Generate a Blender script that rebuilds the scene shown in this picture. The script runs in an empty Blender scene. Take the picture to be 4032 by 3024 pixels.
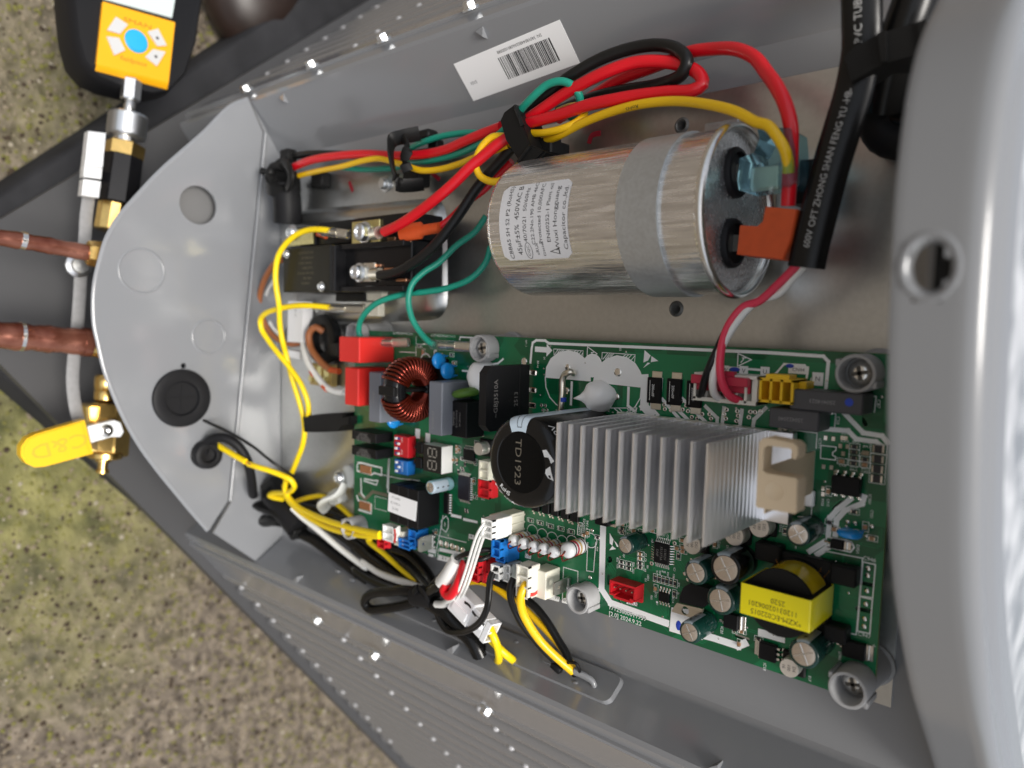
# Opened electrical box of an outdoor air-conditioning unit.
# Local frame of the unit, in millimetres: u = up, v = across the box, w = out of the mounting plate.
import bpy, math, random
from mathutils import Vector, Matrix
from mathutils.geometry import tessellate_polygon

random.seed(7)
SC = bpy.context.scene
COL = SC.collection
MM = 0.001
GROUND_U = -450.0

def W(p):
    return Vector((-p[1] * MM, -p[2] * MM, (p[0] - GROUND_U) * MM))

# ------------------------------------------------------------------ camera
cd = bpy.data.cameras.new('camera')
cam = bpy.data.objects.new('camera', cd)
COL.objects.link(cam)
cd.sensor_width = 36.0
cd.lens = 26.0
cd.clip_start = 0.01
cd.clip_end = 400.0
cam.matrix_world = Matrix(((-0.024142, -0.995963, -0.08646, -0.068924),
                           (0.664631, 0.048614, -0.745589, -0.276216),
                           (0.746782, -0.075464, 0.660774, 0.689261),
                           (0, 0, 0, 1)))
cd.dof.use_dof = True
cd.dof.focus_distance = 0.325
cd.dof.aperture_fstop = 7.2
SC.camera = cam

# ------------------------------------------------------------------ daylight
SUN_EL, SUN_ROT = math.radians(72), math.radians(165)
world = bpy.data.worlds.new('World')
SC.world = world
world.use_nodes = True
wn = world.node_tree.nodes
wl = world.node_tree.links
bg = wn['Background']
sky = wn.new('ShaderNodeTexSky')
sky.sky_type = 'NISHITA'
sky.sun_disc = False
sky.sun_elevation = SUN_EL
sky.sun_rotation = SUN_ROT
sky.dust_density = 4.0
sky.air_density = 1.0
sky.ozone_density = 1.0
hs = wn.new('ShaderNodeHueSaturation')
hs.inputs['Saturation'].default_value = 0.42
wl.new(sky.outputs['Color'], hs.inputs['Color'])
wl.new(hs.outputs['Color'], bg.inputs['Color'])
bg.inputs['Strength'].default_value = 0.10

sd = bpy.data.lights.new('sun', 'SUN')
sun = bpy.data.objects.new('sun', sd)
COL.objects.link(sun)
sd.energy = 1.9
sd.angle = math.radians(22)
sd.color = (1.0, 0.96, 0.9)
# direction to the sun: rotation is measured from +Y towards +X
sdir = Vector((math.sin(SUN_ROT) * math.cos(SUN_EL), math.cos(SUN_ROT) * math.cos(SUN_EL), math.sin(SUN_EL)))
sun.rotation_euler = sdir.to_track_quat('Z', 'Y').to_euler()

SC.view_settings.view_transform = 'Standard'
SC.view_settings.look = 'None'
SC.view_settings.gamma = 1.0
SC.view_settings.use_curve_mapping = False
SC.view_settings.exposure = 0.74

# ------------------------------------------------------------------ materials
MATS = {}
def lin(h):
    h = h.lstrip('#')
    out = []
    for i in (0, 2, 4):
        c = int(h[i:i + 2], 16) / 255
        out.append(c / 12.92 if c <= 0.04045 else ((c + 0.055) / 1.055) ** 2.4)
    return out + [1.0]

def mat(name, col, rough=0.5, metal=0.0, var=0.0, vscale=300.0, bump=0.0, bscale=600.0, coat=0.0, spec=0.5,
        rvar=0.0, stretch=None, trans=0.0, ior=1.45, alpha=1.0, col2=None, aniso=0.0, detail=4.0):
    if name in MATS:
        return MATS[name]
    m = bpy.data.materials.new(name)
    m.use_nodes = True
    nt = m.node_tree
    b = nt.nodes['Principled BSDF']
    c = lin(col) if isinstance(col, str) else list(col) + [1.0]
    b.inputs['Base Color'].default_value = c
    b.inputs['Roughness'].default_value = rough
    b.inputs['Metallic'].default_value = metal
    b.inputs['Specular IOR Level'].default_value = spec
    b.inputs['Coat Weight'].default_value = coat
    b.inputs['Coat Roughness'].default_value = 0.12
    b.inputs['Transmission Weight'].default_value = trans
    b.inputs['IOR'].default_value = ior
    b.inputs['Alpha'].default_value = alpha
    if var or bump or rvar or col2:
        tc = nt.nodes.new('ShaderNodeTexCoord')
        mp = nt.nodes.new('ShaderNodeMapping')
        nt.links.new(tc.outputs['Object'], mp.inputs['Vector'])
        if stretch:
            mp.inputs['Scale'].default_value = stretch
        nz = nt.nodes.new('ShaderNodeTexNoise')
        nz.inputs['Scale'].default_value = vscale
        nz.inputs['Detail'].default_value = detail
        nt.links.new(mp.outputs['Vector'], nz.inputs['Vector'])
        if var or col2:
            cr = nt.nodes.new('ShaderNodeValToRGB')
            cr.color_ramp.elements[0].position = 0.3
            cr.color_ramp.elements[1].position = 0.7
            c2 = lin(col2) if col2 else [min(1, x * (1 + var)) for x in c[:3]] + [1]
            c1 = c if col2 else [x * (1 - var) for x in c[:3]] + [1]
            cr.color_ramp.elements[0].color = c1
            cr.color_ramp.elements[1].color = c2
            nt.links.new(nz.outputs['Fac'], cr.inputs['Fac'])
            nt.links.new(cr.outputs['Color'], b.inputs['Base Color'])
        if rvar:
            mr = nt.nodes.new('ShaderNodeMapRange')
            mr.inputs['To Min'].default_value = max(0.02, rough - rvar)
            mr.inputs['To Max'].default_value = min(1, rough + rvar)
            mr.inputs['From Min'].default_value = 0.3
            mr.inputs['From Max'].default_value = 0.7
            nt.links.new(nz.outputs['Fac'], mr.inputs['Value'])
            nt.links.new(mr.outputs['Result'], b.inputs['Roughness'])
        if bump:
            n2 = nt.nodes.new('ShaderNodeTexNoise')
            n2.inputs['Scale'].default_value = bscale
            n2.inputs['Detail'].default_value = 3
            nt.links.new(mp.outputs['Vector'], n2.inputs['Vector'])
            bp = nt.nodes.new('ShaderNodeBump')
            bp.inputs['Strength'].default_value = bump
            bp.inputs['Distance'].default_value = 0.0004
            nt.links.new(n2.outputs['Fac'], bp.inputs['Height'])
            nt.links.new(bp.outputs['Normal'], b.inputs['Normal'])
    MATS[name] = m
    return m

paint = mat('grey paint', (0.215, 0.222, 0.232), 0.17, coat=0.5, bump=0.035, bscale=220)
paint_top = mat('lid paint', (0.20, 0.205, 0.21), 0.24, coat=0.4)
galv = mat('galvanised steel', (0.54, 0.55, 0.54), 0.30, 0.95, var=0.045, vscale=420, bump=0.02, bscale=900)
canm = mat('drawn aluminium', (0.88, 0.87, 0.84), 0.22, 0.86, var=0.30, vscale=60, stretch=(14, 14, .8), rvar=0.10, bump=0.8, bscale=45)
strapm = mat('zinc strap', (0.52, 0.54, 0.54), 0.40, 0.7, var=0.08, vscale=700, rvar=0.08)
steel = mat('bright steel', (0.74, 0.73, 0.70), 0.22, 1.0, var=0.06, vscale=800)
zinc = mat('bright zinc', (0.74, 0.76, 0.77), 0.34, 1.0)
alu = mat('extruded aluminium', (0.93, 0.93, 0.94), 0.30, 0.88, var=0.04, vscale=300, stretch=(.3, 1, 1))
solder = mat('solder', (0.78, 0.76, 0.71), 0.18, 1.0)
tin = mat('tinned brass', (0.72, 0.69, 0.60), 0.30, 1.0, var=0.05)
brass = mat('brass', (0.80, 0.55, 0.19), 0.24, 1.0, var=0.08, vscale=200)
ybrass = mat('yellow zinc', (0.74, 0.66, 0.30), 0.28, 1.0, var=0.12, vscale=500)
copper = mat('bare copper', (0.80, 0.42, 0.26), 0.25, 1.0)
enamel = mat('copper enamel', (0.18, 0.020, 0.007), 0.16, 0.8, coat=0.3)
black = mat('black plastic', (0.010, 0.010, 0.010), 0.45, spec=.22)
blackg = mat('black gloss', (0.007, 0.007, 0.008), 0.22, spec=.35)
blackr = mat('black rubber', (0.010, 0.010, 0.011), 0.50, spec=.22)
pvcb = mat('black pvc', (0.007, 0.007, 0.007), 0.26, spec=.35, bump=0.08, bscale=300)
epoxy = mat('black epoxy', (0.008, 0.008, 0.009), 0.42, spec=.2, bump=0.1, bscale=1800)
redw = mat('red wire pvc', (0.68, 0.006, 0.016), 0.30, coat=0.2, bump=0.03, bscale=300)
pinkw = mat('pinkish red wire', (0.74, 0.045, 0.095), 0.33)
bkw = mat('black wire pvc', (0.010, 0.010, 0.010), 0.34, spec=.35)
yelw = mat('yellow wire pvc', (0.86, 0.52, 0.006), 0.34, coat=0.15)
yelw2 = mat('bright yellow wire', (0.88, 0.64, 0.006), 0.36)
grnw = mat('green wire pvc', (0.012, 0.29, 0.20), 0.36, coat=0.1)
whtw = mat('white wire pvc', (0.78, 0.78, 0.75), 0.38)
brnw = mat('brown wire pvc', (0.36, 0.125, 0.045), 0.42)
redp = mat('red plastic', (0.55, 0.012, 0.02), 0.40)
redcap = mat('red capacitor case', (0.68, 0.028, 0.022), 0.38, bump=0.05)
yelp = mat('yellow plastic', (0.82, 0.50, 0.015), 0.38)
yeltape = mat('yellow tape', (0.88, 0.76, 0.006), 0.22, coat=0.4, bump=0.06, bscale=100)
ambtape = mat('amber tape', (0.62, 0.43, 0.008), 0.16, coat=0.5, var=0.15, vscale=120, bump=0.25, bscale=120)
whtp = mat('white nylon', (0.84, 0.84, 0.81), 0.42)
crm = mat('cream nylon', (0.76, 0.74, 0.62), 0.44)
milky = mat('milky nylon', (0.66, 0.68, 0.64), 0.38)
bluep = mat('blue plastic', (0.012, 0.17, 0.55), 0.38)
bluec = mat('blue epoxy', (0.010, 0.27, 0.72), 0.20, coat=0.4)
grnc = mat('green epoxy', (0.075, 0.165, 0.022), 0.38, bump=0.1, bscale=500)
greyp = mat('grey case plastic', (0.165, 0.178, 0.205), 0.45, bump=0.05)
dgrey = mat('dark grey case plastic', (0.065, 0.065, 0.07), 0.45, bump=0.1, bscale=1200)
post = mat('grey nylon post', (0.36, 0.36, 0.36), 0.45, var=0.04)
beige = mat('beige plastic', (0.70, 0.56, 0.38), 0.50, bump=0.12, bscale=1600)
orng = mat('orange insulator', (0.60, 0.085, 0.018), 0.48, var=0.06)
glue = mat('white silicone', (0.90, 0.90, 0.89), 0.32)
silkm = mat('white silkscreen', (0.84, 0.85, 0.84), 0.55)
labelm = mat('white label paper', (0.88, 0.88, 0.88), 0.45)
glabel = mat('grey label film', (0.62, 0.62, 0.63), 0.32)
inkm = mat('black ink', (0.012, 0.012, 0.013), 0.5)
ginkm = mat('faint grey ink', (0.25, 0.25, 0.25), 0.6)
laser = mat('laser marking', (0.20, 0.19, 0.18), 0.6)
lblue = mat('pale blue film', (0.50, 0.60, 0.68), 0.3)
slvgr = mat('dark green sleeve', (0.006, 0.034, 0.027), 0.18, spec=.4, coat=.15)
slvbk = mat('black sleeve', (0.006, 0.006, 0.006), 0.2, spec=.35)
slvgy = mat('grey blue sleeve print', (0.24, 0.29, 0.32), 0.2, coat=0.5)
slvlb = mat('pale blue sleeve', (0.28, 0.50, 0.56), 0.2, coat=0.5)
ecap = mat('etched aluminium top', (0.66, 0.58, 0.50), 0.36, 0.9, var=0.06, vscale=900)
bodyr = mat('resistor body', (0.66, 0.67, 0.68), 0.28, coat=0.2)
chipb = mat('chip resistor top', (0.025, 0.025, 0.028), 0.4)
chipc = mat('chip capacitor', (0.36, 0.20, 0.10), 0.42)
pcbg = None
clear = mat('clear nylon', (0.94, 0.94, 0.93), 0.08, trans=0.95, ior=1.15, spec=0.5)
bluetr = mat('translucent blue insulator', (0.42, 0.78, 0.92), 0.08, trans=0.95, ior=1.12)
markr = mat('red marker', (0.35, 0.012, 0.03), 0.5)
markb = mat('blue marker', (0.02, 0.06, 0.45), 0.5)

# ------------------------------------------------------------------ geometry builder
class G:
    def __init__(s):
        s.v = []; s.f = []; s.mi = []; s.cur = 0
    def add(s, vs, fs):
        n = len(s.v)
        s.v.extend([tuple(p) for p in vs])
        s.f.extend([tuple(i + n for i in f) for f in fs])
        s.mi.extend([s.cur] * len(fs))
        return s
    def box(s, c, d, ch=0.0, rot=0.0, m=None):
        hx, hy, hz = d[0] / 2, d[1] / 2, d[2] / 2
        ch = min(ch, hx * .9, hy * .9, hz * .9)
        vs, fs = [], []
        if ch <= 0:
            for x in (-hx, hx):
                for y in (-hy, hy):
                    for z in (-hz, hz):
                        vs.append((x, y, z))
            fs = [(0, 1, 3, 2), (4, 6, 7, 5), (0, 4, 5, 1), (2, 3, 7, 6), (0, 2, 6, 4), (1, 5, 7, 3)]
        else:
            idx = {}
            for sx in (-1, 1):
                for sy in (-1, 1):
                    for sz in (-1, 1):
                        for k in range(3):
                            p = [sx * hx, sy * hy, sz * hz]
                            for q in range(3):
                                if q != k:
                                    p[q] -= ch * (sx, sy, sz)[q]
                            idx[(sx, sy, sz, k)] = len(vs)
                            vs.append(tuple(p))
            for k in range(3):
                a, b = [q for q in range(3) if q != k]
                for sg in (-1, 1):
                    L = []
                    for ea, eb in ((-1, -1), (1, -1), (1, 1), (-1, 1)):
                        t = [0, 0, 0]; t[k] = sg; t[a] = ea; t[b] = eb
                        L.append(idx[(*t, k)])
                    fs.append(tuple(L))
            for k in range(3):
                a, b = [q for q in range(3) if q != k]
                for ea in (-1, 1):
                    for eb in (-1, 1):
                        t0 = [0, 0, 0]; t1 = [0, 0, 0]
                        t0[k] = -1; t1[k] = 1
                        t0[a] = t1[a] = ea; t0[b] = t1[b] = eb
                        fs.append((idx[(*t0, a)], idx[(*t1, a)], idx[(*t1, b)], idx[(*t0, b)]))
            for sx in (-1, 1):
                for sy in (-1, 1):
                    for sz in (-1, 1):
                        fs.append(tuple(idx[(sx, sy, sz, k)] for k in range(3)))
        M = m if m is not None else Matrix.Rotation(math.radians(rot), 3, 'Z')
        cc = Vector(c)
        return s.add([M @ Vector(p) + cc for p in vs], fs)
    def bx(s, u0, u1, v0, v1, w0, w1, ch=0.0):
        return s.box(((u0 + u1) / 2, (v0 + v1) / 2, (w0 + w1) / 2), (abs(u1 - u0), abs(v1 - v0), abs(w1 - w0)), ch)
    @staticmethod
    def frame(d):
        d = Vector(d).normalized()
        a = Vector((0, 0, 1)) if abs(d.z) < 0.9 else Vector((1, 0, 0))
        x = a.cross(d).normalized()
        return x, d.cross(x).normalized(), d
    def lathe(s, c, axis, prof, n=24, x=None, cap1=True):
        X, Y, D = s.frame(axis)
        if x is not None:
            X = Vector(x).normalized(); Y = D.cross(X)
        c = Vector(c)
        vs, fs = [], []
        for r, h in prof:
            for k in range(n):
                a = 2 * math.pi * k / n
                vs.append(c + D * h + X * (r * math.cos(a)) + Y * (r * math.sin(a)))
        for i in range(len(prof) - 1):
            for k in range(n):
                k2 = (k + 1) % n
                fs.append((i * n + k, i * n + k2, (i + 1) * n + k2, (i + 1) * n + k))
        if prof[0][0] > 1e-6: fs.append(tuple(range(n))[::-1])
        if prof[-1][0] > 1e-6 and cap1: fs.append(tuple((len(prof) - 1) * n + k for k in range(n)))
        return s.add(vs, fs)
    def cyl(s, p0, p1, r0, r1=None, n=16, ch=0.0):
        p0, p1 = Vector(p0), Vector(p1)
        L = (p1 - p0).length
        r1 = r0 if r1 is None else r1
        prof = [(r0, 0), (r1, L)] if ch <= 0 else [(r0 - ch, 0), (r0, ch), (r1, L - ch), (r1 - ch, L)]
        return s.lathe(p0, p1 - p0, prof, n)
    def ball(s, c, r, n=14, m=8, axis=(0, 0, 1)):
        rr = r if isinstance(r, (tuple, list)) else (r, r, r)
        vs, fs = [(c[0], c[1], c[2] - rr[2])], []
        for i in range(1, m):
            t = -math.pi / 2 + math.pi * i / m
            for k in range(n):
                a = 2 * math.pi * k / n
                vs.append((c[0] + rr[0] * math.cos(t) * math.cos(a), c[1] + rr[1] * math.cos(t) * math.sin(a), c[2] + rr[2] * math.sin(t)))
        vs.append((c[0], c[1], c[2] + rr[2]))
        for k in range(n):
            fs.append((0, 1 + (k + 1) % n, 1 + k))
            fs.append((len(vs) - 1, 1 + (m - 2) * n + k, 1 + (m - 2) * n + (k + 1) % n))
        for i in range(m - 2):
            for k in range(n):
                k2 = (k + 1) % n
                fs.append((1 + i * n + k, 1 + i * n + k2, 1 + (i + 1) * n + k2, 1 + (i + 1) * n + k))
        return s.add(vs, fs)
    def tube(s, pts, r, n=10, spl=True, flat=None, step=None, rf=None):
        P = spline(pts, step or max(1.2, (r if not isinstance(r, (list, tuple)) else r[0]) * 0.9)) if spl else [Vector(p) for p in pts]
        N = len(P)
        T = [(P[min(i + 1, N - 1)] - P[max(i - 1, 0)]).normalized() for i in range(N)]
        X, Y, _ = s.frame(T[0])
        if flat is not None:
            f = Vector(flat)
        vs, fs = [], []
        for i in range(N):
            if flat is not None:
                Y = (f - T[i] * f.dot(T[i])).normalized()
                X = Y.cross(T[i]).normalized()
            else:
                X = (X - T[i] * X.dot(T[i])).normalized()
                Y = T[i].cross(X)
            if rf: ra, rb = rf(i / (N - 1))
            elif isinstance(r, (list, tuple)): ra, rb = r
            else: ra = rb = r
            for k in range(n):
                a = 2 * math.pi * k / n
                vs.append(P[i] + X * (ra * math.cos(a)) + Y * (rb * math.sin(a)))
        for i in range(N - 1):
            for k in range(n):
                k2 = (k + 1) % n
                fs.append((i * n + k, i * n + k2, (i + 1) * n + k2, (i + 1) * n + k))
        fs.append(tuple(range(n))[::-1])
        fs.append(tuple((N - 1) * n + k for k in range(n)))
        return s.add(vs, fs)
    def prism(s, poly, a0, a1, plane='w', holes=(), M=None, ch=0.0):
        """polygon in two axes, extruded along the third: plane 'w' -> (u,v), 'u' -> (v,w), 'v' -> (u,w)"""
        def P(q, t):
            if plane == 'w': p = (q[0], q[1], t)
            elif plane == 'u': p = (t, q[0], q[1])
            else: p = (q[0], t, q[1])
            return (M @ Vector(p)) if M is not None else p
        loops = [list(poly)] + [list(h) for h in holes]
        flat = [q for L in loops for q in L]
        vs = [P(q, a0) for q in flat] + [P(q, a1) for q in flat]
        n = len(flat)
        if holes:
            tri = tessellate_polygon([[Vector((q[0], q[1], 0)) for q in L] for L in loops])
            fs = [tuple(t) for t in tri] + [tuple(i + n for i in t[::-1]) for t in tri]
        else:
            fs = [tuple(range(n)), tuple(range(2 * n - 1, n - 1, -1))]
        o = 0
        for L in loops:
            k = len(L)
            for i in range(k):
                j = (i + 1) % k
                fs.append((o + i, o + j, n + o + j, n + o + i))
            o += k
        return s.add(vs, fs)
    def strip(s, prof, u0, u1, t, seg=1):
        """open (v,w) profile extruded along u with sheet thickness t to its left side"""
        n = len(prof)
        nor = []
        for i in range(n):
            a = Vector(prof[max(i - 1, 0)]); b = Vector(prof[min(i + 1, n - 1)])
            d = (b - a).normalized()
            nor.append(Vector((-d.y, d.x)))
        back = [Vector(prof[i]) + nor[i] * t for i in range(n)]
        poly = [tuple(p) for p in prof] + [tuple(p) for p in back[::-1]]
        vs, fs = [], []
        m = len(poly)
        for k in range(seg + 1):
            u = u0 + (u1 - u0) * k / seg
            vs += [(u, p[0], p[1]) for p in poly]
        for k in range(seg):
            for i in range(m):
                j = (i + 1) % m
                fs.append((k * m + i, k * m + j, (k + 1) * m + j, (k + 1) * m + i))
        for i in range(n - 1):
            fs.append((i, m - 1 - i, m - 2 - i, i + 1))
            o = seg * m
            fs.append((o + i, o + i + 1, o + m - 2 - i, o + m - 1 - i))
        return s.add(vs, fs)
    def xform(s, M, off=(0, 0, 0), start=0):
        o = Vector(off)
        for i in range(start, len(s.v)):
            s.v[i] = tuple(M @ Vector(s.v[i]) + o)
        return s

def spline(pts, step=1.5):
    P = [Vector(p) for p in pts]
    if len(P) < 3:
        n = max(2, int((P[1] - P[0]).length / step) + 1)
        return [P[0].lerp(P[1], i / (n - 1)) for i in range(n)]
    Q = [P[0] * 2 - P[1]] + P + [P[-1] * 2 - P[-2]]
    out = []
    for i in range(1, len(Q) - 2):
        p0, p1, p2, p3 = Q[i - 1], Q[i], Q[i + 1], Q[i + 2]
        t1 = max(1e-4, (p1 - p0).length) ** .5; t2 = max(1e-4, (p2 - p1).length) ** .5; t3 = max(1e-4, (p3 - p2).length) ** .5
        m1 = (p2 - p1) + ((p1 - p0) / t1 - (p2 - p0) / (t1 + t2)) * t2
        m2 = (p2 - p1) + ((p3 - p2) / t3 - (p3 - p1) / (t2 + t3)) * t2
        n = max(2, int((p2 - p1).length / step) + 1)
        for k in range(n):
            t = k / n
            out.append(p1 * (2 * t ** 3 - 3 * t ** 2 + 1) + m1 * (t ** 3 - 2 * t ** 2 + t) + p2 * (-2 * t ** 3 + 3 * t ** 2) + m2 * (t ** 3 - t ** 2))
    out.append(P[-1])
    return out

ORG = {}
def make(g, name, m, parent=None, origin=None, smooth=35, kind=None):
    o0 = Vector(origin) if origin is not None else (ORG[parent.name] if parent else Vector(g.v[0]))
    wo = W(o0)
    me = bpy.data.meshes.new(name)
    me.from_pydata([W(p) - wo for p in g.v], [], g.f)
    ms = m if isinstance(m, (list, tuple)) else [m]
    for x in ms: me.materials.append(x)
    if len(ms) > 1:
        me.polygons.foreach_set('material_index', g.mi)
    import bmesh
    bm = bmesh.new(); bm.from_mesh(me)
    bmesh.ops.recalc_face_normals(bm, faces=bm.faces)
    bm.to_mesh(me); bm.free()
    if smooth:
        me.polygons.foreach_set('use_smooth', [True] * len(me.polygons))
        me.set_sharp_from_angle(angle=math.radians(smooth))
    me.update()
    ob = bpy.data.objects.new(name, me)
    COL.objects.link(ob)
    ORG[ob.name] = o0
    if parent:
        ob.parent = parent
        ob.location = wo - W(ORG[parent.name])
    else:
        ob.location = wo
    if kind: ob['kind'] = kind
    return ob

def tag(o, label, cat, group=None):
    o['label'] = label
    o['category'] = cat
    if group: o['group'] = group
    return o

def thing(name, label, cat, origin, group=None):
    o = bpy.data.objects.new(name, None)
    o.empty_display_size = 0.01
    COL.objects.link(o)
    o.location = W(origin)
    ORG[o.name] = Vector(origin)
    return tag(o, label, cat, group)

def dup(o, parent=None, delta=(0, 0, 0)):
    c = o.copy()
    COL.objects.link(c)
    d = Vector(delta)
    ORG[c.name] = ORG[o.name] + d
    if parent:
        c.parent = parent
        if parent.name and o.parent and ORG[parent.name] != ORG[o.parent.name]:
            pass
        else:
            c.location = o.location + (W(d) - W((0, 0, 0)))
    else:
        c.location = o.location + (W(d) - W((0, 0, 0)))
    for ch in list(o.children):
        dup(ch, c)
    return c

# flat lettering: glyph outlines are filled once per string and mapped to the surface they are printed on
_txt = {}
def glyphs(s, res=2):
    if s not in _txt:
        cu = bpy.data.curves.new('lettering', 'FONT')
        cu.body = s
        cu.resolution_u = res
        cu.align_x = 'CENTER'; cu.align_y = 'CENTER'
        ob = bpy.data.objects.new('lettering', cu)
        me = bpy.data.meshes.new_from_object(ob)
        _txt[s] = ([tuple(v.co[:2]) for v in me.vertices], [tuple(p.vertices) for p in me.polygons])
        bpy.data.objects.remove(ob); bpy.data.meshes.remove(me); bpy.data.curves.remove(cu)
    return _txt[s]

def text(g, s, size, c, xd, yd, stretch=1.0, fn=None, lift=None):
    vs, fs = glyphs(s)
    c, xd, yd = Vector(c), Vector(xd).normalized(), Vector(yd).normalized()
    if fn:
        g.add([fn(x * size * stretch, y * size) for x, y in vs], fs)
    else:
        g.add([c + xd * (x * size * stretch) + yd * (y * size) for x, y in vs], fs)
    return g

def arc(c, r, a0, a1, n):
    return [(c[0] + r * math.cos(math.radians(a0 + (a1 - a0) * i / n)), c[1] + r * math.sin(math.radians(a0 + (a1 - a0) * i / n))) for i in range(n + 1)]
def circ(c, r, n=24, ry=None):
    return [(c[0] + r * math.cos(2 * math.pi * i / n), c[1] + (ry or r) * math.sin(2 * math.pi * i / n)) for i in range(n)]
def rrect(c, sx, sy, r, n=4):
    out = []
    for (qx, qy, a) in ((1, 1, 0), (-1, 1, 90), (-1, -1, 180), (1, -1, 270)):
        out += arc((c[0] + qx * (sx / 2 - r), c[1] + qy * (sy / 2 - r)), r, a, a + 90, n)
    return out


# ================================================================== casing of the outdoor unit
casing = thing('air_conditioner_casing', 'open grey sheet metal casing of the outdoor unit around the wiring', 'outdoor unit', (-360, 50, -20))

def sheet_plane(g, p0, t, n, a0, a1, u0, u1, th):
    """flat vertical sheet: from p0 along t between a0 and a1, thickness th behind n"""
    A = Vector(p0) + Vector(t) * a0; B = Vector(p0) + Vector(t) * a1
    N = Vector(n) * th
    g.prism([tuple(A), tuple(B), tuple(B - N), tuple(A - N)], u0, u1, 'u')
    return g

# back of the box, painted, and both flared side walls running down to the base
U_LO, U_HI = -358, 196
g = G()
HL = [circ((73.50,154.81,-18.00)[:2], 2.9, 16), circ((74.64,75.54,-18.00)[:2], 2.9, 16)]
g.prism([(u, v) for u, v in ((U_LO, -100), (U_LO, 184), (U_HI, 184), (U_HI, -100))], -21, -19, 'w', HL)
make(g, 'back_panel', paint, casing)
g = G()
g.strip([(181, -19), (182.5, -18.2), (186, -15.5), (213, 3.5), (215, 4.8), (217.5, 4.6), (224, -0.2), (225, 0.6), (226.2, 0.3), (233, -8)], U_LO, U_HI, -1.0)
make(g, 'side_wall', paint, casing, smooth=30)
g = G()
g.strip([(-97, -19), (-98.5, -18.2), (-100, -16.5), (-112.2, 3.0), (-113.2, 4.6), (-115.5, 5.4), (-122, 1.0), (-123, 2.0), (-124.5, 1.7), (-134.5, -8.2), (-155, -24.4)], U_LO, U_HI, 1.0)
make(g, 'side_wall', paint, casing, smooth=30)

# small pressed dimples along the lips
for (v, w, us, dv) in ((212, 3.2, (-212, -30, 118), 1), (-112.6, 3.6, (-196, -43, 112), -1)):
    for uu in us:
        g = G()
        g.prism([(uu - 2, v), (uu + 3, v + dv * 1.4), (uu + 3, v - dv * 3.6)], w - 4, w + 1.0)
        make(g, 'pressed_notch', paint, casing, smooth=60)
# folded gusset at the lower end of the upper wall
g = G()
g.add([(-249, 199, -6.2), (-232, 191, -12), (-205, 183.5, -18), (-249, 183, -18)], [(0, 1, 2, 3)])
g.add([(-249.3, 199, -7), (-232, 191, -13), (-205, 183.3, -19), (-249.3, 183, -19)], [(0, 1, 2, 3)])
make(g, 'corner_gusset', paint, casing)

# floor of the box and the bell-shaped bottom panel with its cable openings
fold = [(196.0, -6.4), (-63.5, 22.2)]
g = G()
g.prism([(182, -19), (214.5, 4.3), (196.6, -5.6), (-65.2, 21.6), (-84.4, 34.8), (-111.8, 3.0), (-97, -19)], -252, -250, 'u')
make(g, 'floor_panel', paint, casing)
g = G()
g.tube([(-249.9, fold[0][0], fold[0][1]), (-249.9, fold[1][0], fold[1][1])], 1.5, 8, spl=False)
make(g, 'folded_edge', paint, casing, smooth=60)
bell = [(196.0, -4.2), (216, 6.2), (208.3, 18.6), (186.5, 38.2), (158, 65.9), (140.5, 80.5), (125.9, 91.7), (112, 99.2), (99.6, 103.0), (86, 106.2), (74.2, 107.4), (60, 107.2), (48.9, 105.3), (34, 102.5), (20.2, 98.4), (2, 91.5), (-16.5, 82.4), (-34, 71.5), (-50.4, 60.2), (-67, 48.5), (-81.3, 38.0), (-63.4, 24.4)]
holes = [circ((139.7, 42.9), 12.6, 28), circ((11.7, 56.2), 15.5, 28), circ((-27.6, 40.9), 8, 20), circ((33.2, 54.3), 1.9, 10)]
g = G()
g.prism(bell, -251.2, -249.4, 'u', holes)
bottom = make(g, 'bottom_panel', paint, casing)
g = G()
rim = [(-250.2, p[0], p[1]) for p in bell[1:-1]]
g.tube(rim, (0.9, 2.2), 8, flat=(0, 0.3, 1))
make(g, 'rolled_rim', paint, casing, smooth=60)
for (v, w, r) in ((94.1, 79.9, 14.6), (52.6, 36.7, 12.2)):
    g = G()
    g.lathe((-249.3, v, w), (1, 0, 0), [(r - 1.5, -.05), (r - 1.1, 0.42), (r - 0.6, 0.42), (r - 0.1, -.05)], 36)
    g.f = [f_ for f_ in g.f if len(f_) == 4]; g.mi = [0] * len(g.f)
    make(g, 'knockout', paint, casing, smooth=50)
# duct under the open hole
g = G()
g.prism([(100, 0), (182, -19), (205, 0), (175, 40), (120, 75), (100, 60)], -262, -261, 'u')
make(g, 'lower_tray', mat('tray grey', (.15, .15, .15), .5), casing)

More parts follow.
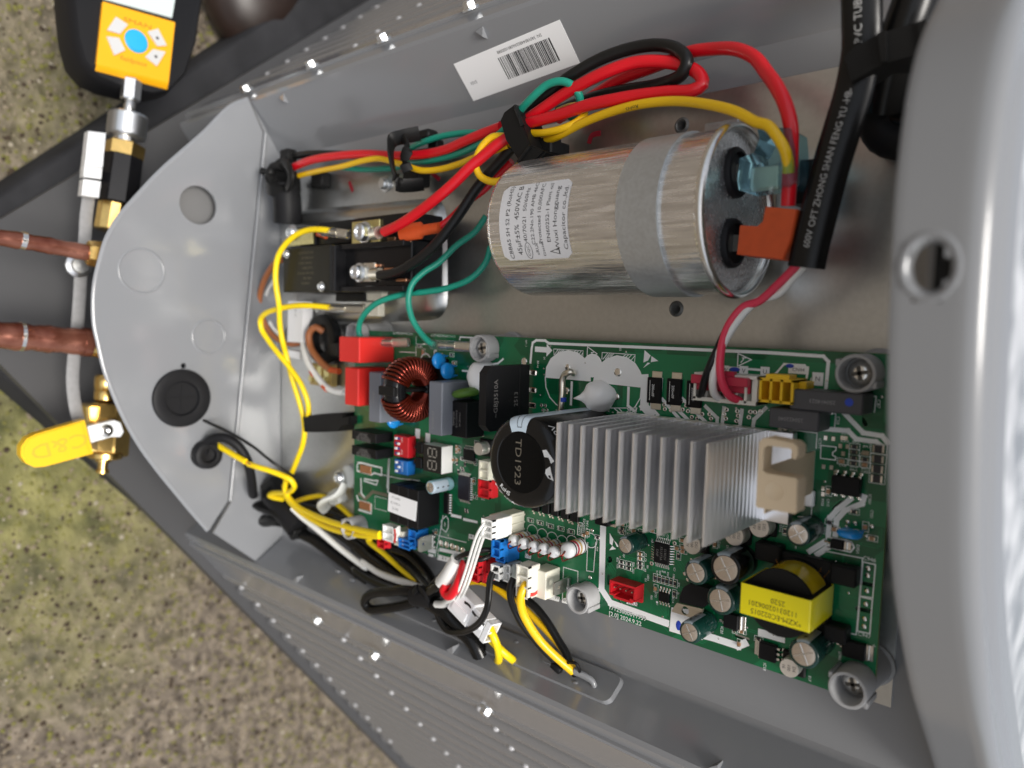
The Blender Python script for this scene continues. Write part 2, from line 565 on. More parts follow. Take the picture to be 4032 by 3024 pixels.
# square corner column below and beside the box: guards on both faces
GN = {}
for key, p0, t, n in (('a', (-116, 11), (-.785, -.62), (-.62, .785)), ('b', (197, 35), (.62, -.785), (.785, .62))):
    t, n = Vector(t).normalized(), Vector(n).normalized()
    P0 = Vector(p0)
    g = G()
    a0 = 49 if key == 'a' else 54
    sheet_plane(g, P0 - n * 7, t, n, a0 - 2, 420, -356, 205, 2)
    make(g, 'coil_backing', mat('coil grey', (0.13, 0.13, 0.132), 0.5, 0.2), casing)
    k = 0
    a = a0 + 8
    while a < 400:
        g = G()
        A = P0 + t * a
        prof = []
        for q in range(9):
            th = math.pi * q / 8
            pt = A - t * (8.2 * math.cos(th)) + n * (5.0 * math.sin(th) - 7.4)
            prof.append((pt.x, pt.y))
        g.strip(prof, -355, 204, 0.6)
        make(g, 'guard_slat', mat('slat grey', (0.20, 0.20, 0.202), 0.22, coat=.4), casing, smooth=60)
        for uu in (-325, -182, -48, 92):
            if a < 330:
                gb = G()
                c = A + n * (-2.8)
                gb.ball((uu, c.x, c.y), (2.6, 2.2, 2.2), 10, 6)
                make(gb, 'spot_weld', mat('weld painted glint', (.42, .42, .43), .3, coat=.3), casing, smooth=80)  # bumps coloured paler than the slats to imitate their bright glints
        a += 23.5
    for uu in (-325, -182, -48, 92):
        g = G()
        c0 = P0 + t * (a0 - 2) - n * 6.4; c1 = P0 + t * 410 - n * 6.4
        g.tube([(uu - 4.5, c0.x, c0.y), (uu - 4.5, c1.x, c1.y)], 1.8, 8, spl=False)
        make(g, 'guard_wire', mat('wire grey', (0.10, 0.10, 0.10), 0.45), casing)
    # hexagon screws on the edge flange
    for (uu, tt) in (((-185, 30), (-132, 43), (-30, 40)) if key == 'a' else ((-262, 45), (-182, 46), (-110, 46), (-40, 46), (30, 46))):
        c = P0 + t * tt + n * 0.2
        if key == 'b': c = c + n * (1.0)
        g = G()
        ax = (0, n.x, n.y)
        g.lathe((uu, c.x, c.y), ax, [(4.6, 0), (4.6, 0.9), (3.4, 1.2)], 18)
        g.lathe((uu, c.x, c.y), ax, [(3.4, 1.1), (3.4, 3.6), (2.8, 4.2)], 6)
        make(g, 'screw', zinc, casing, smooth=30)
    GN[key] = (P0, t, n)

# base pan: square tray whose rim shows under both guards
(Pa, ta, na), (Pb, tb, nb) = GN['a'], GN['b']
ka = Pa + ta * 430; kb = Pb + tb * 430
cor_a = Pa + na * 3.5; cor_b = Pb + nb * 3.5
# meeting point of the two faces
def meet(p, d, q, e):
    k = ((q.x - p.x) * e.y - (q.y - p.y) * e.x) / (d.x * e.y - d.y * e.x)
    return p + d * k
X = meet(cor_a, ta, cor_b, tb)
base = [tuple(X - ta * -20 + tb * 0)] if False else []
c1 = X + ta * 60; c2 = X + tb * 60
tip = (c1 + c2) / 2
base = [tuple(ka + na * 3.5), tuple(c1), tuple(c1.lerp(X, .35) * .55 + tip * .45), tuple(c2.lerp(X, .35) * .55 + tip * .45), tuple(c2), tuple(kb + nb * 3.5), tuple(kb - nb * 300), tuple(ka - na * 300)]
g = G()
g.prism(base, -372, -358, 'u')
make(g, 'base_pan', mat('base pan paint', (0.05, 0.05, 0.052), 0.5), casing)

# galvanised mounting plate with pressed pad, holes and marker ticks
g = G()
hl = [circ((73.50,154.81,-18.00)[:2], 2.0, 16), circ((74.64,75.54,-18.00)[:2], 2.0, 16)]
g.prism([(-249, -72), (171.5, -72), (171.5, 166.5), (-249, 166.5)], -19, -18, 'w', hl)
plate = make(g, 'mounting_plate', galv, casing)
for h in hl:
    c = sum((Vector(p) for p in h), Vector((0, 0))) / len(h)
    g = G()
    g.lathe((c.x, c.y, -18), (0, 0, 1), [(1.95, -30), (1.95, 0.3), (2.6, 0.75), (3.6, 0.02)], 20, cap1=False)
    make(g, 'punched_hole', mat('hole lining', (0.22, 0.22, 0.21), .5, .5), plate, smooth=60)
g = G()
pad = [(-228.96,142.02,-18.00)[:2], (-74.53,137.73,-18.00)[:2], (-71.70,68.24,-18.00)[:2], (-223.18,60.64,-18.00)[:2]]
pc = (sum(p[0] for p in pad) / 4, sum(p[1] for p in pad) / 4)
def pring(inset, r):
    pts = []
    for i in range(4):
        a, b, c = Vector(pad[i - 1]), Vector(pad[i]), Vector(pad[(i + 1) % 4])
        d1 = (a - b).normalized(); d2 = (c - b).normalized()
        b2 = b + (d1 + d2) * inset
        for k in range(6):
            q = k / 5
            pts.append(b2 + d1 * r * (1 - q) ** 2 + d2 * r * q ** 2)
    return pts
R0, R1, R2 = pring(0, 14), pring(1.2, 13), pring(4.5, 11)
n = len(R0)
vs = [(p.x, p.y, -17.98) for p in R0] + [(p.x, p.y, -16.6) for p in R1] + [(p.x, p.y, -12.6) for p in R2]
fs = []
for L in range(2):
    for i in range(n):
        fs.append((L * n + i, L * n + (i + 1) % n, (L + 1) * n + (i + 1) % n, (L + 1) * n + i))
fs.append(tuple(2 * n + i for i in range(n)))
g.add(vs, fs)
make(g, 'pressed_pad', galv, plate, smooth=60)
for pts in ([(24.02,153.86,-17.90), (25.50,157.33,-17.90), (30.83,157.85,-17.90)], [(-166.95,155.79,-17.90), (-162.91,148.92,-17.90)], [(-88.42,152.93,-17.90), (-80.44,147.88,-17.90)]):
    g = G(); g.tube(pts, (1.3, 0.12), 8, flat=(0, 0, 1))
    make(g, 'marker_tick', markr, plate)
# flange of the plate, bent over at its top edge
g = G(); g.bx(170.4, 171.4, -71, 166, -26, -19)
make(g, 'plate_flange', galv, plate)

# welded bracket with cable slot on the lower wall
wallM = None
def wl_pt(u, s, off):
    """point on the lower side wall: s runs from its foot (0) to the lip (23 mm)"""
    a, b = Vector((-98.5, -18.2)), Vector((-112.2, 3.0))
    d = (b - a).normalized(); nn = Vector((d.y, -d.x)) if d.y * 1 > 0 else Vector((-d.y, d.x))
    p = a + d * s + nn * off
    return (u, p.x, p.y)
g = G()
def wall_box(g, u0, u1, s0, s1, o0, o1, r=3):
    ring = rrect(((u0 + u1) / 2, (s0 + s1) / 2), u1 - u0, s1 - s0, r)
    n = len(ring)
    lo = [wl_pt(p[0], p[1], o0) for p in ring]
    cx, cy = (u0 + u1) / 2, (s0 + s1) / 2
    hi = [wl_pt(cx + (p[0] - cx) * .985, cy + (p[1] - cy) * .95, o1) for p in ring]
    g.add(lo + hi, [(i, (i + 1) % n, n + (i + 1) % n, n + i) for i in range(n)] + [tuple(n + i for i in range(n))])
wall_box(g, -120, 58, 3, 19, 0.0, 1.6, 4)
make(g, 'welded_bracket', paint, casing, smooth=40)
g = G(); wall_box(g, 12, 30, 8.8, 12, 1.5, 2.3, 1.5)
make(g, 'cable_slot_lip', paint, casing, smooth=60)
for (uu, ss) in ((-168, 8), (-150, 10), (-66, 14), (36, 15), (-8, 7)):
    g = G(); p = wl_pt(uu, ss, 0.6)
    g.ball(p, (2.6, 1.4, 1.6), 10, 6)
    make(g, 'weld_bump', paint, casing, smooth=80)

# ------------------------------------------------------------------ lid over the box
lidc = [(192.00,162.51,62.80), (192.00,147.27,72.62), (192.00,139.38,81.09), (192.00,131.56,87.69), (192.00,122.08,92.66), (192.00,110.50,95.72), (192.00,98.34,97.09), (192.00,84.32,96.54), (192.00,70.02,95.26), (192.00,54.20,92.56), (192.00,37.51,88.17), (192.00,19.70,82.70), (192.00,3.83,75.13), (192.00,-13.03,63.88), (192.00,-34.97,46.50), (192.00,-58.76,23.29), (192.00,-87.74,-5.40), (192.00,-123.24,-43.98)]
oc = [p for p in spline(lidc, 5)]
def lid_ring(off, u):
    out = []
    N = len(oc)
    for i in range(N):
        d = oc[min(i + 1, N - 1)] - oc[max(i - 1, 0)]
        nn = Vector((0, d.z, -d.y)).normalized()
        if nn.z > 0: nn = -nn
        out.append(Vector((u, oc[i].y, oc[i].z)) + nn * off)
    return out
sl_u, sl_v = 199.2, 82.5
rows = [(1.2, 192.0), (0.2, 191.6), (0, 192.4), (0, 194), (0, 196), (0, 198), (0, 200), (0, 202), (0, 204), (0, 206), (0.3, 208), (1.2, 209.6), (3.0, 210.6), (5.5, 210.4), (7.5, 209.4), (11, 209.2), (13, 210.4), (16, 211), (22, 211.6), (40, 213.5)]
vs, fs = [], []
N = len(oc)
for off, u in rows:
    vs += lid_ring(off, u)
NF0 = 0
for r in range(len(rows) - 1):
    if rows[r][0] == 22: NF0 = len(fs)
    for i in range(N - 1):
        c = (vs[r * N + i] + vs[(r + 1) * N + i + 1]) / 2
        if r >= 2 and r < 10 and ((c.x - sl_u) / 4.7) ** 2 + ((c.y - sl_v) / 6.3) ** 2 < 1: continue
        fs.append((r * N + i, r * N + i + 1, (r + 1) * N + i + 1, (r + 1) * N + i))
lastr = vs[-N:]
far = [Vector((215, lastr[-1].y - 60, -230)), Vector((215, lastr[0].y + 60, -230))]
k0_ = len(vs); vs = vs + far
tri_ = tessellate_polygon([[Vector((p.y, p.z, 0)) for p in list(lastr) + far]])
fs += [tuple((k0_ - N + i if i < N else k0_ + i - N) for i in t) for t in tri_]
g = G(); g.add(vs, fs)
nseg = 0
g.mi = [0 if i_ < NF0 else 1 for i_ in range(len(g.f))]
lid = make(g, 'top_cover', [paint_top, mat('lid top painted sheen', (.16, .165, .17), .18, coat=.6, vscale=75, col2='cfcfcf', detail=1.0)], casing, smooth=50)  # pale mottling stands in for reflected sky, painted into the top's colour
# raised rim round the slot in the lid
ws = [p for p in oc if abs(p.y - sl_v) < 12]
def lidw(v):
    q = min(oc, key=lambda p: abs(p.y - v))
    return q.z
ov = [(sl_u + 3.9 * math.cos(a), sl_v + 5.2 * math.sin(a)) for a in [2 * math.pi * i / 28 for i in range(28)]]
g = G()
ringv = []
for (k, dz) in ((1.65, 0.05), (1.45, 0.5), (1.2, 0.1), (1.0, -1.2), (0.97, -2.4)):
    ringv.append([(sl_u + (p[0] - sl_u) * k, sl_v + (p[1] - sl_v) * (1 + (k - 1) * .8), lidw(sl_v + (p[1] - sl_v) * k) + dz) for p in ov])
n = len(ov)
fs = []
for L in range(len(ringv) - 1):
    for i in range(n):
        fs.append((L * n + i, L * n + (i + 1) % n, (L + 1) * n + (i + 1) % n, (L + 1) * n + i))
g.add([p for r_ in ringv for p in r_], fs)
make(g, 'slot_rim', paint_top, lid, smooth=60)
g = G(); g.box((sl_u + 1.6, sl_v - .5, lidw(sl_v) - 7), (3.4, 16, 5), .4)
make(g, 'inner_block', black, lid)
# inner liner of the lid
g = G()
inner = lid_ring(26, 193)
g.add([tuple(p) for p in lid_ring(1.5, 193)] + [tuple(p) for p in inner], [(i, i + 1, N + i + 1, N + i) for i in range(N - 1)])
make(g, 'inner_flange', paint_top, lid)


# ================================================================== main circuit board and everything soldered to it
board = thing('circuit_board', 'green control circuit board with heat sink, capacitors and white silkscreen', 'circuit board', (15, 0, -1.6))

def pcb_mat():
    m = bpy.data.materials.new('green solder mask')
    m.use_nodes = True
    nt = m.node_tree; N = nt.nodes; L = nt.links
    b = N['Principled BSDF']
    tc = N.new('ShaderNodeTexCoord')
    def brick(sx, rot):
        mp = N.new('ShaderNodeMapping'); mp.inputs['Rotation'].default_value = rot; mp.inputs['Scale'].default_value = (sx, sx, sx)
        L.new(tc.outputs['Object'], mp.inputs['Vector'])
        v = N.new('ShaderNodeTexVoronoi'); v.distance = 'CHEBYCHEV'; v.feature = 'F1'; v.inputs['Scale'].default_value = 1.0
        L.new(mp.outputs['Vector'], v.inputs['Vector'])
        return v
    v1 = brick(70, (0, 0, 0))
    r = N.new('ShaderNodeValToRGB')
    r.color_ramp.interpolation = 'CONSTANT'
    r.color_ramp.elements[0].position = 0.0; r.color_ramp.elements[0].color = (0.004, 0.140, 0.052, 1)
    r.color_ramp.elements[1].position = 0.55; r.color_ramp.elements[1].color = (0.0022, 0.092, 0.034, 1)
    L.new(v1.outputs['Color'], r.inputs['Fac'])
    L.new(r.outputs['Color'], b.inputs['Base Color'])
    b.inputs['Roughness'].default_value = 0.24
    b.inputs['Coat Weight'].default_value = 0.2
    bp = N.new('ShaderNodeBump'); bp.inputs['Strength'].default_value = 0.15; bp.inputs['Distance'].default_value = 0.0001
    L.new(r.outputs['Color'], bp.inputs['Height'])
    L.new(bp.outputs['Normal'], b.inputs['Normal'])
    return m
pcbg = pcb_mat()
pcbl = mat('copper pour under mask', (0.007, 0.175, 0.066), 0.26, coat=.2)
edge_m = mat('board edge', (0.16, 0.20, 0.07), 0.6)

outl = rrect((17.2, -2.2), 305.6, 125, 3)
slots = []
def slot(a, b, r):
    a, b = Vector(a[:2]), Vector(b[:2])
    d = (b - a).normalized(); ang = math.degrees(math.atan2(d.y, d.x))
    return arc(b, r, ang - 90, ang + 90, 6) + arc(a, r, ang + 90, ang + 270, 6)
slots.append(circ((56.19,-38.58,0.00)[:2], 1.55, 16))
for a, b in (((162.53,-21.56,0.00), (166.97,-21.58,0.00)), ((162.44,-31.22,0.00), (167.02,-31.09,0.00)), ((159.11,38.11,0.00), (161.18,35.32,0.00)), ((155.02,5.96,0.00), (152.49,3.21,0.00)),
             ((117.38,-55.03,0.00), (122.78,-55.17,0.00)), ((55.90,-46.26,0.00), (56.25,-49.71,0.00)), ((60.56,-54.23,0.00), (63.55,-57.63,0.00)), ((126.66,-13.33,0.00), (129.95,-11.03,0.00)), ((105.73,-57.54,0.00), (107.70,-56.45,0.00))):
    slots.append(slot(a, b, 0.75))
g = G()
g.prism(outl, -1.6, 0, 'w', slots)
make(g, 'board_substrate', pcbg, board, smooth=30)
g = G()
g.tube([(p[0], p[1], -0.8) for p in outl] + [(outl[0][0], outl[0][1], -0.8)], (0.12, 0.72), 6, spl=False, flat=(0, 0, 1))
make(g, 'board_edge', edge_m, board)

# ---- silkscreen, flat print on the mask
SK = G()
ZS = 0.05
def sl(pts, wd, close=False, z=ZS, gg=None):
    gg = gg or SK
    P = [Vector(p[:2]) for p in pts]
    if close: P = P + [P[0]]
    for i in range(len(P) - 1):
        a, b = P[i], P[i + 1]
        d = (b - a)
        if d.length < 1e-6: continue
        d.normalize(); nn = Vector((-d.y, d.x)) * wd / 2; e = d * wd / 2
        q = [a - e * .9 + nn, b + e * .9 + nn, b + e * .9 - nn, a - e * .9 - nn]
        gg.add([(p.x, p.y, z + .004 * (i % 2)) for p in q], [(0, 1, 2, 3)])
_fz = [0]
def fill(pts, z=ZS, gg=None):
    gg = gg or SK
    _fz[0] += 1
    z = z + .006 + .0012 * (_fz[0] % 12)
    P = [Vector((p[0], p[1], 0)) for p in pts]
    gg.add([(p.x, p.y, z) for p in P], [tuple(t) for t in tessellate_polygon([P])])
def st(s, c, size, vert=True, flip=False, gg=None, z=ZS):
    if vert: xd, yd = (0, -1, 0), (1, 0, 0)
    else: xd, yd = (1, 0, 0), (0, 1, 0)
    if flip: xd, yd = tuple(-k for k in xd), tuple(-k for k in yd)
    text(gg or SK, s, size * (.80 if gg else .58), (c[0], c[1], z), xd, yd)
def rct(a, b, wd=.22):
    sl([a, (b[0], a[1]), b, (a[0], b[1])], wd, True)

BOARD_W = 0
sl([(6.22,48.35,0.00), (6.77,55.17,0.00), (7.36,58.05,0.00), (9.57,59.33,0.00), (15.05,59.38,0.00), (17.47,58.14,0.00), (124.68,58.80,0.00), (145.40,58.44,0.00), (147.25,56.63,0.00), (146.93,45.60,0.00)], 1.25)
fill([(8.89,56.31,0.00), (16.12,56.24,0.00), (16.15,57.94,0.00), (19.67,54.85,0.00), (16.19,51.73,0.00), (16.12,53.65,0.00), (8.79,53.75,0.00)])
fill([(15.70,41.60,0.00), (16.18,46.69,0.00), (18.68,50.90,0.00), (23.24,54.14,0.00), (29.14,55.42,0.00), (34.54,54.67,0.00), (38.60,52.31,0.00), (41.36,48.56,0.00), (42.45,45.10,0.00), (42.59,41.71,0.00)])
sl([(15.79,41.60,0.00), (16.34,37.02,0.00), (18.89,32.39,0.00), (22.76,29.41,0.00), (27.01,27.60,0.00)], .5)
c = (43.24,49.03,0.00); fill(circ(c[:2], 5.4, 24))
fill([(43.81,41.44,0.00), (44.51,45.23,0.00), (46.88,49.59,0.00), (50.94,52.81,0.00), (56.23,54.39,0.00), (61.49,53.84,0.00), (65.94,51.51,0.00), (68.59,48.18,0.00), (70.11,45.27,0.00), (69.38,40.99,0.00)])
sl([(69.38,40.99,0.00), (69.12,36.46,0.00), (66.80,32.53,0.00), (63.75,29.85,0.00)], .5)
sl([(70.74,44.98,0.00), (71.31,39.34,0.00), (71.29,32.96,0.00), (74.26,30.24,0.00)], 4.2)
sl([(31.80,40.41,0.00), (31.65,30.24,0.00)], 1.3)
sl([(62.96,40.35,0.00), (62.99,32.51,0.00), (66.90,30.16,0.00)], 1.3)
for a, b in (((270, 602), (462, 612)), ((270, 602), (272, 645)), ((462, 612), (458, 640))): pass
sl([(20.39,55.62,0.00), (37.77,55.53,0.00)], .3); sl([(48.33,55.25,0.00), (65.78,55.07,0.00)], .3); sl([(65.70,55.06,0.00), (65.53,52.03,0.00)], .3); sl([(48.33,55.25,0.00), (48.29,52.25,0.00)], .3); sl([(20.39,55.62,0.00), (20.77,52.85,0.00)], .3); sl([(37.77,55.53,0.00), (37.61,52.97,0.00)], .3)
for k in range(7):
    x = 274 + k * 11
    sl([(21.05,52.86,0.00), (23.19,55.45,0.00)], .3) if k == 0 else None
HT = [((20.96,52.85,0.00), (22.91,55.44,0.00)), ((22.34,53.22,0.00), (24.48,55.51,0.00)), ((23.80,53.87,0.00), (25.76,55.49,0.00)), ((25.26,54.38,0.00), (26.68,55.46,0.00)),
      ((32.49,54.72,0.00), (33.54,55.48,0.00)), ((33.94,54.35,0.00), (35.13,55.48,0.00)), ((35.38,53.78,0.00), (36.72,55.48,0.00)), ((36.64,53.06,0.00), (37.63,54.67,0.00)),
      ((48.88,52.29,0.00), (51.43,55.19,0.00)), ((50.21,52.56,0.00), (52.59,55.11,0.00)), ((51.51,53.12,0.00), (53.74,55.09,0.00)), ((52.98,53.61,0.00), (54.73,55.07,0.00)),
      ((59.48,53.94,0.00), (61.04,55.04,0.00)), ((60.94,53.74,0.00), (62.47,55.04,0.00)), ((62.23,53.27,0.00), (63.90,54.97,0.00)), ((63.69,52.53,0.00), (65.49,54.52,0.00))]
for a, b in HT: sl([a, b], .35)
sl([(53.97,30.60,0.00), (67.61,31.93,0.00), (66.96,28.81,0.00)], .35)
for a, b in (((55.61,30.76,0.00), (58.13,29.28,0.00)), ((58.06,31.00,0.00), (60.99,28.88,0.00)), ((62.56,29.73,0.00), (65.26,31.70,0.00)), ((63.80,28.82,0.00), (67.25,31.22,0.00)), ((62.48,31.43,0.00), (65.79,28.69,0.00))): sl([a, b], .45)
sl([(40.13,57.48,0.00), (45.58,54.49,0.00), (40.03,51.53,0.00)], .4, True)
sl([(41.86,53.32,0.00), (42.84,54.50,0.00), (42.31,54.89,0.00), (43.68,55.10,0.00)], .35)
fill([(70.33,57.29,0.00), (73.49,55.12,0.00), (72.22,52.87,0.00), (69.96,51.94,0.00)]); fill([(73.87,54.94,0.00), (77.20,53.01,0.00), (73.62,52.28,0.00)]); fill([(69.92,49.54,0.00), (72.11,52.06,0.00), (73.49,51.88,0.00)])
sl([(112.74,57.87,0.00), (118.28,55.74,0.00), (112.75,52.89,0.00)], .4, True)
sl([(114.08,54.43,0.00), (115.14,55.82,0.00), (114.61,56.27,0.00), (116.12,56.35,0.00)], .35)
for q in (((74.84,45.60,0.00), (79.77,45.82,0.00), (79.38,35.26,0.00), (74.40,35.33,0.00)), ((84.03,45.86,0.00), (88.93,45.95,0.00), (88.88,35.24,0.00), (83.96,35.29,0.00)), ((93.33,45.50,0.00), (97.76,45.64,0.00), (97.72,35.50,0.00), (93.40,35.54,0.00))):
    sl(q, .3, True)
st('RS9', (77.32,47.23,0.00), 3.0); st('RS5', (86.28,47.38,0.00), 3.0); st('RS1', (95.60,47.38,0.00), 3.0)
st('E5', (57.90,57.07,0.00), 2.4); st('E4', (14.88,50.92,0.00), 2.4); st('BR1', (10.93,48.24,0.00), 2.6); st('BR1_1', (3.13,57.50,0.00), 2.2)
for pts in ([(74.80,35.10,0.00), (74.91,32.64,0.00), (78.06,29.96,0.00)], [(79.97,36.90,0.00), (88.37,29.41,0.00)], [(85.00,34.87,0.00), (92.29,29.51,0.00)], [(89.47,37.87,0.00), (100.65,29.15,0.00)],
            [(99.97,35.72,0.00), (105.25,31.54,0.00), (105.47,27.18,0.00)], [(108.00,35.87,0.00), (107.42,28.03,0.00)], [(115.46,35.68,0.00), (114.90,28.27,0.00)], [(125.01,37.53,0.00), (120.66,32.58,0.00), (120.24,28.90,0.00)], [(131.51,38.16,0.00), (131.32,31.08,0.00)], [(136.79,38.68,0.00), (136.66,30.81,0.00)]):
    sl(pts, 1.5)
sl([(102.51,52.22,0.00), (125.06,51.97,0.00)], .9)
for s_, p in (('W', (107.55,50.86,0.00)), ('V', (115.39,51.12,0.00)), ('U', (123.94,51.31,0.00))):
    fill([(p[0] - 1.8, p[1] - 2), (p[0] + 1.8, p[1] - 2), (p[0] + 1.8, p[1] + 2), (p[0] - 1.8, p[1] + 2)], ZS + .01)
SKD = G()
for s_, p in (('W', (107.55,50.86,0.00)), ('V', (115.39,51.12,0.00)), ('U', (123.94,51.31,0.00)), ('N', (143.86,50.05,0.00))):
    st(s_, p, 3.0, False, gg=SKD, z=ZS + .04)
p = (143.86,50.05,0.00); fill([(p[0] - 2, p[1] - 2.4), (p[0] + 2, p[1] - 2.4), (p[0] + 2, p[1] + 2.4), (p[0] - 2, p[1] + 2.4)], ZS + .01)
p = (136.66,52.94,0.00); fill([(p[0] - 3.8, p[1] - 1.5), (p[0] + 3.8, p[1] - 1.5), (p[0] + 3.8, p[1] + 1.5), (p[0] - 3.8, p[1] + 1.5)], ZS + .01)
st('CN44', p, 2.3, False, gg=SKD, z=ZS + .04)
sl([(125.25,48.55,0.00), (128.68,51.62,0.00), (131.16,54.81,0.00), (138.83,54.79,0.00), (140.06,53.04,0.00), (139.80,49.59,0.00)], .8)
sl([(141.46,50.17,0.00), (140.58,41.06,0.00)], .3)
sl([(140.38,44.60,0.00), (152.65,45.35,0.00), (164.10,45.40,0.00), (163.84,39.85,0.00)], .3)
sl([(126.21,36.75,0.00), (150.96,37.99,0.00), (150.83,32.91,0.00)], .3)
st('C87', (164.96,42.89,0.00), 3.0); st('C50', (151.79,35.66,0.00), 3.0); st('IC911', (145.91,26.46,0.00), 2.8)
sl([(146.96,32.01,0.00), (155.55,32.35,0.00), (158.43,29.70,0.00), (164.99,29.54,0.00), (166.81,28.37,0.00)], 1.7)
sl([(153.01,39.31,0.00), (160.66,32.18,0.00), (166.85,31.84,0.00), (168.71,29.70,0.00)], 1.7)
sl([(130.34,30.10,0.00), (144.80,30.22,0.00), (144.81,24.54,0.00)], .35); sl([(144.57,3.63,0.00), (144.44,-1.38,0.00), (139.59,-2.13,0.00)], .35)
sl([(146.46,25.83,0.00), (151.86,25.91,0.00), (151.73,24.63,0.00), (150.77,23.87,0.00), (150.72,22.81,0.00), (151.87,22.34,0.00), (151.82,21.15,0.00), (146.54,21.07,0.00)], .35, True)
for s_, p in (('R929', (154.52,31.14,0.00)), ('IC910', (154.61,28.36,0.00)), ('R909', (158.39,28.56,0.00)), ('R910', (162.09,28.79,0.00)), ('R913', (162.10,27.40,0.00)), ('C919', (154.43,19.56,0.00)), ('R918', (158.27,19.60,0.00)), ('R914', (158.23,18.43,0.00)), ('R912', (162.02,19.47,0.00)), ('C920', (162.01,18.36,0.00))):
    st(s_, p, 2.0, False)
for s_, p, z_ in (('R928', (148.23,4.96,0.00), 2.2), ('C915', (150.15,5.10,0.00), 2.2), ('IC901', (164.19,8.93,0.00), 2.6), ('C931', (165.16,3.75,0.00), 2.4), ('E915', (149.67,-5.51,0.00), 2.4), ('R915', (133.27,-7.94,0.00), 2.4), ('E51', (131.32,-7.36,0.00), 2.4), ('D931', (161.31,-9.75,0.00), 2.6), ('C100', (108.71,-19.86,0.00), 2.2), ('E953', (112.31,-20.62,0.00), 2.4)):
    st(s_, p, z_)
for pts in ([(151.00,-6.51,0.00), (151.18,-0.31,0.00), (153.58,3.19,0.00), (157.83,7.89,0.00)], [(153.38,-6.17,0.00), (153.58,-0.52,0.00), (156.24,3.42,0.00), (161.80,6.94,0.00), (162.41,9.56,0.00)]):
    sl(pts, 1.9)
sl([(144.65,-14.34,0.00), (149.70,-9.69,0.00)], 2.0); sl([(147.50,-14.85,0.00), (152.98,-9.54,0.00)], 2.0)
sl([(150.38,-7.60,0.00), (157.13,-7.32,0.00), (159.08,-7.63,0.00), (160.15,-9.31,0.00), (159.03,-11.33,0.00), (150.31,-11.23,0.00)], .5, True)
sl([(150.12,-12.94,-0.00), (163.20,-12.57,0.00), (162.76,-40.87,0.00), (159.73,-41.00,0.00)], .35)
for q in (((163.41,-13.84,0.00), (167.55,-13.86,0.00), (167.38,-26.00,0.00), (163.18,-26.41,0.00)), ((163.20,-26.70,0.00), (167.33,-26.60,0.00), (167.25,-39.12,0.00), (163.08,-39.37,0.00))): sl(q, .4, True)
st('C946', (165.47,-12.47,0.00), 3.4, False); st('C947', (165.44,-40.28,0.00), 3.4, False)
st('+', (168.85,-43.29,0.00), 4.5, False); st('D961', (157.64,-50.59,0.00), 2.6); st('E961', (155.37,-43.40,0.00), 2.4); st('E17', (147.47,-62.68,0.00), 2.4); st('IC20', (111.73,-54.75,0.00), 2.8); st('IC18', (130.12,-63.96,0.00), 2.8)
for s_, p in (('7', (132.31,-14.04,0.00)), ('6', (139.49,-13.99,0.00)), ('4', (144.06,-14.18,0.00))): st(s_, p, 2.6, False, True)
sl([(52.14,-21.24,0.00), (52.54,-53.35,0.00), (57.77,-58.46,0.00), (86.41,-59.35,0.00)], 3.2)
sl([(103.77,-59.45,0.00), (107.90,-59.15,0.00), (118.91,-59.10,0.00), (121.72,-57.06,0.00)], 3.0)
sl([(128.14,-50.88,0.00), (136.09,-50.66,0.00)], 3.0)
fill([(88.58,-51.76,0.00), (103.24,-49.05,0.00), (103.52,-61.52,0.00), (98.26,-62.17,0.00), (88.05,-62.41,0.00)])
fill([(55.88,-26.32,0.00), (58.04,-28.84,0.00), (57.55,-31.75,0.00), (56.08,-31.03,0.00)]); fill([(58.34,-29.19,0.00), (59.51,-29.91,0.00), (61.20,-31.62,0.00), (59.99,-31.72,0.00)]); fill([(56.01,-34.28,0.00), (57.55,-31.92,0.00), (59.64,-32.85,0.00)])
st('17123000011939', (66.64,-60.62,0.00), 4.9, False); st('[2.0] 2024.9.22', (65.62,-63.55,0.00), 4.9, False)
p = (68.96,-55.34,0.00); fill([(66.16,-54.80,0.00), (71.83,-54.44,0.00), (71.74,-56.09,0.00), (66.07,-56.40,0.00)], ZS + .01)
st('DEBUG', p, 3.0, False, gg=SKD, z=ZS + .04)
for s_, p in (('C4', (65.75,-21.30,0.00)), ('R24', (66.02,-22.96,0.00)), ('R23', (66.01,-24.51,0.00)), ('R37', (83.18,-21.50,0.00)), ('C56', (89.22,-21.61,0.00)), ('C13', (96.04,-25.62,0.00)), ('C12', (95.97,-24.24,0.00)), ('R88', (84.16,-37.35,0.00)), ('R87', (90.97,-44.96,0.00))):
    st(s_, p, 2.1, False)
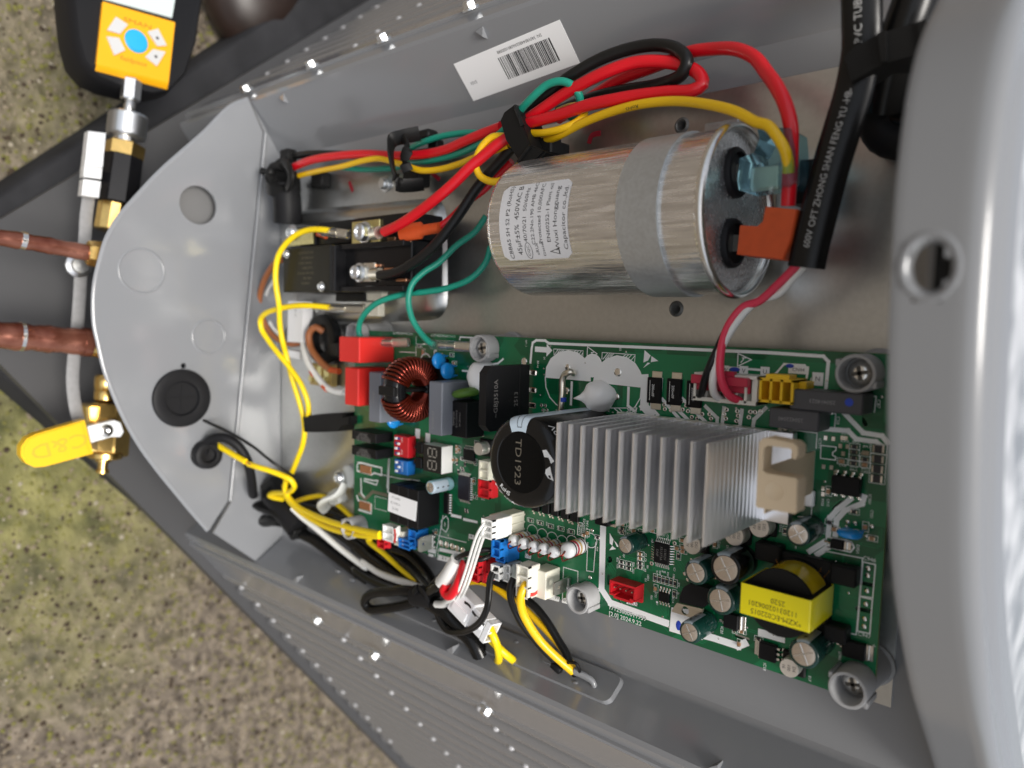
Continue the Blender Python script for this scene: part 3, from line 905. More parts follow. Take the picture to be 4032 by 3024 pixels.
for s_, p in (('Q2', (63.85,-35.02,0.00)), ('R50', (60.45,-37.56,0.00)), ('R54', (60.58,-40.51,0.00)), ('R26', (69.04,-37.75,0.00)), ('R25', (68.98,-40.87,0.00)), ('C3', (74.98,-32.06,0.00)), ('C6', (75.00,-34.27,0.00)), ('R9', (76.05,-37.07,0.00)), ('R8', (74.98,-38.86,0.00)), ('LED1', (76.57,-41.86,0.00)), ('D1', (75.41,-43.18,0.00)), ('R7', (80.86,-38.24,0.00)), ('R89', (82.35,-38.21,0.00)), ('R90', (86.17,-37.91,0.00)), ('IC1', (89.15,-35.01,0.00)), ('R86', (89.01,-38.02,0.00)), ('R91', (91.50,-41.18,0.00)), ('R85', (78.67,-50.15,0.00)), ('C22', (80.74,-48.56,0.00)), ('IC14', (89.15,-48.44,0.00)), ('C16', (81.22,-22.09,0.00)), ('C59', (85.25,-21.71,0.00)), ('R36', (87.13,-21.47,0.00)), ('R63', (49.36,-35.20,0.00)), ('R57', (6.81,-29.84,0.00)), ('R53', (13.14,-29.61,0.00)), ('R49', (19.19,-29.65,0.00)), ('R45', (26.12,-30.21,0.00)), ('R41', (32.04,-30.65,0.00)), ('IC2', (45.51,-21.33,0.00))):
    st(s_, p, 2.2)
c = (78.00,-25.30,0.00); fill(circ(c[:2], .55, 12)); c = (81.55,-51.49,0.00); fill(circ(c[:2], .55, 12)); st('1', (77.84,-24.33,0.00), 2.2); st('1', (81.68,-52.54,0.00), 2.2)
st('RoHS', (39.16,-28.06,0.00), 3.4); sl([(38.14,-25.02,0.00), (40.46,-24.84,0.00), (40.16,-30.80,0.00), (37.83,-30.85,0.00)], .3, True)
st('94V-0', (43.22,-25.23,0.00), 3.2); st('E252098', (41.47,-25.59,0.00), 3.0)
for cc in ((10.37,-35.24,0.00), (16.81,-35.90,0.00), (23.02,-36.27,0.00), (29.16,-36.62,0.00), (34.96,-35.33,0.00), (45.63,-31.97,0.00)):
    sl(circ(cc[:2], 3.4, 20), .3, True)
sl([(43.92,-33.34,0.00), (43.81,-46.84,0.00), (47.72,-46.41,0.00), (48.44,-32.33,0.00)], .35)
sl([(30.30,-48.50,0.00), (38.86,-48.35,0.00), (39.01,-60.61,0.00), (30.20,-64.16,0.00)], .35, True)
# left end of the board
sl([(-132.25,-21.86,0.00), (-132.20,-26.86,0.00), (-118.08,-27.13,0.00), (-115.28,-25.57,0.00), (-108.32,-25.89,0.00), (-108.25,-21.39,0.00), (-128.22,-21.26,0.00)], 1.0, True)
sl([(-101.33,-15.33,0.00), (-102.04,-34.85,0.00)], 1.2)
sl([(-124.85,-30.69,0.00), (-116.63,-30.47,0.00), (-111.73,-29.66,0.00), (-113.09,-32.55,0.00), (-125.19,-32.10,0.00)], .9)
sl([(-128.48,-31.28,0.00), (-128.02,-40.30,0.00), (-124.72,-42.21,0.00)], 1.0)
sl([(-132.41,-42.90,0.00), (-130.90,-45.38,0.00), (-120.00,-45.20,0.00), (-117.85,-45.70,0.00), (-118.14,-51.16,0.00), (-130.11,-51.20,0.00)], 1.2)
sl([(-114.39,-39.69,0.00), (-103.33,-39.47,0.00)], .3); sl([(-114.39,-39.69,0.00), (-114.65,-47.34,0.00), (-103.22,-46.93,0.00)], .3)
sl([(-114.58,-25.46,0.00), (-92.86,-25.27,0.00), (-73.76,-23.43,0.00)], .4)
POUR = G()
sl([(-130.21,-41.14,0.00), (-124.34,-43.50,0.00), (-116.54,-37.38,0.00), (-103.36,-37.28,0.00)], 2.0, z=.03, gg=POUR)
st('UL-KFR160WW(-532', (-90.42,59.61,0.00), 3.4, False); st('612T+R5F101).D.1.1.1-1', (-56.48,59.26,0.00), 3.4, False)
sl([(-43.52,57.76,0.00), (-43.01,59.13,0.00), (-32.76,59.09,0.00)], .8)
sl([(-78.47,58.14,0.00), (-78.47,42.63,0.00)], .35); sl([(-77.77,54.10,0.00), (-69.27,54.23,0.00)], .35); sl([(-92.81,48.91,0.00), (-78.91,49.15,0.00)], .35)
sl([(-63.38,43.10,0.00), (-63.26,50.69,0.00), (-61.51,50.97,0.00)], .8); sl([(-59.57,42.93,0.00), (-59.43,49.28,0.00)], .8)
sl(circ((-70.27,44.72,0.00)[:2], 4.2, 20), .9, True)
sl([(-40.90,41.33,0.00), (-35.47,41.30,0.00), (-29.76,46.20,0.00)], 1.0); sl([(-22.97,45.47,0.00), (-15.39,46.65,0.00), (-11.98,49.04,0.00)], 1.0)
for q in (((1040, 1370), (1105, 1380), (1100, 1500), (1035, 1490)), ): pass
fill([(-78.07,5.95,0.00), (-74.04,6.00,0.00), (-74.24,0.60,0.00), (-78.27,0.51,0.00)]); fill([(-69.43,4.49,0.00), (-65.51,4.55,0.00), (-65.69,-0.78,0.00), (-69.62,-0.87,0.00)])
sl([(-101.72,-15.45,0.00), (-102.90,-32.38,0.00)], 1.0)
sl([(-54.06,-39.77,0.00), (-56.16,-49.66,0.00), (-60.09,-64.38,0.00)], .5); sl([(-57.52,-51.92,0.00), (-35.69,-51.02,0.00)], .4); sl([(-57.35,-59.45,0.00), (-58.16,-65.58,0.00), (-40.69,-63.67,0.00)], .4)
sl([(-51.74,-39.63,0.00), (-55.38,-42.96,0.00), (-55.00,-47.45,0.00), (-51.53,-48.67,0.00), (-49.76,-45.71,0.00), (-49.87,-41.20,0.00)], .5, True); st('-N-', (-52.55,-44.47,0.00), 3.6)
fill([(-56.43,-58.58,0.00), (-33.35,-56.82,0.00), (-33.56,-58.77,0.00), (-56.67,-60.61,0.00)])
fill([(-57.09,-62.68,0.00), (-37.62,-61.78,0.00), (-38.44,-64.41,0.00), (-57.68,-65.79,0.00)]); st('B Y', (-52.56,-63.92,0.00), 3.2, False, gg=SKD, z=ZS + .04)
fill([(16.19,-63.92,0.00), (28.57,-63.75,0.00), (28.17,-66.15,0.00), (14.82,-66.93,0.00)]); st('B', (19.15,-64.58,0.00), 3.4, False, gg=SKD, z=ZS + .04); st('Y', (22.91,-64.55,0.00), 3.4, False, gg=SKD, z=ZS + .04); st('W', (26.90,-64.49,0.00), 3.4, False, gg=SKD, z=ZS + .04)
fill([(30.19,-63.88,0.00), (34.00,-63.68,0.00), (33.53,-65.80,0.00), (29.92,-65.95,0.00)]); st('W2', (31.82,-64.57,0.00), 2.6, False, gg=SKD, z=ZS + .04)
fill([(-47.67,-37.54,0.00), (-39.59,-37.24,0.00), (-39.72,-38.85,0.00), (-47.81,-39.18,0.00)]); fill([(-38.24,-37.92,0.00), (-27.41,-37.63,0.00), (-27.55,-38.91,0.00), (-38.38,-39.41,0.00)])
fill([(-65.39,-63.95,0.00), (-61.25,-63.65,0.00), (-61.51,-65.24,0.00), (-65.65,-65.55,0.00)]); fill([(-65.75,-60.69,0.00), (-59.70,-60.31,0.00), (-60.12,-62.93,0.00), (-66.09,-63.24,0.00)])
fill([(-33.65,-45.82,0.00), (-29.75,-45.81,0.00), (-30.11,-48.21,0.00), (-34.02,-48.24,0.00)]); st('PP', (-32.05,-47.06,0.00), 2.8, False, gg=SKD, z=ZS + .04)
fill([(6.27,-47.30,0.00), (10.03,-47.19,0.00), (9.89,-49.39,0.00), (5.96,-49.56,0.00)]); st('CN7', (8.04,-48.36,0.00), 2.2, False, gg=SKD, z=ZS + .04)
make(SK, 'silkscreen', silkm, board, smooth=0, kind='stuff')
make(SKD, 'silkscreen_letters', inkm, board, smooth=0, kind='stuff')
make(POUR, 'routed_groove', mat('bare laminate', (0.17, 0.15, 0.10), .6), board, smooth=0)

# traces, slightly proud of the mask, in the control area
TR = G()
rnd = random.Random(11)
for i in range(46):
    u0_, v0_ = rnd.uniform(50, 165), rnd.uniform(-62, -4)
    pts = [(u0_, v0_)]
    for k in range(rnd.choice((2, 3, 3))):
        d = rnd.choice(((1, 0), (0, 1), (.7, .7), (.7, -.7), (0, -1)))
        L = rnd.uniform(3, 14)
        pts.append((min(168, pts[-1][0] + d[0] * L), max(-63, min(58, pts[-1][1] + d[1] * L))))
    wd = rnd.choice((.3, .3, .5))
    for off in range(rnd.choice((1, 2, 3))):
        sl([(p[0] + off * .8, p[1] + off * .8) for p in pts], wd, z=.02, gg=TR)
for x0, y0, x1, y1 in ((60, 30, 160, 56), (-75, 2, -40, 30), (20, -62, 48, -58), (-130, -60, -100, -40)):
    TR.add([(x0, y0, .015), (x1, y0, .015), (x1, y1, .015), (x0, y1, .015)], [(0, 1, 2, 3)])
make(TR, 'copper_trace', pcbl, board, smooth=0, kind='stuff')

# ---- solder pads, vias and test points
PD = []
def padd(c, r, dome=.35):
    g = G()
    g.lathe((c[0], c[1], 0.0), (0, 0, 1), [(r, .03), (r * .9, .03 + dome * .5), (r * .45, dome), (.001, dome)], 12)
    return make(g, 'solder_pad', solder, board, smooth=80)
for c, r in (((165.27,-15.72,0.00), .95), ((165.25,-18.36,-0.00), .95), ((165.32,-23.92,0.00), .95), ((165.27,-28.79,0.00), .95), ((165.21,-34.27,0.00), .95), ((165.19,-37.09,0.00), .95),
             ((157.42,-0.50,0.00), .8), ((159.97,-0.52,0.00), .8), ((165.54,-0.50,0.00), .8), ((56.97,46.75,0.00), 2.0), ((29.00,47.32,0.00), 1.6), ((56.79,35.86,0.00), 1.5), ((28.96,36.34,0.00), 1.5), ((2.03,48.50,0.00), 2.0),
             ((46.19,-27.16,0.00), .9), ((45.79,-49.61,0.00), 1.0), ((-55.55,-55.75,0.00), 1.9), ((-50.90,-55.69,0.00), 1.9), ((-46.49,-55.68,0.00), 1.9), ((-42.68,-55.91,0.00), 1.9), ((-38.21,-56.04,0.00), 1.9),
             ((135.16,-9.33,0.00), .5), ((95.62,-37.76,0.00), .9), ((94.08,-35.62,0.00), .9)):
    padd(c, r)
for c in ((-123.47,-24.61,0.00), (-123.93,-47.51,0.00)):
    g = G(); g.box((c[0], c[1], .3), (11, 5, .6), .2); make(g, 'copper_jumper', copper, board)
VI = [(80.82,34.73,0.00), (81.28,32.80,0.00), (84.23,32.57,0.00), (89.08,36.94,0.00), (91.16,35.32,0.00), (89.61,33.43,0.00), (92.12,33.03,0.00), (94.00,30.66,0.00), (96.46,30.28,0.00), (96.94,34.47,0.00), (98.56,32.41,0.00), (101.82,32.75,0.00), (102.59,30.94,0.00),
      (109.02,35.35,0.00), (108.13,33.40,0.00), (108.89,31.62,0.00), (113.57,35.19,0.00), (113.99,33.39,0.00), (113.46,31.18,0.00), (118.95,35.43,0.00), (120.82,35.49,0.00), (118.44,33.25,0.00), (122.96,35.95,0.00), (132.95,30.38,0.00), (134.86,31.77,0.00), (135.14,28.99,0.00), (146.70,38.34,0.00), (149.04,38.35,0.00),
      (13.78,27.96,0.00), (16.19,28.04,0.00), (14.83,25.65,0.00), (17.22,25.89,0.00), (135.21,39.98,0.00), (88.61,-23.78,0.00), (78.04,-35.06,0.00)]
for c in VI:
    g = G(); g.lathe((c[0], c[1], 0), (0, 0, 1), [(.95, .02), (.85, .10), (.5, .10), (.42, .02)], 12)
    make(g, 'via', solder, board, smooth=60)

VS = G()
for i in range(150):
    c = (rnd.uniform(-60, 168), rnd.uniform(-62, 57))
    VS.lathe((c[0], c[1], 0), (0, 0, 1), [(.45, .02), (.40, .07), (.2, .07), (.18, .02)], 8)
make(VS, 'small_via', solder, board, smooth=60, kind='stuff')

# ------------------------------------------------------------------ big parts
def pins(parent, pts, r=.45, h=3.0, m=tin, name='pin'):
    for p in pts:
        g = G(); g.cyl((p[0], p[1], -.2), (p[0], p[1], h), r, n=8)
        make(g, name, m, parent)

# large smoothing capacitor with black sleeve
CU, CV, CR_, CH = 44.3, 10.8, 19.2, 50.0
g = G()
g.lathe((CU, CV, .6), (0, 0, 1), [(CR_ - .6, 0), (CR_, .8), (CR_, CH - 4.0), (CR_ - .5, CH - 2.6), (CR_ - 1.6, CH - 1.4), (CR_ - 3.2, CH - .7), (13.0, CH - .6), (12.4, CH - 1.1)], 64)
big = make(g, 'smoothing_capacitor', mat('black sleeve satin', (0.007, 0.007, 0.007), 0.24, spec=.4, coat=.1), board, smooth=40)
big['label'] = 'large black smoothing capacitor with white stripe and print'
g = G(); g.lathe((CU, CV, CH - .46), (0, 0, 1), [(12.7, 0), (12.4, .35), (11.6, .25), (.001, .2)], 48)
make(g, 'end_disc', mat('black phenolic disc', (0.004, 0.004, 0.004), 0.5, spec=.12, bump=.25, bscale=900), big, smooth=40)
g = G()
def cap_pt(ang, r, lift=.04):
    """point on rounded shoulder: r from the centre on top, or below on the side when r > CR_"""
    a = math.radians(ang)
    if r <= CR_ - 3.2: h = CH - .0
    elif r <= CR_:
        q = (r - (CR_ - 3.2)) / 3.2
        h = CH - .1 - 3.4 * (1 - math.sqrt(max(0, 1 - q * q)))
    else: h = CH - 3.5 - (r - CR_)
    rr = min(r, CR_) + (lift if r > CR_ - 1.5 else 0)
    return (CU + rr * math.cos(a), CV + rr * math.sin(a), h + .6 - (.6 if r > CR_ else .55) + lift)
# text on the black end disc
text(g, 'TD1923', 4.7, (CU - 1.5, CV, CH - .18), (0, -1, 0), (1, 0, 0), stretch=1.25)
make(g, 'end_marking', mat('faint marking', (0.13, 0.115, 0.09), .6), big, smooth=0)
g = G()
n = 14
rows = [12.9, 14.0, 15.2, 16.0, 16.8, 17.6, 18.3, 18.8, 19.2, 22, 30, 40, 50, 62]
vs = [cap_pt(78 + 34 * k / n, r, .06) for r in rows for k in range(n + 1)]
g.add(vs, [(i * (n + 1) + k, i * (n + 1) + k + 1, (i + 1) * (n + 1) + k + 1, (i + 1) * (n + 1) + k) for i in range(len(rows) - 1) for k in range(n)])
make(g, 'stripe', lblue, big, smooth=60)
g = G()
for a0, a1 in ((88, 88.9), (96.5, 97.4)):
    rr = [14.8, 16, 17, 18, 18.8, 19.2, 24, 30]
    vs = [cap_pt(a0 + (a1 - a0) * k, r, .12) for r in rr for k in range(2)]
    g.add(vs, [(2 * i, 2 * i + 1, 2 * i + 3, 2 * i + 2) for i in range(len(rr) - 1)])
vs = [cap_pt(88 + 9.4 * k / 5, r, .12) for r in (14.5, 14.8) for k in range(6)]
g.add(vs, [(k, k + 1, 7 + k, 6 + k) for k in range(5)])
make(g, 'stripe_mark', inkm, big, smooth=0)
g = G()
def ring_text(s, size, ang0, rad, flip=False):
    # letters follow the rim, read along decreasing angle seen from outside
    W_ = glyphs(s)
    text(g, s, size, (0, 0, 0), (1, 0, 0), (0, 1, 0), fn=lambda x, y: cap_pt(ang0 + math.degrees(x / rad), rad - y, .10))
ring_text('RoHS', 2.7, 238, 15.0)
ring_text('ZEASSET.COM', 2.6, 232, 18.3)
text(g, 'HF', 5.0, (0, 0, 0), (1, 0, 0), (0, 1, 0), fn=lambda x, y: cap_pt(7 + math.degrees(x / 19), 21.6 - y, .10))
text(g, '450V', 5.0, (0, 0, 0), (1, 0, 0), (0, 1, 0), fn=lambda x, y: cap_pt(41 + math.degrees(x / 19), 21.8 - y, .10))
lg = [(12, 15.0), (24, 16.2), (24, 18.6), (4, 19.4), (6, 17.6), (-4, 16.0)]
def lpoly(P):
    g.add([cap_pt(a, r, .10) for a, r in P], [tuple(range(len(P)))])
lpoly([(30, 13.4), (28, 15.4), (10, 17.6), (7, 16.2), (16, 15.4), (18, 13.4)])
lpoly([(-3, 13.6), (3, 15.8), (-5, 16.4), (-16, 17.8), (-15, 15.4), (-10, 13.6)])
make(g, 'sleeve_print', silkm, big, smooth=0)

# heat sink: base plate, twelve ribbed fins
FU = [66.8 + 62.2 * k / 11 for k in range(12)]
HV0, HV1, HW0, HW1 = -4.2, 30.2, 6.0, 54.5
g = G(); g.bx(62, 139, HV0, HV1, 3.5, 7.5, .3)
hs_ = make(g, 'heat_sink', alu, board)
hs_['label'] = 'extruded aluminium heat sink with twelve ribbed fins'
def fin_mesh():
    """one fin: cross-section in the (u, w) plane with shallow extruded ridges on both faces"""
    g = G()
    nr, sub = 15, 4
    right = []
    for i in range(nr * sub + 1):
        w = HW0 + (HW1 - HW0) * i / (nr * sub)
        right.append((.36 + .26 * (.5 - .5 * math.cos(2 * math.pi * i / sub)), w))
    left = [(-q[0], q[1]) for q in right[::-1]]
    g.prism(right + [(.3, HW1 + .5), (-.3, HW1 + .5)] + left, HV0, HV1, 'v')
    return g
f0 = None
for k, fu in enumerate(FU):
    if f0 is None:
        g = fin_mesh()
        f0 = make(g, 'fin', alu, hs_, origin=(0, 0, 0), smooth=50)
        f0.location = W((fu, 0, 0)) - W(ORG[hs_.name])
    else:
        c = f0.copy(); COL.objects.link(c)
        c.parent = hs_
        c.location = W((fu, 0, 0)) - W(ORG[hs_.name])
# power module under the heat sink
g = G(); g.bx(60, 137, 4, 29, 0.1, 3.5, .4)
make(g, 'power_module', epoxy, board)

# beige sensor holder beside the heat sink
BH = 50.0
bo = [(144.04,32.20,50.00), (145.10,33.44,50.00), (146.56,33.92,50.00), (154.93,33.32,50.00), (156.33,32.18,50.00), (156.53,29.90,50.00), (155.92,28.31,50.00), (154.92,28.42,50.00), (154.52,29.26,50.00), (154.78,30.90,50.00), (153.97,31.51,50.00), (147.07,31.50,50.00), (145.70,30.58,50.00), (145.74,23.23,50.00), (147.01,22.50,50.00), (156.26,22.42,50.00), (156.82,21.90,50.00), (157.05,11.70,50.00), (156.37,11.21,50.00), (144.64,10.97,50.00), (144.04,11.42,50.00)]
g = G()
g.prism([p[:2] for p in bo], 43.0, BH - .6)
cx = sum(p[0] for p in bo) / len(bo); cy = sum(p[1] for p in bo) / len(bo)
g.prism([(cx + (p[0] - cx) * .985, cy + (p[1] - cy) * .985) for p in bo], BH - .62, BH)
d0, d1 = (145.25,23.96,0.00), (144.94,8.02,0.00)
g.bx(bo[0][0] + .4, d0[0] - .4, d1[1], d0[1] - .3, 1, 44)
hold = make(g, 'sensor_holder', beige, board, smooth=30)
hold['label'] = 'beige plastic sensor holder with hooked arm'
g = G()
c = (150.00,17.24,50.00)
g.lathe((c[0], c[1], BH - .02), (0, 0, 1), [(3.4, .0), (3.3, .12), (3.05, .12), (2.95, .05), (.001, .05)], 32)
make(g, 'ejector_mark', beige, hold, smooth=60)
g = G(); c = (143.75,5.82,1.00)
g.box((c[0], c[1], 1.2), (4, 6, 2.4), .5); make(g, 'silicone_dab', glue, board)

# switching transformer
TU0, TU1, TV0, TV1, TH = 130.0, 155.2, -34.6, -23.4, 26.0
TC = ((TU0 + TU1) / 2, (TV0 + TV1) / 2)
ferr = mat('ferrite', (0.007, 0.007, 0.007), 0.5, spec=.2)
g = G(); g.bx(TU0 + .3, TU1 - .3, TV0 + .2, TV1 - .2, 3.5, 8, .3); g.bx(TU0 + .3, TU1 - .3, TV0 + .2, TV1 - .2, TH - 5, TH - .3, .3)
g.bx(TU0 + .3, TU0 + 4, TV0 + .2, TV1 - .2, 7.8, TH - 4.8, .2); g.bx(TU1 - 4, TU1 - .3, TV0 + .2, TV1 - .2, 7.8, TH - 4.8, .2)
tr = make(g, 'transformer', ferr, board)
tr['label'] = 'switching transformer wrapped in bright yellow tape'
g = G()
g.strip([], 0, 1, 1) if False else None
loop = rrect(((TU0 + TU1) / 2, (3.2 + TH) / 2), TU1 - TU0, TH - 3.2, .6, 3)
inn = rrect(((TU0 + TU1) / 2, (3.2 + TH) / 2), TU1 - TU0 - .5, TH - 3.7, .4, 3)
n = len(loop)
vs = [(p[0], TV0, p[1]) for p in loop] + [(p[0], TV1, p[1]) for p in loop] + [(p[0], TV1, p[1]) for p in inn] + [(p[0], TV0, p[1]) for p in inn]
fs = []
for L in range(4):
    for i in range(n):
        j = (i + 1) % n; M_ = (L + 1) % 4
        fs.append((L * n + i, L * n + j, M_ * n + j, M_ * n + i))
g.add(vs, fs)
make(g, 'core_tape', yeltape, tr, smooth=40)
g = G(); g.lathe((TC[0], TC[1], 5), (0, 0, 1), [(11.7, 0), (11.7, TH - 11)], 48)
make(g, 'winding', ambtape, tr, smooth=60)
g = G(); g.lathe((TC[0], TC[1], TH - 6.2), (0, 0, 1), [(12.2, 0), (12.2, 1.3)], 48); g.lathe((TC[0], TC[1], 3.6), (0, 0, 1), [(12.2, 0), (12.2, 1.6)], 48)
make(g, 'bobbin_flange', black, tr, smooth=40)
g = G(); g.bx(TU0 - 4, TU0 + 6, TV1 + 3, TV1 + 10, .3, 6.0, .6); g.bx(TU1 - 1, TU1 + 8, TV1 + 1, TV1 + 8, .3, 6.0, .6); g.bx(TU1 - 2, TU1 + 6, TV0 - 9, TV0 - 3, .3, 6.5, .6); g.bx(TU0 + 6, TU1 - 4, TV1 + 4, TV1 + 7, .3, 3.0, .4); g.bx(TU0 + 3, TU1 - 1, TV0 - 8, TV1 + 8, .3, 4, .4)
make(g, 'bobbin_base', black, tr)
g = G()
for s_, vy, sz, dx in (('*XZM-EC022015', TV0 + 2.1, 2.7, 0.6), ('11203102006201', TV0 + 5.0, 2.7, -0.6), ('2520', TV0 + 7.6, 2.7, 1.2)):
    text(g, s_, sz, (TC[0] + dx, vy, TH + .05), (-1, 0, 0), (0, -1, 0), stretch=.95)
make(g, 'tape_print', mat('brown black ink', (0.05, 0.03, 0.01), .5), tr, smooth=0)
for p0, p1 in (((138.80,-18.28,14.00), (138.46,-15.20,16.00)), ((140.36,-17.00,14.00), (141.24,-15.93,16.00)), ((152.53,-17.44,12.00), (153.78,-15.19,14.00)), ((153.50,-19.59,10.00), (156.03,-15.98,12.00))):
    g = G(); g.cyl(p0, p1, .09, n=6); make(g, 'wire_whisker', copper, tr)

# ---- small electrolytic capacitors
def ecap(c, h, r, sleeve, ang=95, wide=55, name='electrolytic_capacitor', lab=None, printm=slvgy):
    g = G()
    g.lathe((c[0], c[1], .3), (0, 0, 1), [(r * .96, 0), (r, .4), (r, h * .16), (r * .95, h * .2), (r, h * .24), (r, h - .7), (r * .96, h - .3), (r * .86, h - .05), (r * .78, h)], 32)
    o = make(g, name, sleeve, board, smooth=45)
    if lab: o['label'] = lab
    g = G(); g.lathe((c[0], c[1], h + .3), (0, 0, 1), [(r * .79, -.05), (r * .76, .02), (.001, .0)], 28)
    make(g, 'vent_top', ecap_m, o, smooth=40)
    g = G()
    for k in range(2):
        a = math.radians(ang + 20 + 90 * k)
        d = Vector((math.cos(a), math.sin(a), 0)) * r * .7
        q = Vector((c[0], c[1], h + .36))
        g.tube([q - d, q + d], (r * .06, .09), 6, spl=False, flat=(0, 0, 1))
    make(g, 'vent_score', steel, o, smooth=60)
    g = G()
    n = 10
    rows = [(r * .80, h + .30), (r * .88, h + .26), (r * .97, h + .04), (r * 1.004, h - .4), (r * 1.006, h * .3)]
    vs = []
    for rr, hh in rows:
        for k in range(n + 1):
            a = math.radians(ang - wide / 2 + wide * k / n)
            vs.append((c[0] + (rr + .03) * math.cos(a), c[1] + (rr + .03) * math.sin(a), hh + .03))
    g.add(vs, [(i * (n + 1) + k, i * (n + 1) + k + 1, (i + 1) * (n + 1) + k + 1, (i + 1) * (n + 1) + k) for i in range(len(rows) - 1) for k in range(n)])
    make(g, 'polarity_stripe', printm, o, smooth=60)
    g = G()
    for j in range(3):
        hh = h * (.85 - .26 * j)
        vs = []
        for dh in (-.7, .7):
            for k in range(3):
                a = math.radians(ang - 5 + 5 * k)
                vs.append((c[0] + (r + .09) * math.cos(a), c[1] + (r + .09) * math.sin(a), hh + dh))
        g.add(vs, [(0, 1, 4, 3), (1, 2, 5, 4)])
    make(g, 'minus_mark', inkm, o, smooth=0)
    return o
ecap_m = ecap
ecap_m = MATS['etched aluminium top']
ecap((72.1, -25.9), 12, 4.0, slvgr, 110, lab='small green capacitor beside the quad flat chip')
ecap((106.7, -28.3), 15, 5.0, slvgr, 100, lab='green capacitor under the heat sink corner')
ecap((119.2, -23.4), 15.5, 6.3, slvbk, 100, lab='black sleeved capacitor with bright cross vent')
ecap((115.9, -38.0), 11.5, 5.8, slvgr, 85, lab='green capacitor left of the yellow transformer')
ecap((105.5, -52.8), 15.5, 4.6, slvgr, 100, lab='green capacitor below the metal tab transistor')
ecap((150.4, -46.6), 16.5, 5.4, slvgr, 95, lab='green capacitor below the yellow transformer')
ecap((145.3, -4.7), 14.5, 4.5, slvgr, 105, lab='green capacitor beside the heat sink base')
ecap((-48.9, -20.9), 14.5, 3.6, slvlb, 0, 120, lab='small pale blue capacitor at the left of the board', printm=lblue)
def smdcap(c, h=7.4, r=4.1, txts=('DS1', '100', '35V')):
    g = G(); g.box((c[0], c[1], .8), (9.0, 9.0, 1.6), .6)
    o = make(g, 'surface_capacitor', black, board)
    g = G(); g.lathe((c[0], c[1], 1.4), (0, 0, 1), [(r, 0), (r, .8), (r * .94, 1.2), (r, 1.6), (r, h - 2), (r * .93, h - 1.5), (.001, h - 1.5)], 28)
    make(g, 'can', mat('pale can', (0.70, 0.66, 0.60), .35, .6), o, smooth=40)
    g = G()
    for k, s_ in enumerate(txts):
        text(g, s_, 1.7, (c[0] + 1.9 - 1.9 * k, c[1] + .2, h - .06), (0, -1, 0), (1, 0, 0))
    make(g, 'can_print', inkm, o, smooth=0)
smdcap((100.43,-20.18,0.00)); smdcap((118.09,-12.60,0.00)); smdcap((127.92,-7.15,0.00))
smdcap((141.79,-58.37,0.00), 6.5, 3.6, ('D4', '100', '16'))
smdcap((-21.48,2.67,0.00), 7, 3.4, ('', '', ''))

# ---- integrated circuits
def chip(name, c, su, sv, h, sides, n, rot=0, pitch=None, pl=1.1, m=epoxy, lab=None, pw=.32, standoff=.15):
    g = G(); g.box((c[0], c[1], standoff + h / 2), (su, sv, h), min(.25, h * .25), rot)
    o = make(g, name, m, board)
    if lab: o['label'] = lab
    R_ = Matrix.Rotation(math.radians(rot), 3, 'Z')
    for sd_ in sides:
        L = su if sd_ in 'NS' else sv
        p_ = pitch or L * .86 / max(1, n - 1)
        for k in range(n):
            t = (k - (n - 1) / 2) * p_
            s = 1 if sd_ in 'NE' else -1
            g = G()
            if sd_ in 'NS':
                g.tube([(t, s * (sv / 2 - .1), standoff + h * .5), (t, s * (sv / 2 + pl * .35), standoff + h * .5), (t, s * (sv / 2 + pl * .55), .15), (t, s * (sv / 2 + pl), .12)], (pw, .1), 6, spl=False, flat=(0, s * .3, 1))
            else:
                g.tube([(s * (su / 2 - .1), t, standoff + h * .5), (s * (su / 2 + pl * .35), t, standoff + h * .5), (s * (su / 2 + pl * .55), t, .15), (s * (su / 2 + pl), t, .12)], (pw, .1), 6, spl=False, flat=(s * .3, 0, 1))
            g.xform(R_, (c[0], c[1], 0))
            make(g, 'lead', solder, o, smooth=60)
    return o
c = (83.38,-29.09,0.80)
ic1 = chip('quad_flat_chip', c, 7.2, 9.0, 1.5, 'NSEW', 8, pl=2.1, pw=.22, lab='black quad flat chip with leads on all four sides')
g = G()
for k, s_ in enumerate(('S1902V', 'F513T3A', 'DNF')): text(g, s_, 1.6, (c[0] + 1.9 - k * 1.9, c[1], 1.69), (0, -1, 0), (1, 0, 0))
make(g, 'chip_print', laser, ic1, smooth=0)
c = (-37.08,-21.21,0.80)
chip('quad_flat_chip', c, 8.6, 13.0, 1.5, 'NSE', 11, pl=1.7, pw=.24, m=mat('dark blue epoxy', (.012, .012, .022), .35), lab='dark controller chip between pale blue capacitor and black capacitor')
c = (-33.75,-2.92,0.80); chip('narrow_chip', c, 8.0, 6.0, 1.5, 'NS', 7, pl=1.7, pw=.28)
c = (-50.59,-32.19,0.80); chip('narrow_chip', c, 3.6, 11.5, 1.5, 'E', 8, pl=1.9, pw=.4)
c = (85.38,-47.92,0.80); chip('eight_pin_chip', c, 4.9, 4.2, 1.5, 'NS', 4, pl=1.9, pw=.36, lab='small eight pin chip beside the DEBUG connector')
c = (156.84,12.93,2.00); chip('dip_chip', c, 9.6, 6.6, 3.2, 'NS', 4, pl=1.5, pw=.5, lab='black dual in line chip near the right edge', standoff=.4)
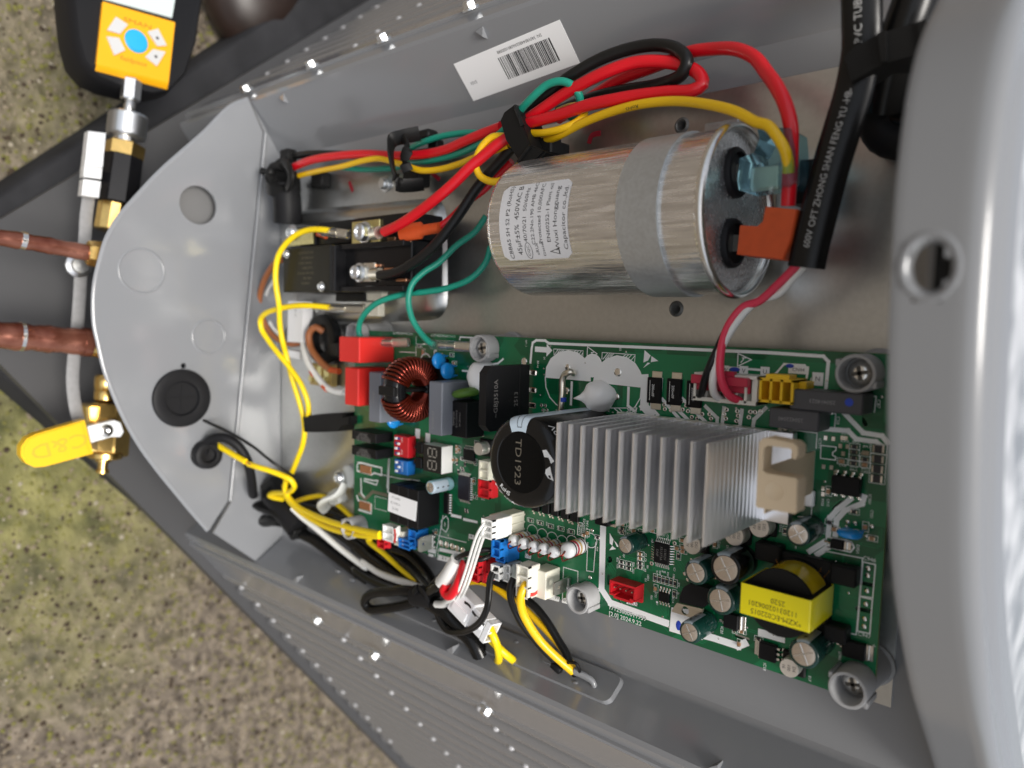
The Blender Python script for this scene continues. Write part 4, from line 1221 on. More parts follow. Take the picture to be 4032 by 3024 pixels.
# row of gate driver packages behind the large capacitor
for p in ((12.20,-23.68,0.90), (18.41,-23.64,0.90), (24.12,-23.66,0.90), (30.06,-23.89,0.90), (35.88,-24.12,0.90)):
    chip('driver_chip', (p[0] + 1.0, p[1] + 4.0), 4.6, 9, 1.8, 'S', 2, pl=2.0, pw=.55)
g = G(); c = (52.89,-20.35,2.00); g.box((c[0], c[1] + 2, 1.6), (7, 9, 3.0), .3); o = make(g, 'driver_chip', epoxy, board)
for k in (-1, 1):
    g = G(); g.box((c[0] + 5, c[1] + k * 2, .3), (3.4, 1.4, .5), .1); make(g, 'lead', solder, o)

def dpak(c, su, sv, h, tab, leads, lab=None):
    g = G(); g.box((c[0], c[1], h / 2 + .1), (su, sv, h), .35)
    o = make(g, 'surface_transistor', epoxy, board)
    if lab: o['label'] = lab
    s = 1 if tab == 'E' else -1
    g = G(); g.box((c[0] + s * (su / 2 + 1.1), c[1], .35), (2.6, sv * .92, .6), .15); g.box((c[0] + s * (su / 2 + .5), c[1], .9), (1.0, sv * .9, 1.0), .2); make(g, 'tab', steel, o)
    for k in leads:
        g = G(); g.tube([(c[0] - s * (su / 2), c[1] + k, h * .5), (c[0] - s * (su / 2 + .9), c[1] + k, h * .45), (c[0] - s * (su / 2 + 1.5), c[1] + k, .2), (c[0] - s * (su / 2 + 2.6), c[1] + k, .15)], (.5, .18), 8, spl=False, flat=(0, 0, 1)); make(g, 'lead', solder, o)
dpak((116.34,-49.11,2.00), 6.2, 6.4, 2.4, 'E', (-1.8, 1.8), 'black power transistor below the transformer')
dpak((131.73,-56.87,2.00), 6.8, 6.8, 2.4, 'W', (-2, 0, 2), 'black power transistor at the lower board edge')
dpak((162.72,-46.01,2.00), 7.8, 6.2, 2.6, 'E', (0,), 'large black diode near the lower right standoff')
c = (154.66,-9.18,1.50); dpak(c, 4.6, 3.4, 2.0, 'E', (0,))
# upright transistor folded over a white pad
g = G(); a = (103.93,-38.21,5.00)
tb = [(95.46,-43.43,6.00), (96.99,-39.15,6.00), (99.64,-36.86,6.00), (108.70,-36.68,6.00), (108.02,-42.83,6.00), (106.15,-45.25,6.00), (95.58,-45.82,6.00)]
g.prism([p[:2] for p in tb], 2.0, 6.4)
o = make(g, 'tab_transistor', epoxy, board, smooth=30); o['label'] = 'tab mounted transistor with drilled steel tongue'
tb = [(91.17,-51.05,4.00), (93.31,-47.33,4.00), (105.19,-46.56,4.00), (104.93,-48.23,4.00), (102.20,-51.11,4.00), (99.82,-51.64,4.00), (91.20,-51.70,4.00)]
hc = (97.28,-49.46,4.00)
g = G(); g.prism([p[:2] for p in tb], 3.2, 4.4, 'w', [circ(hc[:2], 1.75, 20)])
make(g, 'steel_tongue', mat('nickel tab', (.62, .57, .48), .32, .9), o, smooth=30)

# ---- chip resistors and capacitors: one built, the rest copied
def chip_proto(name, body, L, Wd, h):
    g = G(); g.box((0, 0, h / 2 + .05), (L * .62, Wd, h), .06)
    o = make(g, name, body, board, origin=(0, 0, 0))
    for s in (-1, 1):
        g = G(); g.box((s * L * .41, 0, h / 2 + .05), (L * .2, Wd * 1.02, h * 1.04), .08)
        q = make(g, 'end_cap', solder, o, origin=(0, 0, 0))
        q.location = (0, 0, 0)
    return o
_cp = {}
def chips(name, body, L, Wd, h, spots):
    for p, vert in spots:
        key = (name, vert)
        if key not in _cp:
            o = chip_proto(name, body, *((L, Wd, h)))
            _cp[key] = o
            if vert:
                for q in [o] + list(o.children):
                    for vv in q.data.vertices:
                        x, y, z = vv.co      # world axes: (-v, -w, u)
                        vv.co = (-z, y, x)
        else:
            o = _cp[key].copy(); COL.objects.link(o); o.parent = board
            for ch in _cp[key].children:
                d = ch.copy(); COL.objects.link(d); d.parent = o
        o.location = W((p[0], p[1], .02)) - W(ORG[board.name])
XC = []
R2 = [((62.63,-22.81,0.00), 0), ((62.70,-24.52,0.00), 0), ((62.89,-38.02,0.00), 0), ((62.98,-39.92,0.00), 0), ((66.68,-37.98,0.00), 0), ((66.78,-40.03,0.00), 0), ((72.55,-36.22,0.00), 0), ((72.63,-37.97,0.00), 0),
      ((80.23,-40.93,0.00), 1), ((82.18,-40.93,0.00), 1), ((84.11,-40.94,0.00), 1), ((85.95,-40.97,0.00), 1), ((87.92,-40.96,0.00), 1), ((89.87,-40.95,0.00), 1), ((89.80,-45.44,0.00), 1),
      ((158.10,26.95,0.00), 0), ((158.10,24.96,0.00), 0), ((158.15,22.90,0.00), 0), ((158.19,20.96,0.00), 0), ((161.93,22.87,0.00), 0), ((135.26,-8.55,0.00), 1),
      ((9.21,-29.83,0.00), 0), ((15.35,-29.86,0.00), 0), ((21.86,-30.13,0.00), 0), ((28.21,-30.05,0.00), 0), ((34.42,-30.15,0.00), 0),
      ((-42.25,-13.30,0.00), 1), ((-35.65,-33.11,0.00), 0), ((-35.35,-34.04,0.00), 0), ((-43.48,-8.73,0.00), 1), ((-39.54,-10.91,0.00), 0), ((-38.96,-12.00,0.00), 0), ((-37.39,-8.62,0.00), 1)]
chips('chip_resistor', chipb, 2.3, 1.25, .55, R2)
C2 = [((62.94,-20.67,0.00), 0), ((72.48,-32.04,0.00), 0), ((72.57,-33.99,0.00), 0), ((92.57,-21.53,0.00), 0), ((92.93,-24.51,0.00), 0), ((92.94,-26.23,0.00), 0), ((78.23,-20.39,0.00), 0), ((84.98,-18.47,0.00), 0), ((107.16,-19.96,0.00), 1), ((80.71,-45.53,0.00), 1),
      ((154.26,21.09,0.00), 0), ((162.04,21.00,0.00), 0), ((150.21,9.46,0.00), 1), ((-43.71,-0.07,0.00), 1), ((-43.65,-2.43,0.00), 1), ((-43.52,-7.16,0.00), 1), ((107.57,-33.47,0.00), 0)]
chips('chip_capacitor', chipc, 2.2, 1.3, .9, C2)
RR_ = random.Random(23)
for c0_, c1_, n_ in (((-53.34,4.65,0.00), (-27.22,-7.61,0.00), 8), ((-42.66,-16.26,0.00), (-23.30,-26.69,0.00), 6), ((-84.19,-47.50,0.00), (-56.45,-53.81,0.00), 5), ((150.40,4.48,0.00), (166.88,-6.55,0.00), 7), ((147.97,-24.83,0.00), (152.34,-28.07,0.00), 0),
                     ((111.76,-52.56,0.00), (127.62,-58.13,0.00), 6), ((58.84,-21.09,0.00), (73.45,-24.31,0.00), 5), ((-78.04,53.54,0.00), (-40.68,43.99,0.00), 5), ((88.26,-25.12,0.00), (96.25,-33.22,0.00), 4), ((42.04,-17.93,0.00), (51.97,-37.65,0.00), 4)):
    for k_ in range(n_):
        sp_ = (RR_.uniform(min(c0_[0], c1_[0]), max(c0_[0], c1_[0])), RR_.uniform(min(c0_[1], c1_[1]), max(c0_[1], c1_[1])), 0)
        if all(abs(sp_[0] - q_[0][0]) + abs(sp_[1] - q_[0][1]) > 3.0 for q_ in XC):
            XC.append((sp_, RR_.choice((0, 1))))
chips('chip_resistor', chipb, 2.3, 1.25, .55, XC[::2])
chips('chip_capacitor', chipc, 2.2, 1.3, .9, XC[1::2])
R3 = [((166.07,27.20,0.00), 0), ((166.11,23.55,0.00), 0), ((166.14,20.10,0.00), 0), ((166.16,16.65,0.00), 0)]
chips('large_chip_resistor', chipb, 3.8, 2.6, .6, R3)
for p, _ in R3: rct((p[0] - 2.4, p[1] - 1.7), (p[0] + 2.4, p[1] + 1.7)) if False else None
BX = G()
for p, vert in R2[:26] + C2[:13] + XC:
    lx, ly = (1.75, 1.05) if not vert else (1.05, 1.75)
    sl([(p[0] - lx, p[1] - ly), (p[0] + lx, p[1] - ly), (p[0] + lx, p[1] + ly), (p[0] - lx, p[1] + ly)], .16, True, gg=BX)
for p, _ in R3:
    sl([(p[0] - 2.6, p[1] - 1.7), (p[0] + 2.6, p[1] - 1.7), (p[0] + 2.6, p[1] + 1.7), (p[0] - 2.6, p[1] + 1.7)], .18, True, gg=BX)
make(BX, 'silkscreen_boxes', silkm, board, smooth=0, kind='stuff')
for p in ((147.97,28.78,0.00), (150.68,28.82,0.00), (147.86,18.15,0.00), (150.58,18.27,0.00), (153.22,26.51,0.00), (155.70,26.63,0.00), (154.37,23.86,0.00), (153.75,29.50,0.00), (155.01,29.53,0.00), (161.29,25.12,0.00), (162.43,25.15,0.00), (148.13,10.08,0.00), (148.26,7.96,0.00)):
    g = G(); g.box((p[0], p[1], .12), (1.3, 1.7, .22), .08); make(g, 'solder_land', solder, board)
# current shunts
for p in ((76.59,40.44,0.00), (86.03,40.56,0.00), (95.26,40.37,0.00)):
    g = G(); g.box((p[0], p[1], 1.0), (6.6, 11.0, 1.7), .3)
    o = make(g, 'shunt_resistor', epoxy, board)
    for s in (-1, 1):
        g = G(); g.box((p[0] + .6, p[1] + s * 6.6, .3), (4.8, 3.2, .5), .15); make(g, 'end_cap', tin, o)
    g = G(); text(g, '200m0F', 1.7, (p[0] - .3, p[1], 1.9), (0, -1, 0), (1, 0, 0)); sl([(p[0] + 1.4 - 3.2, p[1] - 4.2), (p[0] + 1.4 - 3.2, p[1] + 4.2)], .2, z=1.9, gg=g)
    make(g, 'value_print', silkm, o, smooth=0)

# ---- bridge rectifier standing on its leads
g = G()
prof = [(17.5, 4), (47.6, 4), (47.6, 31), (44.5, 34), (20.5, 34), (17.5, 31)]
g.prism(prof, 4.6, 9.2, 'u')
br = make(g, 'bridge_rectifier', mat('rectifier epoxy', (.012, .012, .013), .45, spec=.2, bump=.1, bscale=1500), board, smooth=30)
br['label'] = 'flat black bridge rectifier standing on edge'
g = G(); g.lathe((9.22, 32, 17), (1, 0, 0), [(1.9, .0), (1.7, .04), (.001, .04)], 20); make(g, 'screw_hole', mat('deep black', (.002, .002, .002), .9), br)
g = G(); g.bx(9.2, 9.5, 17.6, 47.5, 10.5, 11.4, .1); make(g, 'raised_line', black, br)
g = G(); text(g, '~GBJ3510A', 3.7, (9.26, 32.5, 27.5), (0, 1, 0), (0, 0, 1)); text(g, '2513', 3.6, (9.26, 31.5, 13.4), (0, 1, 0), (0, 0, 1)); make(g, 'case_print', laser, br, smooth=0)
for vv in (20.5, 27.5, 35.0, 43.5):
    g = G(); g.bx(6.0, 6.9, vv - 1.1, vv + 1.1, 0, 5); g.box((8.6, vv, .5), (4.2, 2.6, 1.0), .4); make(g, 'lead', solder, br)

# ---- film capacitors, relays and the choke at the lower end
def boxed(name, u0, u1, v0, v1, h, m, ch=.5, lab=None):
    g = G(); g.bx(u0, u1, v0, v1, .1, h, ch)
    o = make(g, name, m, board)
    if lab: o['label'] = lab
    return o
a, b = (-44.03,36.47,21.00), (-34.31,9.12,21.00)
o = boxed('film_capacitor', a[0], b[0] + .3, b[1], a[1], 21, greyp, .5, 'grey boxed film capacitor between choke and relay')
g = G(); text(g, 'S104K57', 2.6, (a[0] + 3.6, (a[1] + b[1]) / 2 - 6, 21.05), (0, 1, 0), (-1, 0, 0)); make(g, 'case_print', ginkm, o, smooth=0)
a, b = (-97.83,37.73,18.00), (-87.37,9.62,18.00)
o = boxed('film_capacitor', a[0], b[0], b[1], a[1], 18, greyp, .5, 'grey boxed film capacitor beside the red cases')
g = G(); text(g, 'S104K', 2.6, (a[0] + 4.5, (a[1] + b[1]) / 2, 18.05), (0, 1, 0), (-1, 0, 0)); make(g, 'case_print', ginkm, o, smooth=0)
a, b = (-117.97,39.23,20.00), (-104.99,17.43,20.00)
boxed('red_capacitor', a[0], b[0], b[1], a[1], 20, redcap, .6, 'lower red boxed capacitor at the left end')
a, b = (-116.68,57.11,25.00), (-97.40,42.86,25.00)
boxed('red_capacitor', a[0], b[0], b[1], a[1], 25, redcap, .6, 'upper red boxed capacitor at the left end')
a, b = (-35.28,26.86,13.50), (-23.81,8.35,13.50)
o = boxed('relay', a[0], b[0], b[1], a[1], 13.5, epoxy, .4, 'black sugar cube relay beside the bridge rectifier')
g = G()
for k, (s_, z_) in enumerate((('Sanyou', 2.6), ('SJ-S-112DMH2', 1.5), ('5A 250VAC', 1.5))): text(g, s_, z_, (a[0] + 2 + 2.4 * k, (a[1] + b[1]) / 2, 13.55), (0, 1, 0), (-1, 0, 0))
make(g, 'case_print', laser, o, smooth=0)
for (a, b) in (((-120.93,1.51,12.50), (-97.79,-3.96,12.50)), ((-120.88,-7.79,13.00), (-97.36,-13.33,13.00))):
    o = boxed('relay', a[0], b[0], b[1], a[1], 12.7, epoxy, .3, 'black slim relay at the left end of the board')
    g = G()
    for k in range(4): text(g, ('HF46F', '012-HS1', '3A 250VAC', '5A 277VAC')[k], 1.9, ((a[0] + b[0]) / 2, a[1] - 1.6 - 2.0 * k * (a[1] - b[1]) / 9, 12.76), (1, 0, 0), (0, 1, 0), stretch=1.5)
    make(g, 'case_print', laser, o, smooth=0)
u0_, u1_ = (-81.07,-45.16,16.00)[0], (-56.72,-45.43,16.00)[0]
v1_, v0_ = (-80.44,-24.00,16.00)[1], (-56.72,-45.43,16.00)[1]
o = None
w_ = (u1_ - u0_) / 3
for k in range(3):
    q = boxed('relay', u0_ + w_ * k + .1, u0_ + w_ * (k + 1) - .1, v0_, v1_, 16, epoxy, .35, 'black relay of the row under the white label')
g = G()
lb = [(-81.51,-28.88,16.20), (-57.38,-30.01,16.20), (-58.47,-41.04,16.20), (-82.18,-39.74,16.20)]
g.prism([p[:2] for p in lb], 16.05, 16.16)
lab_o = make(g, 'board_label', labelm, board)
g = G(); cc = ((lb[0][0] + lb[3][0]) / 2, (lb[0][1] + lb[3][1]) / 2)
lu = Vector(lb[1][:2]) - Vector(lb[0][:2]); lv = Vector(lb[3][:2]) - Vector(lb[0][:2])
for k, s_ in enumerate(('17123000', 'EU-KFR16', '25-06B')):
    p = Vector(lb[0][:2]) + lu * .26 + lv * (.2 + .28 * k); text(g, s_, 1.9, (p.x, p.y, 16.2), (lu.x, lu.y, 0), (-lv.x, -lv.y, 0))
make(g, 'label_print', ginkm, lab_o, smooth=0)

# common mode choke: ring core standing on edge, two halves wound in enamelled wire
def torus(g, c, R_, rx, rz, n=40, m=14, axis='w'):
    vs, fs = [], []
    for i in range(n):
        a = 2 * math.pi * i / n
        for k in range(m):
            b = 2 * math.pi * k / m
            rr = R_ + rx * math.copysign(abs(math.cos(b)) ** .7, math.cos(b))
            zz = rz * math.copysign(abs(math.sin(b)) ** .7, math.sin(b))
            if axis == 'w': vs.append((c[0] + rr * math.cos(a), c[1] + rr * math.sin(a), c[2] + zz))
            else: vs.append((c[0] + zz, c[1] + rr * math.cos(a), c[2] + rr * math.sin(a)))
    for i in range(n):
        for k in range(m):
            fs.append((i * m + k, ((i + 1) % n) * m + k, ((i + 1) % n) * m + (k + 1) % m, i * m + (k + 1) % m))
    g.add(vs, fs)
cf = (-56.33,30.58,17.00)
KU, KV, KW = cf[0] - 5.5, cf[1], 18.0
KR, KRX, KRZ = 11.2, 5.0, 6.0
g = G(); torus(g, (KU, KV, KW), KR, KRX, KRZ, axis='u')
chk = make(g, 'choke', blackg, board, smooth=40); chk['label'] = 'ring choke standing on edge, wound in copper coloured wire'
for mid in (0, 180):
    for k in range(17):
        a = math.radians(mid - 66 + k * 132 / 16.0)
        pts = []
        for j in range(15):
            b = 2 * math.pi * j / 14
            rr = KR + (KRX + .7) * math.copysign(abs(math.cos(b)) ** .6, math.cos(b))
            zz = (KRZ + .7) * math.copysign(abs(math.sin(b)) ** .6, math.sin(b))
            aa = a + .05 * math.sin(b)
            pts.append((KU + zz, KV + rr * math.cos(aa), KW + rr * math.sin(aa)))
        g = G(); g.tube(pts, .84, 7, step=2.4)
        make(g, 'winding_turn', enamel, chk, smooth=70)
g = G(); g.bx(KU - 7, KU + 5, KV - .8, KV + .8, KW - 15, KW + 15, .2); g.bx(KU - 9, KU + 11, KV - 16.5, KV + 16.5, .2, 3.2, .5)
g.bx(KU - 6.4, KU + 6.4, KV - 2.4, KV + 2.4, KW + 14, KW + 16.6, .4)
make(g, 'choke_holder', black, chk)

def disc_cap(name, c, r, th, tilt, m, lab, legs=True):
    """leaded disc capacitor: lens lying edge-on, axis direction tilt (degrees in the u,v plane), rising off the board"""
    a = math.radians(tilt)
    ax = Vector((math.cos(a), math.sin(a), 0))
    g = G()
    prof = [(.001, -th / 2), (r * .6, -th * .46), (r * .88, -th * .33), (r, 0), (r * .88, th * .33), (r * .6, th * .46), (.001, th / 2)]
    g.lathe((c[0], c[1], r + 2.2), ax, prof, 28)
    o = make(g, name, m, board, smooth=60)
    o['label'] = lab
    g = G()
    t = Vector((-ax.y, ax.x, 0))
    for s in (-1, 1):
        p = Vector((c[0], c[1], 0)) + t * (r * .55 * s)
        g.tube([(p.x, p.y, 0), (p.x, p.y, 1.5), (p.x - t.x * s * .6, p.y - t.y * s * .6, 4)], .4, 8)
        g.lathe((p.x, p.y, 1.2), (0, 0, 1), [(.5, 0), (1.0, 1.6)], 8)
    make(g, 'lead', m if m is not bluec else bluec, o)
    return o
disc_cap('disc_capacitor', (-45.31,41.05,0.00), 4.6, 3.4, 8, bluec, 'blue disc capacitor in front, beside the small standoff')
disc_cap('disc_capacitor', (-52.17,46.11,0.00), 4.6, 3.4, 12, bluec, 'blue disc capacitor behind, under the clear terminal')
disc_cap('disc_capacitor', (-89.55,9.89,0.00), 4.6, 3.4, 8, bluec, 'blue disc capacitor half hidden under the choke')
disc_cap('disc_capacitor', (160.31,-2.84,0.00), 4.4, 2.8, 88, bluec, 'blue disc capacitor at the right edge')
disc_cap('varistor', (-28.02,31.19,0.00), 7.6, 4.6, 104, grnc, 'green disc varistor beside the bridge rectifier')

# white silicone blobs
def blob(c, r, tip, lab):
    g = G()
    n, m = 24, 12
    vs = []
    for i in range(m + 1):
        t = math.pi / 2 * i / m
        for k in range(n):
            a = 2 * math.pi * k / n
            rr = r * math.cos(t) ** .8 * (1 + .07 * math.sin(3 * a + 1) + .04 * math.sin(5 * a + i * .7))
            vs.append(Vector((c[0] + rr * math.cos(a), c[1] + rr * math.sin(a), 1.3 * r * math.sin(t))))
    T_ = Vector(tip)
    d = (T_ - Vector((c[0], c[1], r * .3)))
    L = d.length; d.normalize()
    for i, v in enumerate(vs):
        q = (v - Vector((c[0], c[1], r * .3)))
        cosang = q.normalized().dot(d) if q.length > 0 else 0
        if cosang > .93:
            k = .8 * ((cosang - .93) / .07) ** 1.8
            vs[i] = v.lerp(Vector((c[0], c[1], r * .3)) + d * L, k * .98)
    fs = [(i * n + k, i * n + (k + 1) % n, (i + 1) * n + (k + 1) % n, (i + 1) * n + k) for i in range(m) for k in range(n)]
    g.add(vs, fs)
    o = make(g, 'silicone_blob', glue, board, smooth=80); o['label'] = lab
blob((48.84,35.48,4.00), 7.4, (39.71,34.27,12.00), 'white silicone blob above the large capacitor')
blob((-22.75,39.25,3.00), 8.8, (-28.79,38.89,9.00), 'white silicone blob left of the bridge rectifier')

# bent wire link
g = G(); g.tube([(32.34,44.93,0.00), (35.34,45.27,4.00), (35.41,45.78,6.00), (32.35,44.65,6.00), (30.92,42.06,6.00), (30.87,36.33,6.00), (30.39,27.66,6.00), (28.64,22.97,4.00)], 1.55, 12)
lk = make(g, 'wire_link', tin, board, smooth=60); lk['label'] = 'thick tinned wire link beside the large capacitor'
g = G(); p = (31.46,32.79,6.00); g.tube([(p[0], p[1] - 1.0, p[2]), (p[0], p[1] + 1.0, p[2])], 1.66, 12, spl=False); make(g, 'blue_mark', markb, lk)

# ---- flat film capacitors near the right edge
for (a, b, h, s_, dot) in (((146.56,45.41,12.00), (163.42,40.71,12.00), 12, '250414023', 1), ((131.31,37.93,12.00), (149.29,33.45,12.00), 12, '250422040', 0)):
    u0_, u1_ = a[0] + (0 if not dot else -8), b[0]
    cvv = (a[1] + b[1]) / 2
    o = boxed('film_capacitor', u0_, u1_, cvv - 3.6, cvv + 3.6, h, dgrey, .5, 'dark grey film capacitor printed %s' % s_)
    g = G(); text(g, s_, 2.0, ((u0_ + u1_) / 2 - 1, cvv, h + .05), (-1, 0, 0), (0, -1, 0)); make(g, 'case_print', ginkm, o, smooth=0)
    if dot:
        g = G(); g.lathe((u1_ - 4.5, cvv + .6, h), (0, 0, 1), [(1.4, .06), (.001, .07)], 16); make(g, 'ink_dot', markb, o)

# ---- upright resistors with red enamelled leads
for k, (t_, b_) in enumerate((((9.01,-37.46,13.00), (10.37,-35.24,0.00)), ((15.27,-37.60,13.00), (16.81,-35.90,0.00)), ((21.75,-37.71,13.00), (23.02,-36.27,0.00)), ((27.71,-37.36,13.00), (29.16,-36.62,0.00)), ((33.69,-37.46,13.00), (35.02,-36.71,0.00)), ((41.86,-34.76,13.50), (44.88,-32.85,0.00)))):
    t_, b_ = Vector(t_), Vector(b_)
    c = (t_ + Vector((b_.x, b_.y, 13))) / 2
    big_ = k == 5
    r = 3.6 if big_ else 2.7
    h0, h1 = 1.2, 14.5
    g = G()
    g.lathe((t_.x, t_.y, h0), (0, 0, 1), [(.5, 0), (r * .8, .3), (r, 1.3), (r, 3.2), (r * .9, 4.0), (r * .9, h1 - h0 - 4.4), (r, h1 - h0 - 3.4), (r, h1 - h0 - 1.5), (r * .78, h1 - h0 - .4), (r * .3, h1 - h0)], 24)
    o = make(g, 'power_resistor', bodyr, board, smooth=50)
    for hh, cm in ((3.4, enamel), (6.0, mat('gold band', (.5, .33, .12), .4)), (8.2, markr), (10.2, inkm if big_ else copper)):
        g = G(); g.lathe((t_.x, t_.y, hh), (0, 0, 1), [(r * 1.012, 0), (r * 1.012, .7)], 24); make(g, 'colour_band', cm, o, smooth=40)
    g = G()
    q = Vector((t_.x - r * .2, t_.y - r * 1.25, 0))
    g.tube([(t_.x, t_.y, h1 - .2), (t_.x - .4, t_.y - r * .5, h1 + 1.4), (q.x, q.y, h1 + .6), (q.x, q.y, h1 - 3), (q.x, q.y, 6), (q.x, q.y, -.3)], .42, 8)
    make(g, 'lead', enamel, o, smooth=70)

# ---- DIP switches, display and sensors
def dip(a, b, h, m, n, lab):
    o = boxed('dip_switch', a[0], b[0], b[1], a[1], h, m, .3, lab)
    for k in range(n):
        vv = a[1] + (b[1] - a[1]) * (k + .6) / (n + .2)
        g = G(); g.bx(a[0] + 1.2, a[0] + 5.4, vv - .75, vv + .75, h - .2, h + .03); make(g, 'switch_slot', mat('slot shadow blue', (.05, .06, .25), .5), o)
        g = G(); g.bx(a[0] + 1.5 + (2.2 if k % 2 else 0), a[0] + 3.2 + (2.2 if k % 2 else 0), vv - .65, vv + .65, h - .1, h + .9, .15); make(g, 'slider', whtp, o)
    g = G(); text(g, 'ON', 1.8, (a[0] + 7.2, a[1] - 2.2, h + .04), (0, 1, 0), (-1, 0, 0)); text(g, 'DIP', 1.8, (a[0] + 7.2, b[1] + 3, h + .04), (0, 1, 0), (-1, 0, 0)); make(g, 'case_print', silkm, o, smooth=0)
dip((-89.80,1.61,6.00), (-77.32,-10.48,6.00), 6, redp, 4, 'red four way switch block')
dip((-89.18,-12.39,6.00), (-77.76,-20.49,6.00), 6, bluep, 3, 'blue three way switch block')
a, b = (-61.59,1.31,8.50), (-47.06,-14.44,8.50)
g = G(); g.bx(a[0], b[0], b[1], a[1] - 1.0, .2, 8.4, .2)
o = make(g, 'seven_segment_display', whtp, board); o['label'] = 'two digit seven segment display with dark face'
g = G(); g.bx(a[0] + .05, b[0] - .05, b[1] + .05, a[1] - 1.05, 8.35, 8.62, .05); make(g, 'display_face', mat('dark display face', (.012, .012, .012), .3), o)
for k in range(2):
    cv = (a[1] - 1) * (.73 - .46 * k) + b[1] * (.27 + .46 * k); cu = (a[0] + b[0]) / 2
    for (du, dv, su, sv) in ((-3.1, 0, .55, 3.4), (0, 0, .55, 3.4), (3.1, 0, .55, 3.4), (-1.55, 2.0, 2.4, .55), (1.55, 2.0, 2.4, .55), (-1.55, -2.0, 2.4, .55), (1.55, -2.0, 2.4, .55)):
        g = G(); g.box((cu + du * 1.1, cv + dv * 1.15, 8.64), (su * 1.05, sv, .04)); make(g, 'segment', mat('unlit segment', (.33, .31, .27), .5), o)
for p in ((-70.51,-3.60,4.00), (-70.95,-12.28,4.00)):
    g = G(); g.box((p[0] + .8, p[1], 2.4), (5.5, 6.0, 4.6), .4); g.lathe((p[0] - 2.0, p[1], 3.2), (-1, 0, 0), [(1.7, 0), (1.6, 1.0), (1.0, 1.8), (.001, 2.1)], 16)
    make(g, 'opto_sensor', blackg, board)

# ---- connectors
def conn(name, cu, cv, su, sv, h0, h1, m, lab=None, open_=True, n=2, ribs=False):
    g = G(); g.bx(cu - su / 2, cu + su / 2, cv - sv / 2, cv + sv / 2, h0, h1 - (1.6 if open_ else 0), .3)
    if open_:
        t = .8
        for k in range(n + 1):
            vv = cv - sv / 2 + (sv - t) * k / n
            g.bx(cu - su / 2, cu + su / 2, vv, vv + t, h1 - 1.7, h1)
        g.bx(cu - su / 2, cu - su / 2 + t, cv - sv / 2, cv + sv / 2, h1 - 1.7, h1 - .01); g.bx(cu + su / 2 - t, cu + su / 2, cv - sv / 2, cv + sv / 2, h1 - 1.7, h1 - .01)
    if ribs:
        for k in range(3):
            g.bx(cu - su / 2 + .3, cu + su / 2 + .5, cv + sv * (-.4 + .35 * k), cv + sv * (-.4 + .35 * k) + .9, h0, h1 - 1, .1)
    o = make(g, name, m, board)
    if lab: o['label'] = lab
    return o
p = (5.50,-35.98,0.00)
conn('header', p[0] - 4.2, p[1] + 4.8, 7.6, 10.5, .1, 18, crm, 'cream upright header below the black capacitor', False, ribs=True)
conn('header', *(Vector((-0.69,-46.23,0.00))[:2]), 6.4, 9.6, .1, 11, bluep, 'blue header beside the upright resistors')
conn('header', *(Vector((-13.06,-58.22,0.00))[:2]), 6.4, 12, .1, 11.5, redp, 'red header near the lower board edge')
conn('header', *(Vector((0.81,-56.34,0.00))[:2]), 6.8, 9.0, .1, 9, whtp, 'white two pin header')
pW = Vector((28.14,-56.15,0.00))
conn('header', pW.x - 4, pW.y + .5, 8.5, 13.5, .1, 11, crm, 'large cream header beside the steel tab', False)
conn('header', *(Vector((-81.94,-57.18,0.00))[:2]), 8, 9.0, .1, 8.5, crm, 'cream header at the lower left', False)
conn('header', *(Vector((-69.01,-54.06,0.00))[:2]), 6.6, 9.5, .1, 9.5, bluep, 'blue header at the lower left')
# debug header, open red box with four pins
a, b = (61.42,-45.01,7.00), (74.82,-50.65,7.00)
g = G()
u0_, u1_ = a[0], b[0]; vc = ((61.23,-45.24,7.00)[1] + (74.16,-44.59,7.00)[1]) / 2 ; v0_ = vc - 8.4
g.bx(u0_, u1_, v0_, vc, .1, 1.6); g.bx(u0_, u1_, vc - .9, vc, 1.5, 7); g.bx(u0_, u0_ + .9, v0_ + 2.4, vc - .8, 1.5, 7); g.bx(u1_ - .9, u1_, v0_ + 2.4, vc - .8, 1.5, 7)
g.bx(u0_, u0_ + 2.8, v0_ + 1.8, v0_ + 2.7, 1.5, 7); g.bx(u1_ - 2.8, u1_, v0_ + 1.8, v0_ + 2.7, 1.5, 7); g.bx(u0_ + 2.0, u1_ - 2.0, v0_ + .6, v0_ + 1.6, 1.5, 6.6)
o = make(g, 'debug_header', redp, board); o['label'] = 'open red four pin header marked DEBUG'
for k in range(4):
    g = G(); g.cyl((u0_ + 2.2 + k * (u1_ - u0_ - 4.4) / 3, vc - 3.0, 1), (u0_ + 2.2 + k * (u1_ - u0_ - 4.4) / 3, vc - 3.0, 6.4), .34, n=8); make(g, 'pin', tin, o)
# second red header half hidden behind the big capacitor
p = (-19.97,-17.44,5.00); conn('header', p[0] + 3, p[1], 8, 9.5, .1, 7, redp, 'red header left of the black capacitor')
p = (-20.24,-8.04,5.00); conn('header', p[0] + 3, p[1], 7, 10, .1, 7, crm, 'cream header left of the black capacitor')

